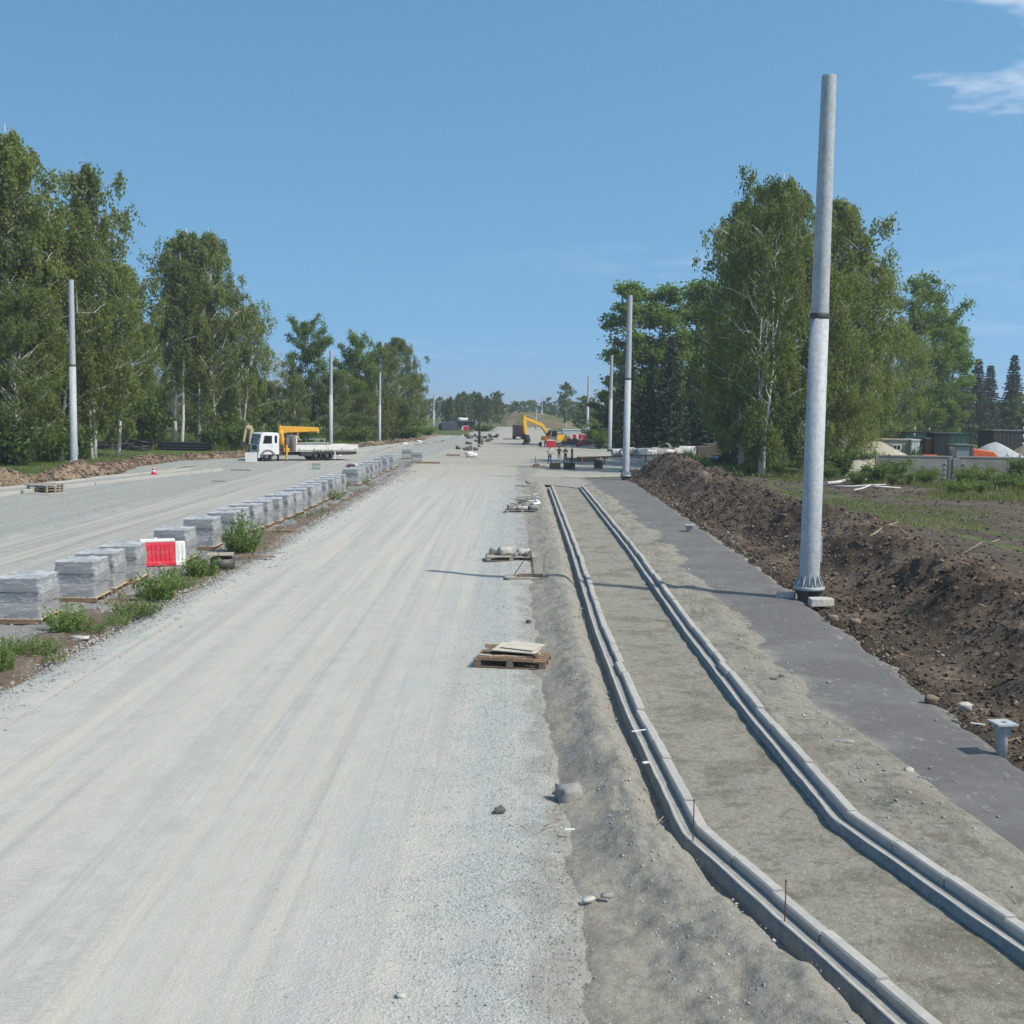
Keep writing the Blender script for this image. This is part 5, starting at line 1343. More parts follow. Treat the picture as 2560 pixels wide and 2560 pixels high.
def car(p, rz, label, s=1.0):
    o = thing('parked_car', p, rz, label, 'car'); o.scale = (s, s, s)
    # side profile, nose at -x; roof narrower than the waist
    low = [(-2.25, 0.38), (2.2, 0.38), (2.25, 0.75), (2.15, 1.02), (0.9, 1.06), (-0.95, 1.02), (-2.0, 0.88), (-2.28, 0.68)]
    MB().prism(low, -0.90, 0.90).build('body', M_NAVY, o, 0.07)
    a = [(-1.05, 1.03), (2.12, 1.03), (1.75, 1.62), (1.2, 1.70), (-0.1, 1.68)]
    g = MB(); n = len(a)
    vs = [(x, -0.86, z) if z < 1.2 else (x, -0.66, z) for x, z in a] + [(x, 0.86, z) if z < 1.2 else (x, 0.66, z) for x, z in a]
    g.add(vs, [tuple(range(n)), tuple(reversed(range(n, 2 * n)))] + [(k, k + n, (k + 1) % n + n, (k + 1) % n) for k in range(n)])
    cab_ = g.build('cabin', M_NAVY, o, 0.05)
    for sy in (-1, 1):
        for (x0, x1, x2, x3) in ((-0.78, 0.35, 0.35, -0.08), (0.45, 1.45, 1.38, 0.45)):
            y0, y1 = sy * 0.862, sy * 0.70
            f = [(x0, y0, 1.08), (x1, y0, 1.08), (x2, y1, 1.56), (x3, y1, 1.56)]
            MB().add(f, [(0, 1, 2, 3) if sy < 0 else (3, 2, 1, 0)]).build('window', M_GLASS, cab_)
        MB().box(-2.22, -1.95, sy * 0.70 - 0.16, sy * 0.70 + 0.16, 0.70, 0.86).build('headlight', M_LENS, o, 0.04)
        MB().box(2.12, 2.25, sy * 0.72 - 0.13, sy * 0.72 + 0.13, 0.80, 1.0).build('tail_light', M_TAIL, o, 0.02)
        MB().box(-0.85, -0.68, sy * 0.98 - 0.09, sy * 0.98 + 0.09, 1.03, 1.17).build('mirror', M_NAVY, o, 0.03)
        MB().box(-0.2, 0.0, sy * 0.905 - 0.01, sy * 0.905 + 0.01, 0.90, 0.93).build('door_handle', M_RIM, o)
        for x_ in (-1.42, 1.40): wheel(o, x_, sy * 0.82, 0.36, 0.22, side=sy)
    MB().add([(-1.06, -0.80, 1.05), (-1.06, 0.80, 1.05), (-0.15, 0.62, 1.64), (-0.15, -0.62, 1.64)], [(0, 3, 2, 1)]).build('windscreen', M_GLASS, cab_)
    MB().box(-2.31, -2.24, -0.55, 0.55, 0.52, 0.74).build('grille', M_GREYP, o, 0.02)
    return o
p = G(1386, 878); car(p, rad(14), 'dark car parked behind the soil bank under the big birch', 1.06)
p = G(1119, 824); car(Vector((p.x, p.y, 0)), rad(0), 'dark car far off before the white site containers', 1.0)

t = NT('pale_cab_glass'); t.set((0.22, 0.27, 0.31, 1), 0.1, 0, None, 0.7); M_CABGL = t.m
def roller():
    p = Vector((D(1803, 885, 102).x, 102, 0.0)); o = thing('road_roller', p, 0, 'orange road roller with glazed cab behind the concrete fence', 'roller')
    z = 0.25
    o.scale = (1.12, 1.12, 1.12)
    m = MB().lathe([(0.75, -0.95), (0.8, -0.9), (0.8, 0.9), (0.75, 0.95)], 26); M_ = Matrix.Rotation(rad(90), 4, 'X')
    m.v = [tuple(M_ @ Vector(v) + Vector((-1.6, 0, 0.8))) for v in m.v]; m.build('drum', M_DKSTEEL, o)
    MB().prism([(-2.7, 0.95), (-0.6, 0.95), (-0.6, 1.35), (-1.2, 1.75), (-2.2, 1.75), (-2.7, 1.35)], -1.1, -0.97).build('drum_frame', M_ORNG, o, 0.03)
    MB().prism([(-2.7, 0.95), (-0.6, 0.95), (-0.6, 1.35), (-1.2, 1.75), (-2.2, 1.75), (-2.7, 1.35)], 0.97, 1.1).build('drum_frame', M_ORNG, o, 0.03)
    MB().box(-0.6, 0.6, -0.6, 0.6, 0.7, 1.5).build('articulation', M_GREYP, o, 0.05)
    MB().box(-0.35, 0.85, -0.8, 0.8, 1.5, 2.5).build('cab_glazing', M_CABGL, o, 0.04)
    for x_, y_ in ((-0.38, -0.82), (-0.38, 0.82), (0.88, -0.82), (0.88, 0.82)): MB().box(x_ - 0.05, x_ + 0.05, y_ - 0.05, y_ + 0.05, 1.45, 2.55).build('cab_post', M_GREYP, o)
    MB().box(-0.5, 1.0, -0.95, 0.95, 2.555, 2.65).build('cab_roof', M_GREYP, o, 0.04)
    MB().prism([(0.7, 1.0), (3.2, 1.0), (3.2, 1.6), (2.6, 2.15), (1.0, 2.35), (0.95, 1.5)], -0.75, 0.75).build('engine_hood', M_ORNG, o, 0.08)
    for s in (-1, 1): wheel(o, 1.7, s * 0.95, 0.75, 0.5, side=s)
    return o
roller()

# ================================================================ people
M_SKIN = plain('skin', (0.42, 0.25, 0.17), 0.6, 0, 0.08, 3)
M_HAIR = plain('dark_hair', (0.03, 0.022, 0.018), 0.7, 0, 0.2, 8)
CL = {'white': (0.74, 0.74, 0.73), 'blue': (0.035, 0.05, 0.12), 'black': (0.018, 0.018, 0.02), 'grey': (0.30, 0.31, 0.34), 'dark': (0.03, 0.032, 0.042), 'orange': (0.70, 0.16, 0.04), 'vest': (0.62, 0.55, 0.30), 'charcoal': (0.06, 0.06, 0.065)}
def cloth(k): return plain('cloth_' + k, CL[k], 0.85, 0, 0.15, 4, 0.2)
def person(p, rz, label, top, legs, arms, stance=0.12, h=1.74, hat=None, lean=0.0, name='person', squat=0.0, sleeves='skin'):
    """arms: list of two (elbow, wrist) pairs in body coordinates (x right, y forward), metres at 1.74 m"""
    hp = 0.90 - squat
    V = [((0, 0, hp), .135), ((0, 0.005 + lean * .3, hp + .18), .125), ((0, 0.01 + lean * .7, hp + .40), .145), ((0, lean, hp + .54), .09), ((0, lean + .01, hp + .60), .055), ((0, lean + .02, hp + .69), .085), ((0, lean + .025, hp + .78), .088), ((0, lean + .015, hp + .83), .05)]
    E = [(i, i + 1) for i in range(7)]
    for sd_, s in ((0, -1), (1, 1)):
        b = len(V); kn = 0.12 if squat == 0 else 0.32
        V += [((s * .09, 0, hp - .06), .098), ((s * (.09 + stance * .3), .03 + (kn if squat else 0), .48 if not squat else .40), .066), ((s * (.09 + stance * .6), 0.0, .09), .046), ((s * (.10 + stance * .6), .12, .045), .045), ((s * (.10 + stance * .65), .17, .035), .035)]
        E += [(0, b), (b, b + 1), (b + 1, b + 2), (b + 2, b + 3), (b + 3, b + 4)]
        b = len(V); el, wr = arms[sd_]
        wd = (Vector(wr) - Vector(el)).normalized()
        V += [((s * .175, lean, hp + .50), .066), (tuple(Vector(el) - Vector((0, 0, squat))), .047), (tuple(Vector(wr) - Vector((0, 0, squat))), .033), (tuple(Vector(wr) - Vector((0, 0, squat)) + wd * .07), .042), (tuple(Vector(wr) - Vector((0, 0, squat)) + wd * .12), .032)]
        E += [(3, b), (b, b + 1), (b + 1, b + 2), (b + 2, b + 3), (b + 3, b + 4)]
        for f in range(4):                                   # fingers, then a thumb at the side of the palm
            c_ = len(V); base = Vector(wr) - Vector((0, 0, squat)) + wd * .13 + Vector((-.022 + .015 * f, 0.01, 0))
            V += [(tuple(base), .010), (tuple(base + wd * (.045, .055, .05, .04)[f] + Vector((0, .012, 0))), .008)]
            E += [(b + 4, c_), (c_, c_ + 1)]
        c_ = len(V); base = Vector(wr) - Vector((0, 0, squat)) + wd * .07 + Vector((-s * .04, .02, 0))
        V += [(tuple(base), .011), (tuple(base + wd * .04 + Vector((-s * .015, .015, 0))), .009)]; E += [(b + 3, c_), (c_, c_ + 1)]
    c_ = len(V); V += [((0, lean + .115, hp + .715), .016)]; E += [(5, c_)]       # nose
    me = bpy.data.meshes.new('person'); me.from_pydata([v for v, r in V], E, [])
    tmp = bpy.data.objects.new('tmp', me); COL.objects.link(tmp)
    md = tmp.modifiers.new('skin', 'SKIN'); md.use_smooth_shade = True
    for i, (v, r) in enumerate(V): me.skin_vertices[0].data[i].radius = (r, r * 0.85 if i in (0, 1, 2) else r)
    me.skin_vertices[0].data[0].use_root = True
    tmp.modifiers.new('sub', 'SUBSURF').levels = 1
    dg = bpy.context.evaluated_depsgraph_get()
    bm_ = bpy.data.meshes.new_from_object(tmp.evaluated_get(dg))
    bpy.data.objects.remove(tmp); bm_.name = 'body'
    bm_.materials.clear()
    for m in (M_SKIN, cloth(top), cloth(legs), M_HAIR, M_BLK): bm_.materials.append(m)
    co = np.zeros(len(bm_.vertices) * 3); bm_.vertices.foreach_get('co', co); co = co.reshape(-1, 3)
    idx = []
    for pl in bm_.polygons:
        c = co[list(pl.vertices)].mean(0); z = c[2] - hp
        lat = abs(c[0])
        if c[2] < 0.075: k = 4
        elif z < 0.03 and lat < 0.26 and not (lat > 0.20 and z > -0.25): k = 2
        elif z > 0.745 or (z > 0.63 and c[1] < lean - 0.03): k = 3
        elif z > 0.575: k = 0
        else: k = 1
        # forearms and hands: nearest to a wrist segment
        for (el, wr) in arms:
            e_, w_ = np.array(el) - np.array([0, 0, squat]), np.array(wr) - np.array([0, 0, squat])
            a_ = e_ + (w_ - e_) * (0.05 if sleeves == 'skin' else 0.95); d_ = w_ + (w_ - e_) / np.linalg.norm(w_ - e_) * .22 - a_
            tt = np.clip(np.dot(c - a_, d_) / np.dot(d_, d_), 0, 1)
            if np.linalg.norm(c - (a_ + d_ * tt)) < 0.075 and k in (1, 2): k = 0
        idx.append(k)
    bm_.polygons.foreach_set('material_index', idx)
    o = thing(name, p, rz, label, 'person'); s = h / 1.74; o.scale = (s, s, s)
    link('body', bm_, o)
    for s_ in (-1, 1):
        MB().lathe([(0.004, -0.006), (0.012, 0), (0.004, 0.006)], 8).build('eye', M_HAIR, o, 0, (s_ * .033, lean + .108, hp + .735))
        MB().box(-.008, .008, -.02, .02, -.03, .03).build('ear', M_SKIN, o, 0, (s_ * .088, lean + .01, hp + .72))
    MB().box(-.026, .026, -.004, .004, -.005, .005).build('mouth', M_TAIL, o, 0, (0, lean + .107, hp + .665))
    if hat:
        m = MB().lathe([(0.135, 0.0), (0.118, 0.015), (0.112, 0.06), (0.085, 0.105), (0.03, 0.125)], 16)
        m.build('helmet', M_ORNG if hat == 'orange' else M_WHITE, o, 0, (0, lean + 0.02, hp + .77))
    return o
HANG = [((-.23, -.02, 1.16), (-.25, .06, .90)), ((.23, -.02, 1.16), (.25, .06, .90))]
CROSS = [((-.25, .10, 1.16), (-.02, .24, 1.20)), ((.25, .10, 1.16), (.02, .25, 1.16))]
HIPS = [((-.40, -.06, 1.20), (-.20, .05, 1.02)), ((.40, -.06, 1.20), (.20, .05, 1.02))]
POINT = [((-.23, -.02, 1.16), (-.20, .14, 1.02)), ((.26, .16, 1.20), (.14, .34, 1.28))]
def stand(x, y): return G(x, y)
PP = 'people standing at the end of the new footway'
person(stand(1037, 875.5), rad(150), 'person in white shirt and blue trousers standing at the footway end', 'white', 'blue', HIPS, 0.14, 1.76)
person(stand(1054.5, 874.5), rad(200), 'person in black top and grey trousers standing bent beside the dark crate', 'black', 'grey', POINT, 0.1, 1.74)
person(stand(1066.5, 876), rad(180), 'person in black top with folded arms behind the right dark crate', 'black', 'charcoal', CROSS, 0.12, 1.72)
person(stand(1079, 875), rad(95), 'person all in black standing at the right end of the group', 'black', 'black', HANG, 0.06, 1.78, sleeves='cloth')
a = lorry.rotation_euler.z
def lp(lx, ly): return (lorry.location.x + math.cos(a) * lx - math.sin(a) * ly, lorry.location.y + math.sin(a) * lx + math.cos(a) * ly)
q = lp(-1.0, -0.3); person((q[0], q[1], 1.04), a - rad(90), 'worker in pale vest and orange helmet bending on the lorry flatbed', 'vest', 'orange', [((-.25, .2, 1.14), (-.22, .42, 1.02)), ((.25, .2, 1.14), (.22, .42, 1.02))], 0.1, 1.62, 'orange', 0.12)
person(stand(1029.5, 843.5), rad(170), 'worker in orange jacket beside the excavator track', 'orange', 'charcoal', HANG, 0.1, 1.6, 'orange')
person(stand(1093, 831), rad(200), 'person in pale top and dark trousers standing before the white containers', 'white', 'dark', HIPS, 0.1, 1.7, 'white')
# ================================================================ near clutter on the road's right side
def board(o, nm, mat, x0, x1, y0, y1, z0, t=0.02, rz=0.0, tilt=0.0):
    q = MB().box(-(x1 - x0) / 2, (x1 - x0) / 2, -(y1 - y0) / 2, (y1 - y0) / 2, 0, t).build(nm, mat, o, 0.003)
    q.location = ((x0 + x1) / 2, (y0 + y1) / 2, z0); q.rotation_euler = (tilt, 0, rz); return q
p = G(968, 1252, 0.04)
o = thing('wooden_pallet', p, rad(-9), 'brown pallet with loose boards and plywood, nearest on the road edge', 'pallet')
pallet_parts(o, 1.5, 0.95, M_WOODD, M_WOODD, 6, 0.0, 'x', 0.17)
o2 = thing('board_pile', (p.x, p.y, p.z + 0.172), rad(-9), 'pile of pale plywood sheets and board ends on the nearest pallet', 'boards')
for k, (x0, x1, y0, y1, z, rz, mt) in enumerate([(-0.66, 0.50, -0.44, -0.34, 0.0, 0.02, M_WOODD), (-0.62, 0.2, -0.30, -0.18, 0.0, -0.05, M_WOODG), (-0.55, 0.35, -0.12, 0.0, 0.0, 0.1, M_WOODD), (-0.70, -0.1, 0.1, 0.2, 0.0, 0.05, M_WOODD), (-0.60, 0.45, 0.26, 0.36, 0.0, -0.03, M_WOODG), (0.2, 0.66, -0.1, 0.0, 0.0, 0.5, M_WOODD), (-0.2, 0.44, -0.34, -0.24, 0.034, 0.06, M_WOOD), (-0.68, -0.40, -0.36, -0.28, 0.034, -0.2, M_PLY), (-0.36, -0.2, -0.38, -0.30, 0.034, 0.1, M_WOOD), (-0.62, 0.42, 0.05, 0.15, 0.034, 0.08, M_WOODD), (-0.62, 0.0, 0.30, 0.40, 0.034, 0.0, M_WOOD)]):
    board(o2, 'board', mt, x0, x1, y0, y1, z, 0.03, rz)
board(o2, 'batten', M_WOODG, -0.45, 0.60, -0.10, 0.0, 0.07, 0.045, -0.2); board(o2, 'batten', M_WOOD, -0.68, 0.5, 0.36, 0.44, 0.07, 0.08, 0.03)
board(o2, 'plywood_sheet', M_PLY, -0.38, 0.56, -0.30, 0.42, 0.145, 0.018, -0.15, 0.04)
board(o2, 'plywood_sheet', M_PLY, -0.20, 0.56, -0.18, 0.46, 0.182, 0.014, -0.30, 0.03)

p = G(963, 1055, 0.03)
o = thing('wooden_pallet', p, rad(4), 'grey pallet with concrete lumps, second along the road edge', 'pallet')
pallet_parts(o, 1.75, 1.0, M_WOODG, M_WOODD, 6, 0.0, 'x', 0.145)
for k, (x, y, d, mt) in enumerate([(-0.55, 0.2, (0.4, 0.3, 0.26), M_CONC), (-0.2, 0.1, (0.5, 0.34, 0.30), M_CONC), (0.45, 0.15, (0.5, 0.36, 0.24), M_CONC), (0.2, -0.2, (0.45, 0.12, 0.14), M_CONCD), (0.62, -0.2, (0.35, 0.25, 0.16), M_CONCD)]):
    q = link('concrete_lump', slab_rock('concrete_lump', 20 + k, d, mt)); a_ = rad(4)
    q.location = (p.x + x * math.cos(a_), p.y + y, p.z + 0.145 + d[2] * 0.46); q.rotation_euler = (0, 0, 0.4 * k)
    tag(q, ['leftmost grey concrete lump', 'pale concrete block second from the left', 'pale concrete lump at the right end', 'thin concrete bar lying slantwise', 'small dark concrete lump at the right corner'][k] + ' on the second road-edge pallet', 'concrete lump', 'lumps on the second pallet')
M_RUST = plain('rusty_rebar', (0.16, 0.085, 0.05), 0.8, 0.3, 0.3, 8)
p = G(995, 1092, 0.03)
o = thing('tripod_frame', p, 0, 'thin rod tripod standing on a boat-shaped board on the road edge', 'tripod frame')
MB().prism([(-0.72, 0.06), (-0.55, 0.0), (0.55, 0.0), (0.75, 0.06), (0.6, 0.085), (-0.6, 0.085)], -0.3, 0.3).build('base_board', M_WOODG, o, 0.01)
MB().box(-0.3, 0.5, -0.16, 0.16, 0.087, 0.14).build('top_board', M_WOODD, o, 0.005)
hh = up(1003, 1040, p)
for x_, y_ in ((-0.42, 0.1), (0.22, -0.1), (0.16, 0.2)):
    MB().tube([(x_, y_, 0.1), (0.08, 0.02, hh)], 0.013, 6).build('rod', M_RUST, o)
p = G(985, 966, 0.02)
o = thing('wooden_pallet', p, rad(3), 'pale pallet with broken stones, third along the road edge', 'pallet')
pallet_parts(o, 1.75, 1.0, M_WOODG, M_WOODG, 6, 0.0, 'x', 0.13)
for k in range(7):
    d = (rr.uniform(.3, .6), rr.uniform(.25, .4), rr.uniform(.15, .34)); q = link('stone_piece', slab_rock('stone_piece', 40 + k, d, (M_CONCD, M_CONC)[k % 2]))
    q.location = (p.x - 0.6 + 0.2 * k, p.y + (k % 3 - 1) * 0.26, p.z + 0.13 + d[2] * 0.46); tag(q, 'broken stone piece on the pale third pallet', 'stone', 'broken stones on the third pallet')
p = G(988, 953, 0.02)
o = thing('scrap_heap', p, 0.2, 'heap of white sheet scraps and boards behind the third pallet', 'scrap')
for k in range(8):
    q = board(o, 'scrap_sheet', (M_WHITE, M_PLY, M_CONC)[k % 3], -0.5, 0.5, -0.16, 0.16, 0.05 + 0.07 * k, 0.03, rr.uniform(-.8, .8), rr.uniform(-.12, .12)); q.location.x += rr.uniform(-.4, .5); q.scale = (rr.uniform(.6, 1.2), 1, 1)
MB().tube([(0.3 + 0.55 * math.cos(t_), 0.3 * math.sin(t_) - 0.2, 0.1 + 0.22 * max(0, math.sin(t_))) for t_ in np.linspace(-1.4, 1.7, 9)], 0.10, 8).build('white_bag', M_WHITE, o)
MB().box(-0.6, -0.2, -0.3, 0.2, 0.0, 0.12).build('base_block', M_CONCD, o)
rock(1011, 939, (0.5, 0.35, 0.3), 'white lump by the start of the left kerb row', M_PALE, 9)
plank(996, 918, 1.7, 0.45, 0.07, 0.06, 'dark flat plank lying where the road edge meets the footway end', M_WOODG)
# rocks and lumps
rock(1073, 1508, (0.33, 0.29, 0.25), 'largest pale rock on the sand bank edge', M_STONE, 11, None, 0.5)
rock(942, 1534, (0.15, 0.12, 0.10), 'lone dark stone on the gravel left of the pale rock', M_STONED, 12)
rock(757, 1881, (0.09, 0.07, 0.045), 'small white stone on the road at the bottom', M_PALE, 13)
rock(1137, 1441, (0.26, 0.13, 0.12), 'dark clod on the sand bank beside the left kerb row', M_STONED, 14)
rock(1302, 1884, (0.16, 0.09, 0.08), 'grey stone on the sand bank near the bottom edge', M_STONE, 15)
rock(1110, 1700, (0.16, 0.07, 0.05), 'pale flat chip at the sand bank edge', M_PALE, 16, None, 0.6)
rock(1145, 1692, (0.14, 0.07, 0.05), 'grey flat chip on the sand bank edge', M_STONE, 17, None, 0.2)
rock(1715, 1458, (0.13, 0.1, 0.09), 'pale stone on the path next to the sand verge', M_PALE, 18)
rock(1798, 1554, (0.12, 0.1, 0.09), 'dark stone on the sand verge near the lower right', M_STONED, 19)
rock(1462, 1287, (0.22, 0.12, 0.11), 'left dark lump on the asphalt halfway along the path', M_STONED, 20)
rock(1474, 1284, (0.12, 0.1, 0.14), 'upright dark lump beside the one halfway along the path', M_STONED, 21)
rock(1484, 1290, (0.15, 0.11, 0.09), 'grey lump right of the pair halfway along the path', M_STONE, 22)
rock(1590, 1401, (0.36, 0.14, 0.06), 'crumbled grey slab on the path before the stub pipe', M_STONE, 23)
rock(1068, 1120, (0.22, 0.15, 0.12), 'dark clod on the sand bank near the pole shadow', M_STONED, 24)
rock(998, 1174, (0.12, 0.1, 0.07), 'dark stone on the gravel beyond the nearest pallet', M_STONED, 25)
rock(1080, 1225, (0.45, 0.16, 0.10), 'brown clod ridge beside the nearest pallet', M_STONEB, 26, None, 0.3)
rock(1570, 1170, (0.3, 0.25, 0.16), 'tan boulder at the bank foot right of the nearest pole', M_STONEB, 27, 0.12)
rock(1612, 1176, (0.26, 0.22, 0.15), 'tan stone in the hollow right of the nearest pole', M_STONEB, 28, 0.15)
rock(1757, 1325, (0.26, 0.17, 0.15), 'brown stone at the path edge by the bank', M_STONEB, 29, 0.12)
rock(1820, 1338, (0.24, 0.16, 0.14), 'pale stone at the bank foot left of the stub pipe', M_PALE, 30, 0.15)
# rebar stakes
def stake(x, yb, yt, label, r=0.008, z=0.1):
    p = G(x, yb, z); h = up(x, yt, p) - z
    o = thing('rebar_stake', p, 0, label, 'stake', 'rebar stakes along the left kerb')
    MB().tube([(0, 0, -0.25), (0.004, 0.004, h * 0.5), (0.0, 0, h)], r, 7).build('rod', M_RUST, o)
    MB().lathe([(r * 1.1, h - 0.03), (r * 1.5, h - 0.015), (r * 1.1, h)], 7).build('burr', M_DKSTEEL, o)
stake(1307, 1586, 1508, 'rebar stake standing at the bend of the left kerb row')
stake(1480, 1738, 1660, 'rebar stake standing by the left kerb row near the bottom', 0.007)
stake(1026, 1078, 1046, 'thin rebar stake on the sand bank by the pole shadow', 0.008)
M_STICK = plain('dry_stick', (0.30, 0.24, 0.17), 0.9, 0, 0.3, 6)
def stick(x0, y0, x1, y1, r, label, z=0.12, z1=None, name='stick', cat='stick', mat=None):
    a_, b_ = G(x0, y0, z), G(x1, y1, z if z1 is None else z1)
    o = thing(name, (a_ + b_) / 2, 0, label, cat); c = o.location
    L = b_ - a_; m = a_.lerp(b_, 0.5) + Vector((0, 0, 0.03 + L.length * 0.02))
    MB().tube([a_ - c, a_.lerp(b_, .25) - c + Vector((0, .01, .015)), m - c, b_ - c], [r, r * .9, r * .8, r * .5], 6).build('shaft', mat or M_STICK, o)
    MB().tube([m - c, m - c + Vector((L.length * .18, .03, .05))], [r * .5, r * .2], 5).build('twig', mat or M_STICK, o)
stick(1222, 1586, 1252, 1540, 0.011, 'thin stick leaning on the sand bank by the kerb bend', 0.2, 0.3)
stick(1028, 1560, 1075, 1545, 0.009, 'thin brown twig lying below the pale rock', 0.1, 0.14)
stick(1885, 1018, 1815, 1045, 0.03, 'pale branch lying on the dirt track at the right', 0.05)
stick(1640, 1012, 1695, 985, 0.04, 'pale root sticking out of the bank right of the pole', 1.2, 1.5)
stick(1560, 912, 1640, 905, 0.14, 'fallen white birch log at the foot of the trees', 0.15, 0.2, 'birch_log', 'log', M_BBARK)
stick(1575, 918, 1700, 921, 0.10, 'second fallen birch log lying before the weeds', 0.1, 0.15, 'birch_log', 'log', M_BBARK)
stick(1610, 925, 1672, 914, 0.07, 'thin fallen birch branch crossing the two logs', 0.25, 0.4, 'birch_log', 'log', M_BBARK)
# litter on the sand
plank(1205, 1380, 0.28, 0.035, 0.012, 0.5, 'white plastic spoon-like scrap on the left kerb', M_WHITE, 0.16, 'litter_scrap', 'litter')
plank(1218, 1441, 0.10, 0.06, 0.02, 0.5, 'small crumpled white wrapper beside the left kerb', M_WHITE, 0.2, 'litter_scrap', 'litter')
plank(1075, 1567, 0.13, 0.04, 0.012, 0.1, 'white paper scrap on the sand below the pale rock', M_WHITE, 0.13, 'litter_scrap', 'litter')
plank(1845, 1368, 0.24, 0.05, 0.02, -0.5, 'white scrap at the path edge left of the stub pipe', M_WHITE, 0.12, 'litter_scrap', 'litter')

# ================================================================ left side
# traffic cone
p = G(290, 896); o = thing('traffic_cone', p, 0.3, 'red and white traffic cone on the far carriageway', 'cone')
hc = up(290, 879, p)
MB().box(-0.26, 0.26, -0.26, 0.26, 0, 0.05).build('base', M_RED, o, 0.02)
f = lambda t_: 0.20 * (1 - t_) + 0.035 * t_
bands = [(0, .3, M_RED), (.3, .5, M_WHITE), (.5, .68, M_RED), (.68, .84, M_WHITE), (.84, 1, M_RED)]
for a_, b_, m_ in bands: MB().lathe([(f(a_), .05 + a_ * (hc - .05)), (f(b_), .05 + b_ * (hc - .05) - .002)], 20).build('band', m_, o)
# pallet of boards at the left edge
p = G(86, 927); o = thing('wooden_pallet', p, rad(-28), 'pallet with stacked boards beside the far left kerb', 'pallet')
pallet_parts(o, 1.7, 1.3, M_WOOD, M_WOODD, 6, 0.0, 'x', 0.15)
for k in range(2): pallet_parts(o, 1.7, 1.3, M_WOODG, M_WOODD, 6, 0.155 + k * 0.155, 'x', 0.15)
plank(76, 917, 2.2, 0.22, 0.06, rad(-20), 'grey beam lying on the left stacked pallet', M_CONC, 0.48)
# coils of black pipe
M_PIPE = plain('black_pipe', (0.014, 0.014, 0.017), 0.45, 0, 0.3, 2, 0.5, (0.05, 0.05, 0.05))
def coil(x, y, R, n, label, upright=False, depth=None):
    p = G(x, y, GZ); o = thing('pipe_coil', p, 0, label, 'pipe coil', 'coils of black pipe under the birches')
    rs = RS(int(x)); r = 0.09
    for k in range(n):
        R_ = R * rs.uniform(0.86, 1.04); z = 0.12 + k * 0.15
        pts = []
        for j in range(25):
            a_ = 2 * math.pi * j / 24
            if upright: pts.append((R_ * math.cos(a_) + rs.normal(0, .03), (k - n / 2) * 0.17, R_ + R_ * math.sin(a_) + 0.1))
            else: pts.append((R_ * math.cos(a_), R_ * 0.9 * math.sin(a_), z + 0.10 * math.sin(a_ * 2 + k) + 0.04))
        MB().tube(pts, r, 7, cap=False).build('loop', M_PIPE, o)
    return o
coil(205, 848, 1.15, 3, 'flat coil of black pipe at the left end of the pipe heap')
coil(216, 847, 0.95, 8, 'high coil of black pipe, left top of the heap').location.z += 0.15
coil(240, 849, 1.0, 4, 'low coil of black pipe between the two high ones')
coil(266, 849, 1.3, 7, 'wide high coil of black pipe right in the heap')
coil(262, 851, 1.2, 3, 'flat coil of black pipe in front of the wide one')
for r_ in range(3):
    for k in range(6 - r_):
        p = G(345, 850, GZ); y_ = p.y + k * 0.36 + r_ * 0.18
        o = thing('black_pipe', (p.x, y_, GZ + 0.18 + r_ * 0.32), 0.03 * ((k + r_) % 3 - 1), 'straight black pipe in the stack right of the coils', 'pipe', 'stack of straight black pipes')
        MB().tube([(-2.9, 0, 0), (2.9, 0, 0)], 0.175, 14, cap=False).build('wall', M_PIPE, o)
        for s_ in (-1, 1):
            m = MB().lathe([(0.19, -0.06), (0.19, 0.06)], 14, cap=False); M_ = Matrix.Rotation(rad(90), 4, 'Y'); m.v = [tuple(M_ @ Vector(v) + Vector((s_ * 2.9, 0, 0))) for v in m.v]
            m.build('socket', M_PIPE, o)
# shrubs and bright bush left
for x, y, yt, kd, wd, lb in ((265, 846, 745, 'u1', 0.9, 'bright green bush behind the pipe coils'), (285, 846, 760, 'u2', 1.2, 'second bright bush right behind the pipe coils'), (20, 878, 800, 'u3', 1.0, 'dark bush at the left edge on the clay berm'), (150, 868, 805, 'u1', 1.0, 'dark bush right behind the leftmost pole'), (90, 872, 810, 'u3', 1.1, 'dark bush left of the leftmost pole'), (445, 850, 805, 'u1', 1.1, 'green bush left of the lorry cab'), (480, 846, 808, 'u3', 1.0, 'green bush behind the lorry cab'), (560, 842, 800, 'u3', 1.2, 'bush behind the lorry flatbed'), (675, 838, 806, 'u3', 1.2, 'bush between second and third left poles'), (770, 832, 795, 'u3', 1.3, 'bush at the foot of the last left birch'), (395, 846, 800, 'u3', 1.0, 'bush below the leafy tall birch'), (806, 824, 806, 'u3', 1.3, 'bush at the road bend under the last birch')):
    p = G(x, y, GZ); bush(kd, p, up(x, yt, p) - GZ, lb, 'bushes under the left trees', wide=wd)
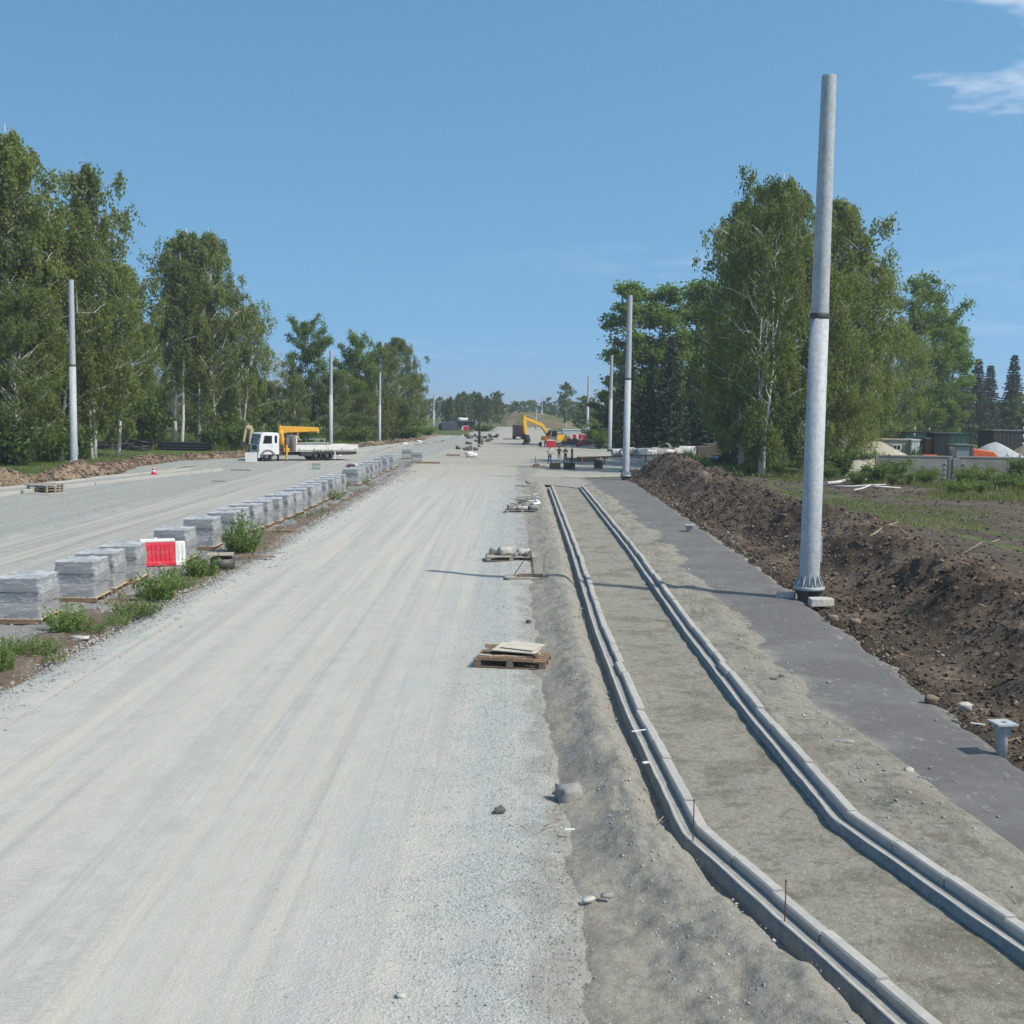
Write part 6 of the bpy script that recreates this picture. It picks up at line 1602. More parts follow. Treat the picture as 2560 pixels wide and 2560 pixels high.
# small boxes and sheets near the lorry
p = G(597, 884); o = thing('crate', p, 0.2, 'grey green crate on the ground before the lorry wheels', 'crate')
MB().box(-0.35, 0.35, -0.3, 0.3, 0.0, 0.42).build('body', M_GREENP, o, 0.02); MB().box(-0.38, 0.38, -0.33, 0.33, 0.42, 0.46).build('lid', M_WOODG, o, 0.01)
plank(474, 872, 1.1, 0.12, 0.9, rad(10), 'white board leaning low under the lorry bumper', M_WHITE, 0.0, 'white_board', 'board')
plank(455, 887, 1.6, 0.5, 0.08, 0.1, 'flat grey plank left of the lorry on the gravel', M_WOODG)
plank(413, 908, 1.0, 0.3, 0.06, 0.1, 'small grey plank on the far carriageway', M_WOODG)
for x, y, L, lb in ((855, 860, 1.6, 'dark sleeper lying on the far gravel'), (810, 875, 2.0, 'dark plank beside the lone kerbstone pallet')):
    plank(x, y, L, 0.3, 0.16, 0.05, lb, M_WOODD)
for k, (x, y, lb) in enumerate(((636, 861, 'white sack on the far verge right of the lorry'), (762, 839, 'pale sack right of the shorter left pole'), (790, 835, 'pale sack nearest the road bend'))):
    rock(x, y, (0.9, 0.6, 0.4), lb, M_WHITE, 60 + k, 0.0, name='sack', cat='sack')
p = G(885, 862); o = thing('rubble_bag', p, 0, 'white rubble bag heap with a stick on the far gravel', 'bag')
for k, (x_, y_, s_) in enumerate(((0, 0, 1.0), (0.55, 0.1, 0.8), (0.2, 0.3, 0.9))):
    q = link('bag', slab_rock('bag', 70 + k, (0.8 * s_, 0.7 * s_, 0.6 * s_), M_WHITE), o); q.location = (x_, y_, 0.27 * s_)
MB().tube([(0.1, 0.1, 0.0), (0.05, 0.1, 1.2)], 0.03, 6).build('stick', M_WOODD, o)
# stone piles along the far centre line
for k, (x, y, s_, lb) in enumerate(((875, 847, 1.0, 'lowest dark stone pile before the black post'), (888, 849, 1.0, 'brown stone pile left of the black post'), (897, 838, 1.2, 'stone pile right behind the black post'), (915, 833, 1.3, 'far stone pile right of the black post'), (923, 825, 1.5, 'farthest stone pile in the road centre'), (898, 827, 1.7, 'rubble pile with pipe rings behind the black post'))):
    p = G(x, y); o = thing('stone_pile', p, 0, lb, 'stone pile', 'stone piles along the far road centre')
    for j in range(9):
        d = np.array([rr.uniform(.5, 1.0), rr.uniform(.5, .9), rr.uniform(.3, .55)]) * s_ * 0.62
        q = link('stone', slab_rock('stone', 80 + k * 10 + j, d, (M_STONED, M_STONEB, M_STONED)[j % 3]), o)
        q.location = (rr.uniform(-1.1, 1.1) * s_, rr.uniform(-.8, .8) * s_, d[2] * .4 + (0.2 * s_ if j > 6 else 0))
# cable drums
M_DRUM = plain('blue_black_drum', (0.02, 0.028, 0.05), 0.55, 0, 0.3, 2, 0.5, (0.08, 0.1, 0.13)); M_DRUML = plain('blue_grey_flange', (0.16, 0.24, 0.32), 0.6, 0, 0.2, 2, 0.4)
def drum(x, y, r, label):
    p = G(x, y); o = thing('cable_drum', p, rad(62), label, 'cable drum', 'cable drums at the far bend')
    M_ = Matrix.Rotation(rad(90), 4, 'X')
    for nm, prof, mt in (('flange', [(r, -0.55), (r, -0.48)], M_DRUML), ('flange', [(r, 0.48), (r, 0.55)], M_DRUM), ('cable', [(r * 0.86, -0.478), (r * 0.86, 0.478)], M_DRUM)):
        m = MB().lathe(prof, 22); m.v = [tuple(M_ @ Vector(v) + Vector((0, 0, r))) for v in m.v]; m.build(nm, mt, o)
for k in range(5): drum(834 + k * 5.6, 812.2 - k * 0.25, 1.0, ('leftmost', 'second', 'third', 'fourth', 'fifth')[k] + ' blue-black cable drum from the left at the far bend')
p = G(876, 810.5); o = thing('tarpaulin_truck', p, 0.3, 'dark lorry with white load behind the cable drums', 'lorry')
MB().box(-2.4, 2.4, -1.1, 1.1, 0.6, 2.1).build('body', M_NAVY, o, 0.05); 
q = link('load', slab_rock('load', 5, (2.4, 1.8, 1.0), M_WHITE), o); q.location = (-0.6, 0, 2.45)
for s in (-1, 1):
    for x_ in (-1.6, 1.6): wheel(o, x_, s * 0.95, 0.45, 0.3, side=s)
MB().box(2.42, 4.0, -1.05, 1.05, 0.7, 2.2).build('cab', M_GREYP, o, 0.08)
p = G(877, 812); barrier(p, rad(80), 'red and white barrier beside the far cable drums', 1.25)
# far building behind the trees
p = Vector((D(820, 780, 620).x, 620, GZ)); o = thing('far_house', p, 0, 'pale far building with pinkish roof seen left of the far pole', 'building')
MWALL = plain('far_white_wall', (0.62, 0.60, 0.57), 0.9, 0, 0.1, 0.3)
MB().box(-9, 11, 0, 10, 0, 5.0).build('wall', MWALL, o)
MB().prism([(-1, 5.0), (11.4, 5.0), (11.0, 6.6), (-0.6, 6.6)], -0.4, 10.4).build('roof', plain('pink_roof', (0.34, 0.19, 0.18), 0.8), o)
for k in range(6):
    w_ = MB().box(-7.8 + k * 3.1, -6.2 + k * 3.1, -0.06, 0.1, 1.6, 3.6).build('window', M_GLASS, o)

# ================================================================ end of the footway, pipes, bricks
M_CRATE = plain('black_crate', (0.055, 0.05, 0.042), 0.75, 0, 0.35, 4, 0.3, (0.10, 0.085, 0.065))
def crate(x, y, w, d, h, label, rz=0.0):
    p = G(x, y); o = thing('dark_crate', p, rz, label, 'crate', 'dark crates at the footway end')
    for k in range(4):
        for sy in (-1, 1): MB().box(-w / 2, w / 2, sy * d / 2 - .02, sy * d / 2 + .02, 0.02 + k * h / 4, (k + 1) * h / 4 - 0.015).build('slat', M_CRATE, o)
        for sx in (-1, 1): MB().box(sx * w / 2 - .02, sx * w / 2 + .02, -d / 2 + 0.022, d / 2 - 0.022, 0.02 + k * h / 4, (k + 1) * h / 4 - 0.015).build('slat', M_CRATE, o)
    MB().box(-w / 2 - .03, w / 2 + .03, -d / 2 - .03, d / 2 + .03, h, h + 0.04).build('lid', M_CRATE, o)
    return o
crate(1047, 885, 0.95, 0.7, 0.52, 'left of the two dark crates before the standing people')
crate(1074, 885, 1.0, 0.7, 0.52, 'right of the two dark crates before the standing people')
crate(1129, 884, 0.75, 0.6, 0.6, 'dark crate with white post left of the second steel pole')
p = G(1012, 882.5); o = thing('tool_box', p, 0.1, 'small brown box with upright stick on the road edge', 'box')
MB().box(-0.28, 0.28, -0.22, 0.22, 0, 0.36).build('body', M_WOODD, o, 0.02); MB().tube([(-0.05, 0, 0.3), (-0.12, 0.02, 1.05)], 0.03, 6).build('stick', M_RUST, o)
for x, yb, yt, lb in ((1133, 884, 862, 'white post beside the dark crate'),):
    p = G(x, yb); o = thing('marker_post', p, 0, lb, 'post'); hh = up(x, yt, p)
    MB().tube([(0, 0, -0.1), (0, 0, hh)], 0.05, 8).build('shaft', M_WHITE, o); MB().lathe([(0.055, hh * 0.6), (0.055, hh * 0.75)], 10).build('band', M_RED, o)
# rail barrier of planks across the crossing
p0, p1 = G(1098, 876), G(1290, 868)
o = thing('plank_barrier', ((p0.x + p1.x) / 2, (p0.y + p1.y) / 2, 0), math.atan2(p1.y - p0.y, p1.x - p0.x), 'low brown rail of long timbers behind the second steel pole', 'rail')
L = (p1 - p0).length
MB().box(-L / 2, L / 2, -0.06, 0.06, 0.62, 0.74).build('rail', M_WOODD, o)
for k in range(6): MB().box(-L / 2 + k * L / 5 - 0.06, -L / 2 + k * L / 5 + 0.06, -0.05, 0.05, -0.05, 0.62).build('upright', M_WOODD, o)
for k, (x, y, mt) in enumerate(((1095, 868, M_WOODD), (1118, 866, M_RUST), (1105, 871, M_WOODD))):
    plank(x, y, 3.5, 0.3, 0.22, 0.05 * k, ('upper', 'right', 'lower')[k] + ' brown timber lying right of the people', mt)
# pale pipe sections and slabs (about a dozen), between third pole and bricks
M_PIPEC = plain('pale_pipe_section', (0.52, 0.54, 0.55), 0.6, 0, 0.2, 2, 0.4, (0.36, 0.35, 0.33))
def ring_section(x, y, r, L, rz, label, z=0.0, mat=None):
    p = G(x, y); o = thing('pipe_section', (p.x, p.y, z), rz, label, 'pipe section', 'pale pipe sections left of the bricks')
    M_ = Matrix.Rotation(rad(90), 4, 'Y')
    m = MB().lathe([(r, -L / 2), (r, L / 2), (r * 0.86, L / 2), (r * 0.86, -L / 2), (r, -L / 2)], 20, cap=False)
    m.v = [tuple(M_ @ Vector(v) + Vector((0, 0, r))) for v in m.v]; m.build('barrel', mat or M_PIPEC, o)
    m = MB().lathe([(r * 1.06, L / 2 - 0.2), (r * 1.06, L / 2 + 0.02), (r * 0.9, L / 2 + 0.02)], 20, cap=False)
    m.v = [tuple(M_ @ Vector(v) + Vector((0, 0, r))) for v in m.v]; m.build('collar', mat or M_PIPEC, o)
def ord_(k): return ORD[k]
for k, (x, y, r, L, rz) in enumerate([(1163, 861, 0.45, 1.1, 0.2), (1176, 862, 0.48, 1.0, 1.3), (1196, 862, 0.5, 1.4, 0.1), (1210, 863, 0.5, 1.3, 0.3), (1226, 863, 0.46, 1.5, -0.1), (1243, 863, 0.5, 1.6, 0.4), (1262, 862, 0.45, 1.4, 0.0), (1276, 861, 0.52, 1.5, 0.9), (1296, 860, 0.6, 1.9, -0.5), (1186, 858, 0.45, 1.3, 0.5), (1234, 858, 0.45, 1.2, 0.8), (1255, 857, 0.7, 0.9, 1.2)]):
    ring_section(x, y, r, L, rz, ord_(k) + ' pale pipe section of the row behind the second pole', 0.0, (M_PIPEC, M_CONC, M_CONCD)[k % 3] if k % 4 else M_PIPEC)
for k, (x, y) in enumerate(((1222, 850), (1250, 850), (1285, 849))):
    plank(x, y, 4.5, 1.0, 0.25, 0.04, ('left', 'middle', 'right')[k] + ' long pale slab lying behind the pipe sections', M_CONC, 0.55, 'concrete_slab', 'slab')
# brick pallets
M_BRICK = plain('brick_red_brown', (0.26, 0.16, 0.13), 0.9, 0, 0.3, 5, 0.2, (0.34, 0.28, 0.24)); M_BRICKD = plain('brick_grey_brown', (0.17, 0.135, 0.12), 0.9, 0, 0.3, 5, 0.2, (0.26, 0.22, 0.19))
def brick_pallet(x, y, w, h, label, rows_=6, cols=4, z=0.0, mat=None, dy=0.0):
    p = G(x, y); o = thing('brick_pallet', (p.x, p.y + dy, z), 0.06, label, 'brick pallet', 'brick pallets behind the parked car')
    bh, bw = (h - 0.14) / rows_, w / cols
    sm = MB().box(0.012, bw - 0.012, 0.0, 1.0, 0.008, bh - 0.008).mesh('brick_bundle', mat or M_BRICK)
    for r_ in range(rows_):
        for c_ in range(cols):
            q = link('brick_bundle', sm, o); q.location = (-w / 2 + c_ * bw + (0.02 if r_ % 2 else -0.02), -0.5, 0.13 + r_ * bh)
    MB().box(-w / 2 - .03, w / 2 + .03, -0.55, 0.55, 0.0, 0.05).build('pallet_base', M_WOODD, o); MB().box(-w / 2, w / 2, -0.5, 0.5, 0.06, 0.12).build('pallet_deck', M_WOOD, o)
    MB().box(-w / 2 - .02, w / 2 + .02, -0.52, 0.52, h + 0.002, h + 0.04).build('cover_sheet', M_WOODG, o)
    return o
brick_pallet(1326, 862, 1.5, 1.25, 'greyish brick pallet at the left of the brick stacks', 5, 4, 0, M_BRICKD)
brick_pallet(1342, 861, 1.2, 1.5, 'second brick pallet from the left behind the car', 6, 4, 0, M_BRICKD)
brick_pallet(1358, 861, 1.35, 1.75, 'high red-brown brick pallet in the middle of the stacks', 7, 4)
brick_pallet(1376, 861, 1.35, 1.85, 'highest brick pallet right of the middle', 7, 4)
brick_pallet(1393, 860, 1.2, 1.65, 'rightmost brick pallet half behind the birch', 6, 4, 0, M_BRICKD)

# ================================================================ far yard: containers, barriers, fence mesh
M_CONT = plain('white_blue_panel', (0.52, 0.57, 0.62), 0.55, 0, 0.1, 0.6, 0.4); M_CONTB = plain('blue_panel', (0.24, 0.38, 0.52), 0.55, 0, 0.1, 0.6, 0.4)
def container(x0, x1, yb, yt, dep, label, mat, roof, win=(), name='site_container', d_=None, ribs=12):
    d0 = d_ or G((x0 + x1) / 2, yb).y
    X0, X1 = D(x0, yb, d0).x, D(x1, yb, d0).x; H = D((x0 + x1) / 2, yt, d0).z
    o = thing(name, ((X0 + X1) / 2, d0, 0), 0, label, 'container', 'site containers'); w = X1 - X0
    MB().box(-w / 2, w / 2, 0, dep, 0.1, H - 0.12).build('body', mat, o)
    MB().box(-w / 2 - .08, w / 2 + .08, -.1, dep + .1, H - 0.118, H).build('roof', roof, o)
    rb = MB().box(-0.035, 0.035, -0.035, -0.001, 0.12, H - 0.13).mesh('rib', mat)
    n = max(3, int(w / 0.5))
    for k in range(n):
        q = link('rib', rb, o); q.location = (-w / 2 + (k + .5) * w / n, 0, 0)
    for (a_, b_, zl, zh) in win:
        wf = MB().box(-w / 2 + a_ * w, -w / 2 + b_ * w, -0.07, -0.036, zl * H, zh * H).build('window', M_CABW, o)
        xa, xb = -w / 2 + a_ * w, -w / 2 + b_ * w; xm = (xa + xb) / 2
        for u0, u1 in ((xa + .1, xm - .04), (xm + .04, xb - .1)):
            for v0, v1 in ((zl * H + .1, zl * H + (zh - zl) * H * .45), (zl * H + (zh - zl) * H * .55, zh * H - .1)):
                MB().box(u0, u1, -0.085, -0.072, v0, v1).build('pane', M_GLASS, wf)
    return o
container(1062, 1106, 824, 810, 4, 'long low white and blue site container right of the excavator', M_CONT, M_CABW)
container(1107, 1138, 824, 809.5, 4, 'white and blue container with windows by the third steel pole', M_CONT, M_CABW, ((0.28, 0.44, 0.45, 0.8), (0.62, 0.78, 0.45, 0.8)))
for k, (x, y, lb) in enumerate(((1031, 843, 'red barrier left of the excavator track'), (1036, 843.5, 'second red barrier by the excavator track'), (1083, 829, 'red barrier left before the white containers'), (1088, 829, 'middle red barrier before the white containers'), (1094, 829.5, 'right red barrier before the white containers'))):
    p = G(x, y); barrier(p, rad(75 + 6 * k), lb, 1.15)
# orange mesh fence dipping along the trench
p0 = [G(1088, 843), G(1096, 841), G(1104, 838), G(1110, 836), G(1117, 835)]
hgt = [0.35, 0.6, 1.0, 1.5, 1.1]
o = thing('mesh_fence', p0[0], 0, 'sagging red mesh fence right of the excavator', 'fence')
for k in range(5):
    q = p0[k] - p0[0]
    MB().tube([(q.x, q.y, -0.1), (q.x, q.y, hgt[k] + 0.15)], 0.035, 6).build('fence_post', M_RUST, o)
    if k < 4:
        q2 = p0[k + 1] - p0[0]
        for j in range(6):
            f_ = j / 5
            MB().tube([(q.x, q.y, 0.08 + hgt[k] * f_), ((q.x + q2.x) / 2, (q.y + q2.y) / 2, 0.03 + (hgt[k] + hgt[k + 1]) / 2 * f_), (q2.x, q2.y, 0.08 + hgt[k + 1] * f_)], 0.075, 5).build('strap', M_RED, o)
rock(1090, 838, (4.5, 2.2, 1.0), 'low earth pile overgrown right of the excavator', M_STONEB, 91, 0.0, name='earth_pile', cat='earth pile')
for x, y, yt, kd, wd, lb in ((1130, 848, 815, 'u1', 1.2, 'yellow green bush left of the third pole base'), (1120, 838, 812, 'u3', 1.2, 'olive bush before the white containers'), (1078, 838, 826, 'u3', 1.3, 'low olive bush right of the excavator'), (1160, 838, 806, 'u2', 1.4, 'bush right of the third steel pole'), (915, 815, 801, 'u3', 1.6, 'yellow green bush left of the spoil heap'), (905, 815, 803, 'u3', 1.5, 'bright bush by the far rubble piles'), (1140, 830, 795, 'u3', 1.4, 'bush behind the white and blue container')):
    p = G(x, y, GZ); bush(kd, p, up(x, yt, p) - GZ, lb, 'bushes by the far yard', wide=wd)
for x, yb, yt, lb in ((1127.5, 838, 810, 'thin bare trunk stake left of the third pole'), (1110, 822, 806, 'white sign post by the far car')):
    p = G(x, yb); o = thing('thin_post', p, 0, lb, 'post'); hh = up(x, yt, p)
    MB().tube([(0, 0, -0.1), (0.03, 0, hh)], [0.07, 0.05], 7).build('shaft', M_WOODG if 'trunk' in lb else M_WHITE, o); MB().box(-0.2, 0.2, -0.03, 0.03, hh - 0.1, hh + (0.9 if 'sign' in lb else 0.02)).build('head', M_WHITE if 'sign' in lb else M_WOODG, o)

# ================================================================ right yard behind the concrete fence
M_FENCE = plain('fence_concrete', (0.27, 0.262, 0.25), 0.92, 0, 0.25, 0.9, 0.2, (0.30, 0.29, 0.28), 0.01)
FD = 97.0
fx = lambda px: D(px, 900, FD).x
FH = 1.95
def fence_panel(xa, xb, label, kind):
    o = thing('concrete_fence', (xa, FD, GZ), 0, label, 'fence', 'concrete panel fence of the yard')
    w = xb - xa; z0 = 0
    MB().box(0.0, w, 0.0, 0.12, z0, FH + 0.14).build('panel', M_FENCE, o, 0.01)
    MB().box(-0.02, w + 0.02, -0.05, 0.17, FH + 0.142, FH + 0.27).build('coping', M_FENCE, o, 0.015)
    for x_ in (0.0, w - 0.28): MB().box(x_, x_ + 0.28, -0.06, -0.001, z0, FH + 0.13).build('pilaster', M_FENCE, o, 0.01)
    tri = MB().add([(0, 0, 0), (0.36, 0, 0), (0.18, 0, 0.26), (0.18, -0.11, 0.07)], [(0, 1, 3), (1, 2, 3), (2, 0, 3)]).mesh('relief', M_FENCE)
    for xx in (0.42, w - 0.8):
        for k in range(4):
            q = link('relief', tri, o); q.location = (xx, -0.002, 0.25 + k * 0.42)
    sl = MB().add([(-0.07, 0, 0), (0.0, -0.07, 0.0), (0.07, 0, 0), (0, 0, 0.5)], [(0, 1, 3), (1, 2, 3), (0, 2, 1)]).mesh('relief', M_FENCE)
    for cx in (w * 0.30, w * 0.72):
        for k in range(8):
            q = link('relief', sl, o); q.location = (cx, -0.002, 0.92); q.rotation_euler = (0, rad(45 * k), 0)
    return o
edges_ = [1650, 1798, 1946, 2094]
fence_panel(fx(1650), fx(1795) , 'left concrete fence panel before the roller', 0)
fence_panel(fx(1802), fx(1947), 'right concrete fence panel before the grey cone heap', 1)
o = thing('concrete_fence_post', (fx(1798.5), FD - 0.05, GZ), 0, 'thick concrete post between the two fence panels', 'fence post')
MB().box(-0.14, 0.14, -0.1, 0.2, 0, FH + 0.1).build('shaft', M_CONCD, o, 0.02); MB().box(-0.45, 0.45, -0.3, 0.4, -0.1, 0.25).build('foot', M_CONCD, o, 0.03)
def heap(name, px, pyt, d, R, label, mat, seed=1, cat='heap'):
    H = D(px, pyt, d).z - GZ; n, m = 44, 18
    V = [(0, 0, H)]; F3, F4 = [], []
    for i in range(1, m + 1):
        t_ = i / m
        for k in range(n):
            a_ = 2 * math.pi * k / n; r_ = R * t_
            z = H * (1 - (math.sqrt(t_ * t_ + 0.012) - 0.1095) / (1.006 - 0.1095)) + float(fbm(math.cos(a_) * t_ * 3 + seed, math.sin(a_) * t_ * 3, 1.2, 4, seed)) * H * 0.09 * t_ ** 0.5
            V.append((r_ * math.cos(a_), r_ * math.sin(a_), max(z, -0.05) if i < m else -0.1))
    F3 = [(0, 1 + k, 1 + (k + 1) % n) for k in range(n)]
    F4 = [(1 + (i - 1) * n + k, 1 + i * n + k, 1 + i * n + (k + 1) % n, 1 + (i - 1) * n + (k + 1) % n) for i in range(1, m) for k in range(n)]
    o = link(name, np_mesh(name, np.array(V), [np.array(F3), np.array(F4)], [mat], smooth_=True)); o.location = (D(px, 800, d).x, d, GZ)
    return tag(o, label, cat)
M_GHEAP = gravel_mat('blue_grey_gravel_heap', (0.42, 0.45, 0.47, 1), (0.33, 0.36, 0.385, 1), (0.38, 0.41, 0.43, 1), False, 5.0, 0.4)
M_SHEAP = gravel_mat('tan_sand_heap', (0.44, 0.41, 0.34, 1), (0.32, 0.30, 0.24, 1), (0.40, 0.37, 0.29, 1), False, 5.0, 0.4)
heap('gravel_heap', 1880, 834, 106, 5.4, 'steep blue-grey gravel cone behind the right fence panel', M_GHEAP, 3)
heap('sand_heap', 1655, 832, 112, 6.0, 'tan sand heap left of the grey site cabin', M_SHEAP, 5)
heap('sand_heap', 1622, 868, 104, 3.6, 'low tan sand heap between the trees and the fence', M_SHEAP, 7)
heap('soil_heap', 1940, 840, 122, 4.6, 'brown soil heap at the right picture edge', M_STONEB, 9)
M_CABIN = plain('weathered_cabin_boards', (0.33, 0.30, 0.265), 0.85, 0, 0.15, 1.0, 0.3, (0.24, 0.21, 0.18)); M_GREEN = plain('dark_green_steel', (0.03, 0.085, 0.068), 0.5, 0, 0.2, 1.0, 0.4); M_GRDARK = plain('black_green_steel', (0.018, 0.026, 0.026), 0.5, 0, 0.2, 1.0, 0.4)
container(1645, 1717, 877, 828.5, 3.0, 'weathered grey site cabin with a white-framed window', M_CABIN, M_WOODG, ((0.52, 0.74, 0.36, 0.80),), 'site_cabin', 126)
container(1718, 1733, 877, 829, 3.0, 'narrow white cabin porch with red door beside the grey cabin', M_CABW, M_WHITE, (), 'cabin_porch', 125.5)
container(1706, 1747, 872, 814.5, 5.0, 'dark green container behind the grey site cabin', M_GREEN, M_GRDARK, (), 'site_container', 140)
container(1762, 1788, 872, 817, 5.0, 'black-green container end left of the orange roller', M_GRDARK, M_GRDARK, (), 'site_container', 138)
container(1788.5, 1826, 872, 817, 5.0, 'dark green container right above the orange roller', M_GREEN, M_GREEN, (), 'site_container', 138.4)
container(1748, 1761, 872, 826, 4.0, 'rust-orange container gap piece between the green containers', plain('rust_orange', (0.36, 0.12, 0.07), 0.7), M_CABW, (), 'site_container', 139)
container(1872, 1960, 868, 812, 5.0, 'dark mesh-covered shed at the right edge behind the cone heap', plain('dark_shed', (0.05, 0.048, 0.05), 0.85), M_GREYP, (), 'shed', 150)
for x, yb, yt, lb in ((1723, 870, 806, 'black and white banded pole above the grey site cabin'), (1798, 868, 808, 'short banded pole between the green containers'), (1932 - 4, 868, 790, 'thin banded pole at the right picture edge')):
    d_ = 133; P_ = Vector((D(x, yb, d_).x, d_ + (8 if '1798' in str(x) else 0), GZ)); hh = D(x, yt, P_.y).z - GZ; o = thing('banded_pole', P_, 0, lb, 'pole', 'banded poles in the yard')
    n = 12
    for k in range(n): MB().lathe([(0.07, k * hh / n), (0.07, (k + 1) * hh / n - 0.003)], 8).build('band', (M_BLK, M_WHITE)[k % 2], o)
# shrubs and weeds along the fence
for x, y, yt, kd, wd, lb in ((1726, 896, 850, 'u2', 0.4, 'slim sapling before the left fence panel'), (1725, 905, 868, 'u1', 0.9, 'green bush at the foot of the slim sapling'), (1784, 902, 864, 'u2', 0.5, 'sapling at the left of the fence gap'), (1690, 908, 872, 'u3', 1.0, 'dark green bush at the left end of the fence'), (1660, 912, 884, 'u1', 1.0, 'low bush beside the fallen logs'), (1750, 908, 884, 'u3', 1.0, 'spreading bush below the left fence panel'), (1800, 906, 876, 'u3', 1.1, 'olive bush before the fence gap'), (1845, 906, 878, 'u1', 1.2, 'bush before the right fence panel'), (1890, 906, 868, 'u2', 1.0, 'taller bush before the right fence panel'), (1925, 912, 872, 'u1', 1.2, 'bush at the right picture edge before the fence'), (1620, 915, 890, 'u3', 1.0, 'low bush left of the fallen logs'), (1560, 905, 878, 'u3', 1.0, 'bush at the birch foot right of the pole'), (1410, 897, 874, 'u3', 0.9, 'low bush under the big birch left of its stems'), (1350, 890, 878, 'u3', 1.0, 'low weeds before the parked car'), (1470, 900, 872, 'u1', 1.0, 'dark bush right of the big birch stems'), (1590, 900, 850, 'u2', 1.4, 'tall bush below the right birches'), (1640, 892, 850, 'u2', 1.3, 'bush left of the concrete fence')):
    p = G(x, y, -0.05); bush(kd, p, (up(x, yt, p) + 0.05) * (1.12 if x > 1640 else 1.0), lb, 'bushes along the yard fence', wide=wd)

_wr = random.Random(12)
for k in range(34):
    y_ = _wr.uniform(80, 95.5); x_ = 27.5 + (y_ - 80) * 0.1 + _wr.uniform(0, 1) * 19
    bush(_wr.choice(('u3', 'u1', 'u3')), (x_, y_, -0.08), _wr.uniform(0.6, 1.5), 'low green weed clump on the rough ground before the concrete fence', 'weed clumps before the concrete fence', 'weed_clump', 'weeds', _wr.uniform(0.9, 1.5))
# ================================================================ uncountable stuff
def inst_mesh(name, proto_v, proto_f, pos, scl, rotz, tilt, mat, tint=None, nonuni=None):
    """many small copies of a prototype in one mesh"""
    n, m = len(pos), len(proto_v)
    c, s = np.cos(rotz), np.sin(rotz); ct, st_ = np.cos(tilt), np.sin(tilt)
    P = np.repeat(proto_v[None], n, 0) * (scl[:, None, None] if nonuni is None else nonuni[:, None, :])
    y, z = P[..., 1] * ct[:, None] - P[..., 2] * st_[:, None], P[..., 1] * st_[:, None] + P[..., 2] * ct[:, None]
    x = P[..., 0]
    P = np.stack([x * c[:, None] - y * s[:, None], x * s[:, None] + y * c[:, None], z], -1) + pos[:, None, :]
    F = (proto_f[None] + (np.arange(n) * m)[:, None, None]).reshape(-1, proto_f.shape[1])
    cols = None if tint is None else np.repeat(np.repeat(tint, m)[:, None], 3, 1)
    o = link(name, np_mesh(name, P.reshape(-1, 3), F, [mat], cols=cols)); o['kind'] = 'stuff'
    return o
OCT_V = np.array([(1, 0, 0), (0.2, 1, 0.1), (-0.9, 0.15, 0), (0, -0.85, 0.1), (0.1, 0.1, 0.8), (0, 0, -0.6)], float)
OCT_F = np.array([(0, 1, 4), (1, 2, 4), (2, 3, 4), (3, 0, 4), (1, 0, 5), (2, 1, 5), (3, 2, 5), (0, 3, 5)])
def tint_stone(name, stops):
    t = NT(name); a = t.new('ShaderNodeAttribute'); a.attribute_name = 'tint'
    sp = t.new('ShaderNodeSeparateColor'); t.l.new(a.outputs['Color'], sp.inputs[0])
    return t.set(t.ramp(sp.outputs[0], stops), 0.93, 0, None, 0.2)
MT_GRAV = tint_stone('gravel_pieces', [(0.0, (0.24, 0.24, 0.24)), (0.5, (0.36, 0.362, 0.355)), (1.0, (0.50, 0.50, 0.48))])
MT_CLOD = tint_stone('soil_clods', [(0.0, (0.020, 0.016, 0.013)), (0.42, (0.070, 0.054, 0.043)), (0.72, (0.150, 0.118, 0.092)), (0.93, (0.28, 0.23, 0.18)), (1.0, (0.34, 0.30, 0.25))])
MT_CLAY = tint_stone('clay_clods', [(0.0, (0.09, 0.065, 0.045)), (0.5, (0.20, 0.15, 0.11)), (1.0, (0.36, 0.29, 0.22))])
def scatter(n, xf, y0, y1, hf, seed, near=1.0):
    rs = RS(seed); y = y0 * (y1 / y0) ** (rs.uniform(0, 1, n) ** near)
    x = xf(rs, y, n); z = hf(x, y)
    return rs, np.stack([x, y, z], -1)
def stones(name, n, xf, y0, y1, hf, seed, smin, smax, mat, near=1.0, flat=0.7):
    rs, pos = scatter(n, xf, y0, y1, hf, seed, near)
    sz = smin * (smax / smin) ** (rs.uniform(0, 1, n) ** 2.2) * (0.6 + pos[:, 1] / 60)
    pos[:, 2] += sz * 0.12
    nu = np.stack([sz * rs.uniform(.7, 1.3, n), sz * rs.uniform(.6, 1.1, n), sz * flat * rs.uniform(.6, 1.2, n)], -1)
    return inst_mesh(name, OCT_V, OCT_F, pos, sz, rs.uniform(0, 6.28, n), rs.normal(0, .35, n), mat, np.clip(rs.normal(0.42, 0.17, n) + 0.55 * fbm(pos[:, 0], pos[:, 1], 0.35, 3, seed), 0, 1), nu)
rdr = lambda y: np.interp(y, [p[1] for p in ROAD_R[:5]], [p[0] for p in ROAD_R[:5]])
rdl = lambda y: np.interp(y, [p[1] for p in ROAD_L], [p[0] for p in ROAD_L])
stones('shoulder_gravel', 11000, lambda rs, y, n: rdr(y) - 0.35 - np.abs(rs.normal(0, 0.95, n)), 7.5, 78, h_road, 1, 0.010, 0.026, MT_GRAV)
stones('road_edge_gravel', 9000, lambda rs, y, n: rdl(y) + np.abs(rs.normal(0, 0.55, n)) - 0.05, 15, 100, h_road, 2, 0.014, 0.05, MT_GRAV)
stones('median_gravel', 7000, lambda rs, y, n: -12.4 + rs.uniform(-1.4, 2.2, n), 17, 100, lambda x, y: 0.035 + 0.05 * fbm(x, y, 1.6, 5, 41), 3, 0.016, 0.06, MT_GRAV)
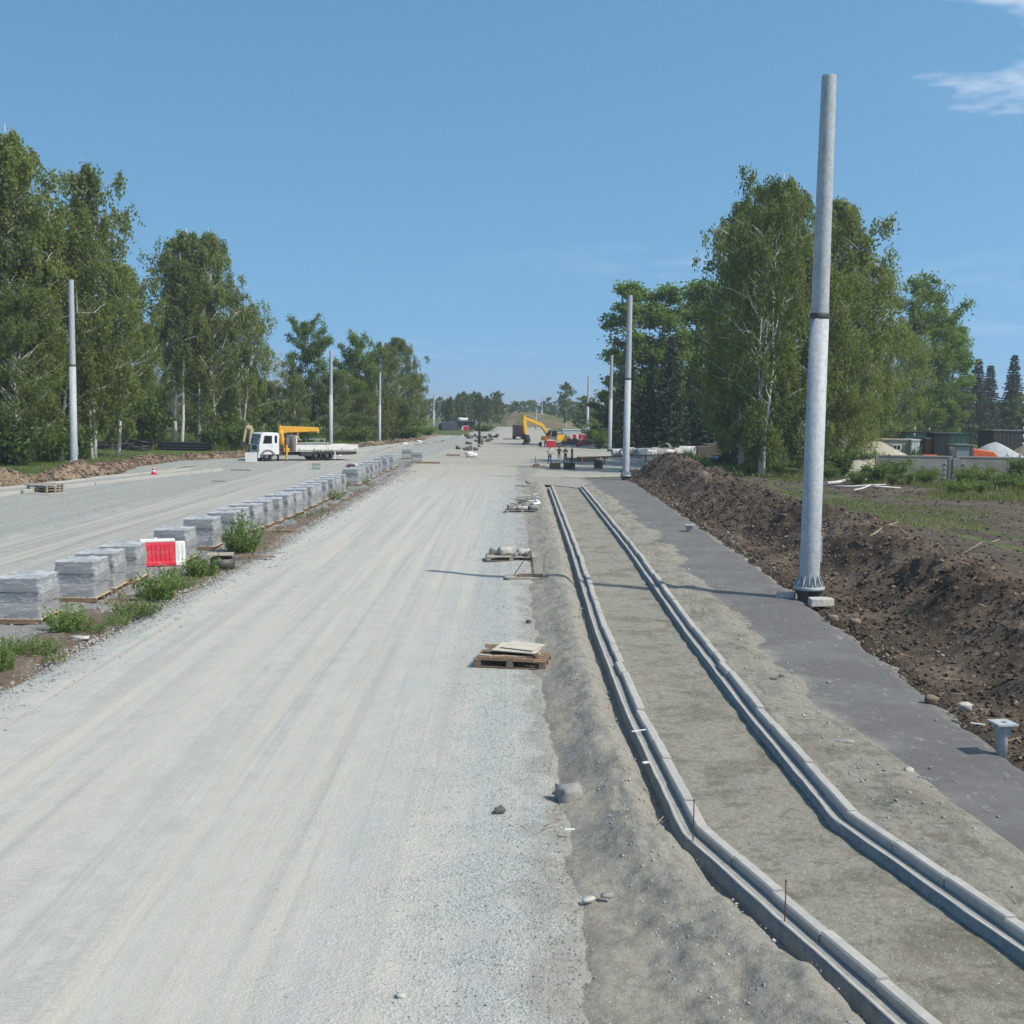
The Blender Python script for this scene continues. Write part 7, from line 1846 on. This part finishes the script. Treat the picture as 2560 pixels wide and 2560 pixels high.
stones('sand_pebbles', 2600, lambda rs, y, n: kxl(y) - 0.35 - rs.uniform(0, 1, n) ** 0.8 * (kxl(y) - 0.5 - rdr(y)), 7.5, 70, lambda x, y: h_sand_l(x, y) - 0.005, 4, 0.008, 0.045, MT_GRAV)
stones('footway_pebbles', 700, lambda rs, y, n: kxl(y) + 0.25 + rs.uniform(0, 1, n) * 1.55, 8, 60, h_sand_m, 5, 0.007, 0.022, MT_GRAV)
stones('verge_pebbles', 1500, lambda rs, y, n: kxr(y) + 0.3 + np.abs(rs.normal(0, 1.1, n)), 8.5, 70, lambda x, y: np.maximum(h_sand_r(x, y), h_path(x, y)), 6, 0.008, 0.05, MT_GRAV)
stones('bank_lumps', 900, lambda rs, y, n: bxf(y) + 0.8 + rs.uniform(0, 1, n) * 6.6, 9, 104, h_bank, 17, 0.05, 0.16, MT_CLOD, 1.0, 0.75)
stones('bank_clods', 46000, lambda rs, y, n: bxf(y) + 0.25 + rs.uniform(0, 1, n) * 7.6, 8, 104, h_bank, 7, 0.012, 0.085, MT_CLOD, 1.0, 0.8)
stones('bank_foot_stones', 1500, lambda rs, y, n: bxf(y) + np.abs(rs.normal(0.1, 0.45, n)), 8, 92, h_bank, 8, 0.012, 0.075, MT_CLAY)
stones('berm_clods', 9000, lambda rs, y, n: np.interp(y, ysl, [lrx(q) - 3.2 for q in ysl]) - np.abs(rs.normal(1.2, 1.3, n)), 44, 200, h_lb, 9, 0.03, 0.13, MT_CLAY)
stones('track_clods', 9000, lambda rs, y, n: 15.5 + rs.uniform(0, 1, n) * 26, 22, 104, h_track, 10, 0.02, 0.09, MT_CLOD)
def blades(name, pos, hmin, hmax, seed, mat, wid=0.16, tb=0.45, spread=0.35):
    rs = RS(seed); n = len(pos); h = rs.uniform(hmin, hmax, n)
    a = rs.uniform(0, 6.28, n); w = wid * h * rs.uniform(.5, 1.2, n)
    dx, dy = np.cos(a) * w, np.sin(a) * w; lx, ly = rs.normal(0, spread, n) * h, rs.normal(0, spread, n) * h
    b0 = pos + np.stack([-dx, -dy, 0 * h], -1); b1 = pos + np.stack([dx, dy, 0 * h], -1); tp = pos + np.stack([lx, ly, h], -1)
    V = np.stack([b0, b1, tp], 1).reshape(-1, 3); F = np.arange(n * 3).reshape(-1, 3)
    ti = np.clip(tb + rs.normal(0, .16, n) + 0.25 * fbm(pos[:, 0], pos[:, 1], 0.3, 3, seed), 0, 1)
    o = link(name, np_mesh(name, V, F, [mat], cols=np.repeat(np.repeat(ti, 3)[:, None], 3, 1))); o['kind'] = 'stuff'
    return o
def patch(n, x0, x1, y0, y1, seed, thr=-1.0, sc=0.12, z=GZ):
    rs = RS(seed); x, y = rs.uniform(x0, x1, n), rs.uniform(y0, y1, n)
    k = fbm(x, y, sc, 4, seed) > thr
    return np.stack([x[k], y[k], np.full(k.sum(), z)], -1)
# meadow under the left trees
P = patch(90000, -75, -14, 88, 230, 1, -0.25); lim = np.interp(P[:, 1], ysl, [lrx(q) - 6.4 for q in ysl]); P = P[P[:, 0] < lim]
blades('meadow_grass', P[P[:, 1] > 137], 0.3, 0.95, 1, M_LGRASS, 0.07, 0.55)
blades('trackside_grass', P[P[:, 1] <= 137], 0.08, 0.34, 2, M_LGRASS, 0.10, 0.45)
P = patch(16000, -45, -16, 85, 180, 3, 0.12, 0.2, 0.1); lim = np.interp(P[:, 1], ysl, [lrx(q) - 4.0 for q in ysl]); P = P[(P[:, 0] < lim) & (P[:, 0] > lim - 4)]; P[:, 2] = h_lb(P[:, 0], P[:, 1]) - 0.05
blades('berm_grass', P, 0.12, 0.4, 3, M_LGRASS, 0.10, 0.5)
# weeds on the right
P = patch(70000, 17, 60, 62, 97, 5, -0.08, 0.16, -0.08); P = P[(P[:, 0] > 24 - (P[:, 1] - 62) * 0.05 + 12 * (1 - smooth(62, 92, P[:, 1])))]
blades('yard_weeds', P[::2], 0.12, 0.55, 5, M_LGRASS, 0.10, 0.50)
blades('yard_dry_grass', P[1::3], 0.15, 0.65, 15, M_LDRY, 0.06, 0.35)
P = patch(26000, 15, 34, 48, 98, 7, 0.22, 0.22, -0.06); P = P[P[:, 0] > bxf(P[:, 1]) + 8.3]
blades('track_weeds', P, 0.06, 0.26, 7, M_LGRASS, 0.13, 0.45)
P = patch(30000, 18, 80, 98, 200, 9, -0.3, 0.1)
blades('back_grass', P, 0.3, 0.9, 9, M_LGRASS, 0.12, 0.35)
P = patch(9000, -10.9, -9.1, 15, 100, 11, 0.13, 0.5, 0.03)
P[:, 1] = 15 * (100 / 15) ** ((P[:, 1] - 15) / 85); P = P[fbm(P[:, 0], P[:, 1], 0.5, 3, 11) > 0.02]
blades('median_grass', P, 0.06, 0.30, 11, M_LGRASS, 0.10, 0.55)
# brush and dead sticks over the bank
rs = RS(61); n = 700; y = rs.uniform(10, 100, n); x = bxf(y) + 0.6 + rs.uniform(0, 7, n); z = h_bank(x, y) + 0.01
V = np.array([(-1, -.04, 0), (1, -.03, .02), (1, .03, .02), (-1, .04, 0), (0, 0, .09)], float); F = np.array([(0, 1, 4), (1, 2, 4), (2, 3, 4), (3, 0, 4)])
inst_mesh('bank_roots', V, F, np.stack([x, y, z], -1), rs.uniform(.06, .35, n), rs.uniform(0, 6.28, n), rs.normal(0, .3, n), MT_CLAY, rs.uniform(.0, .8, n))

# ================================================================ summer haze
hz_m = bpy.data.materials.new('thin_air'); hz_m.use_nodes = True
hn = hz_m.node_tree.nodes; hn.clear()
ho = hn.new('ShaderNodeOutputMaterial'); hv = hn.new('ShaderNodeVolumePrincipled')
hv.inputs['Color'].default_value = (0.80, 0.88, 0.97, 1); hv.inputs['Density'].default_value = 0.0004
hv.inputs['Anisotropy'].default_value = 0.2
hz_m.node_tree.links.new(hv.outputs[0], ho.inputs['Volume'])
hb = MB().box(-3200, 3200, -1700, 4200, -1.3, 40.0).build('haze', hz_m)
hb['kind'] = 'stuff'
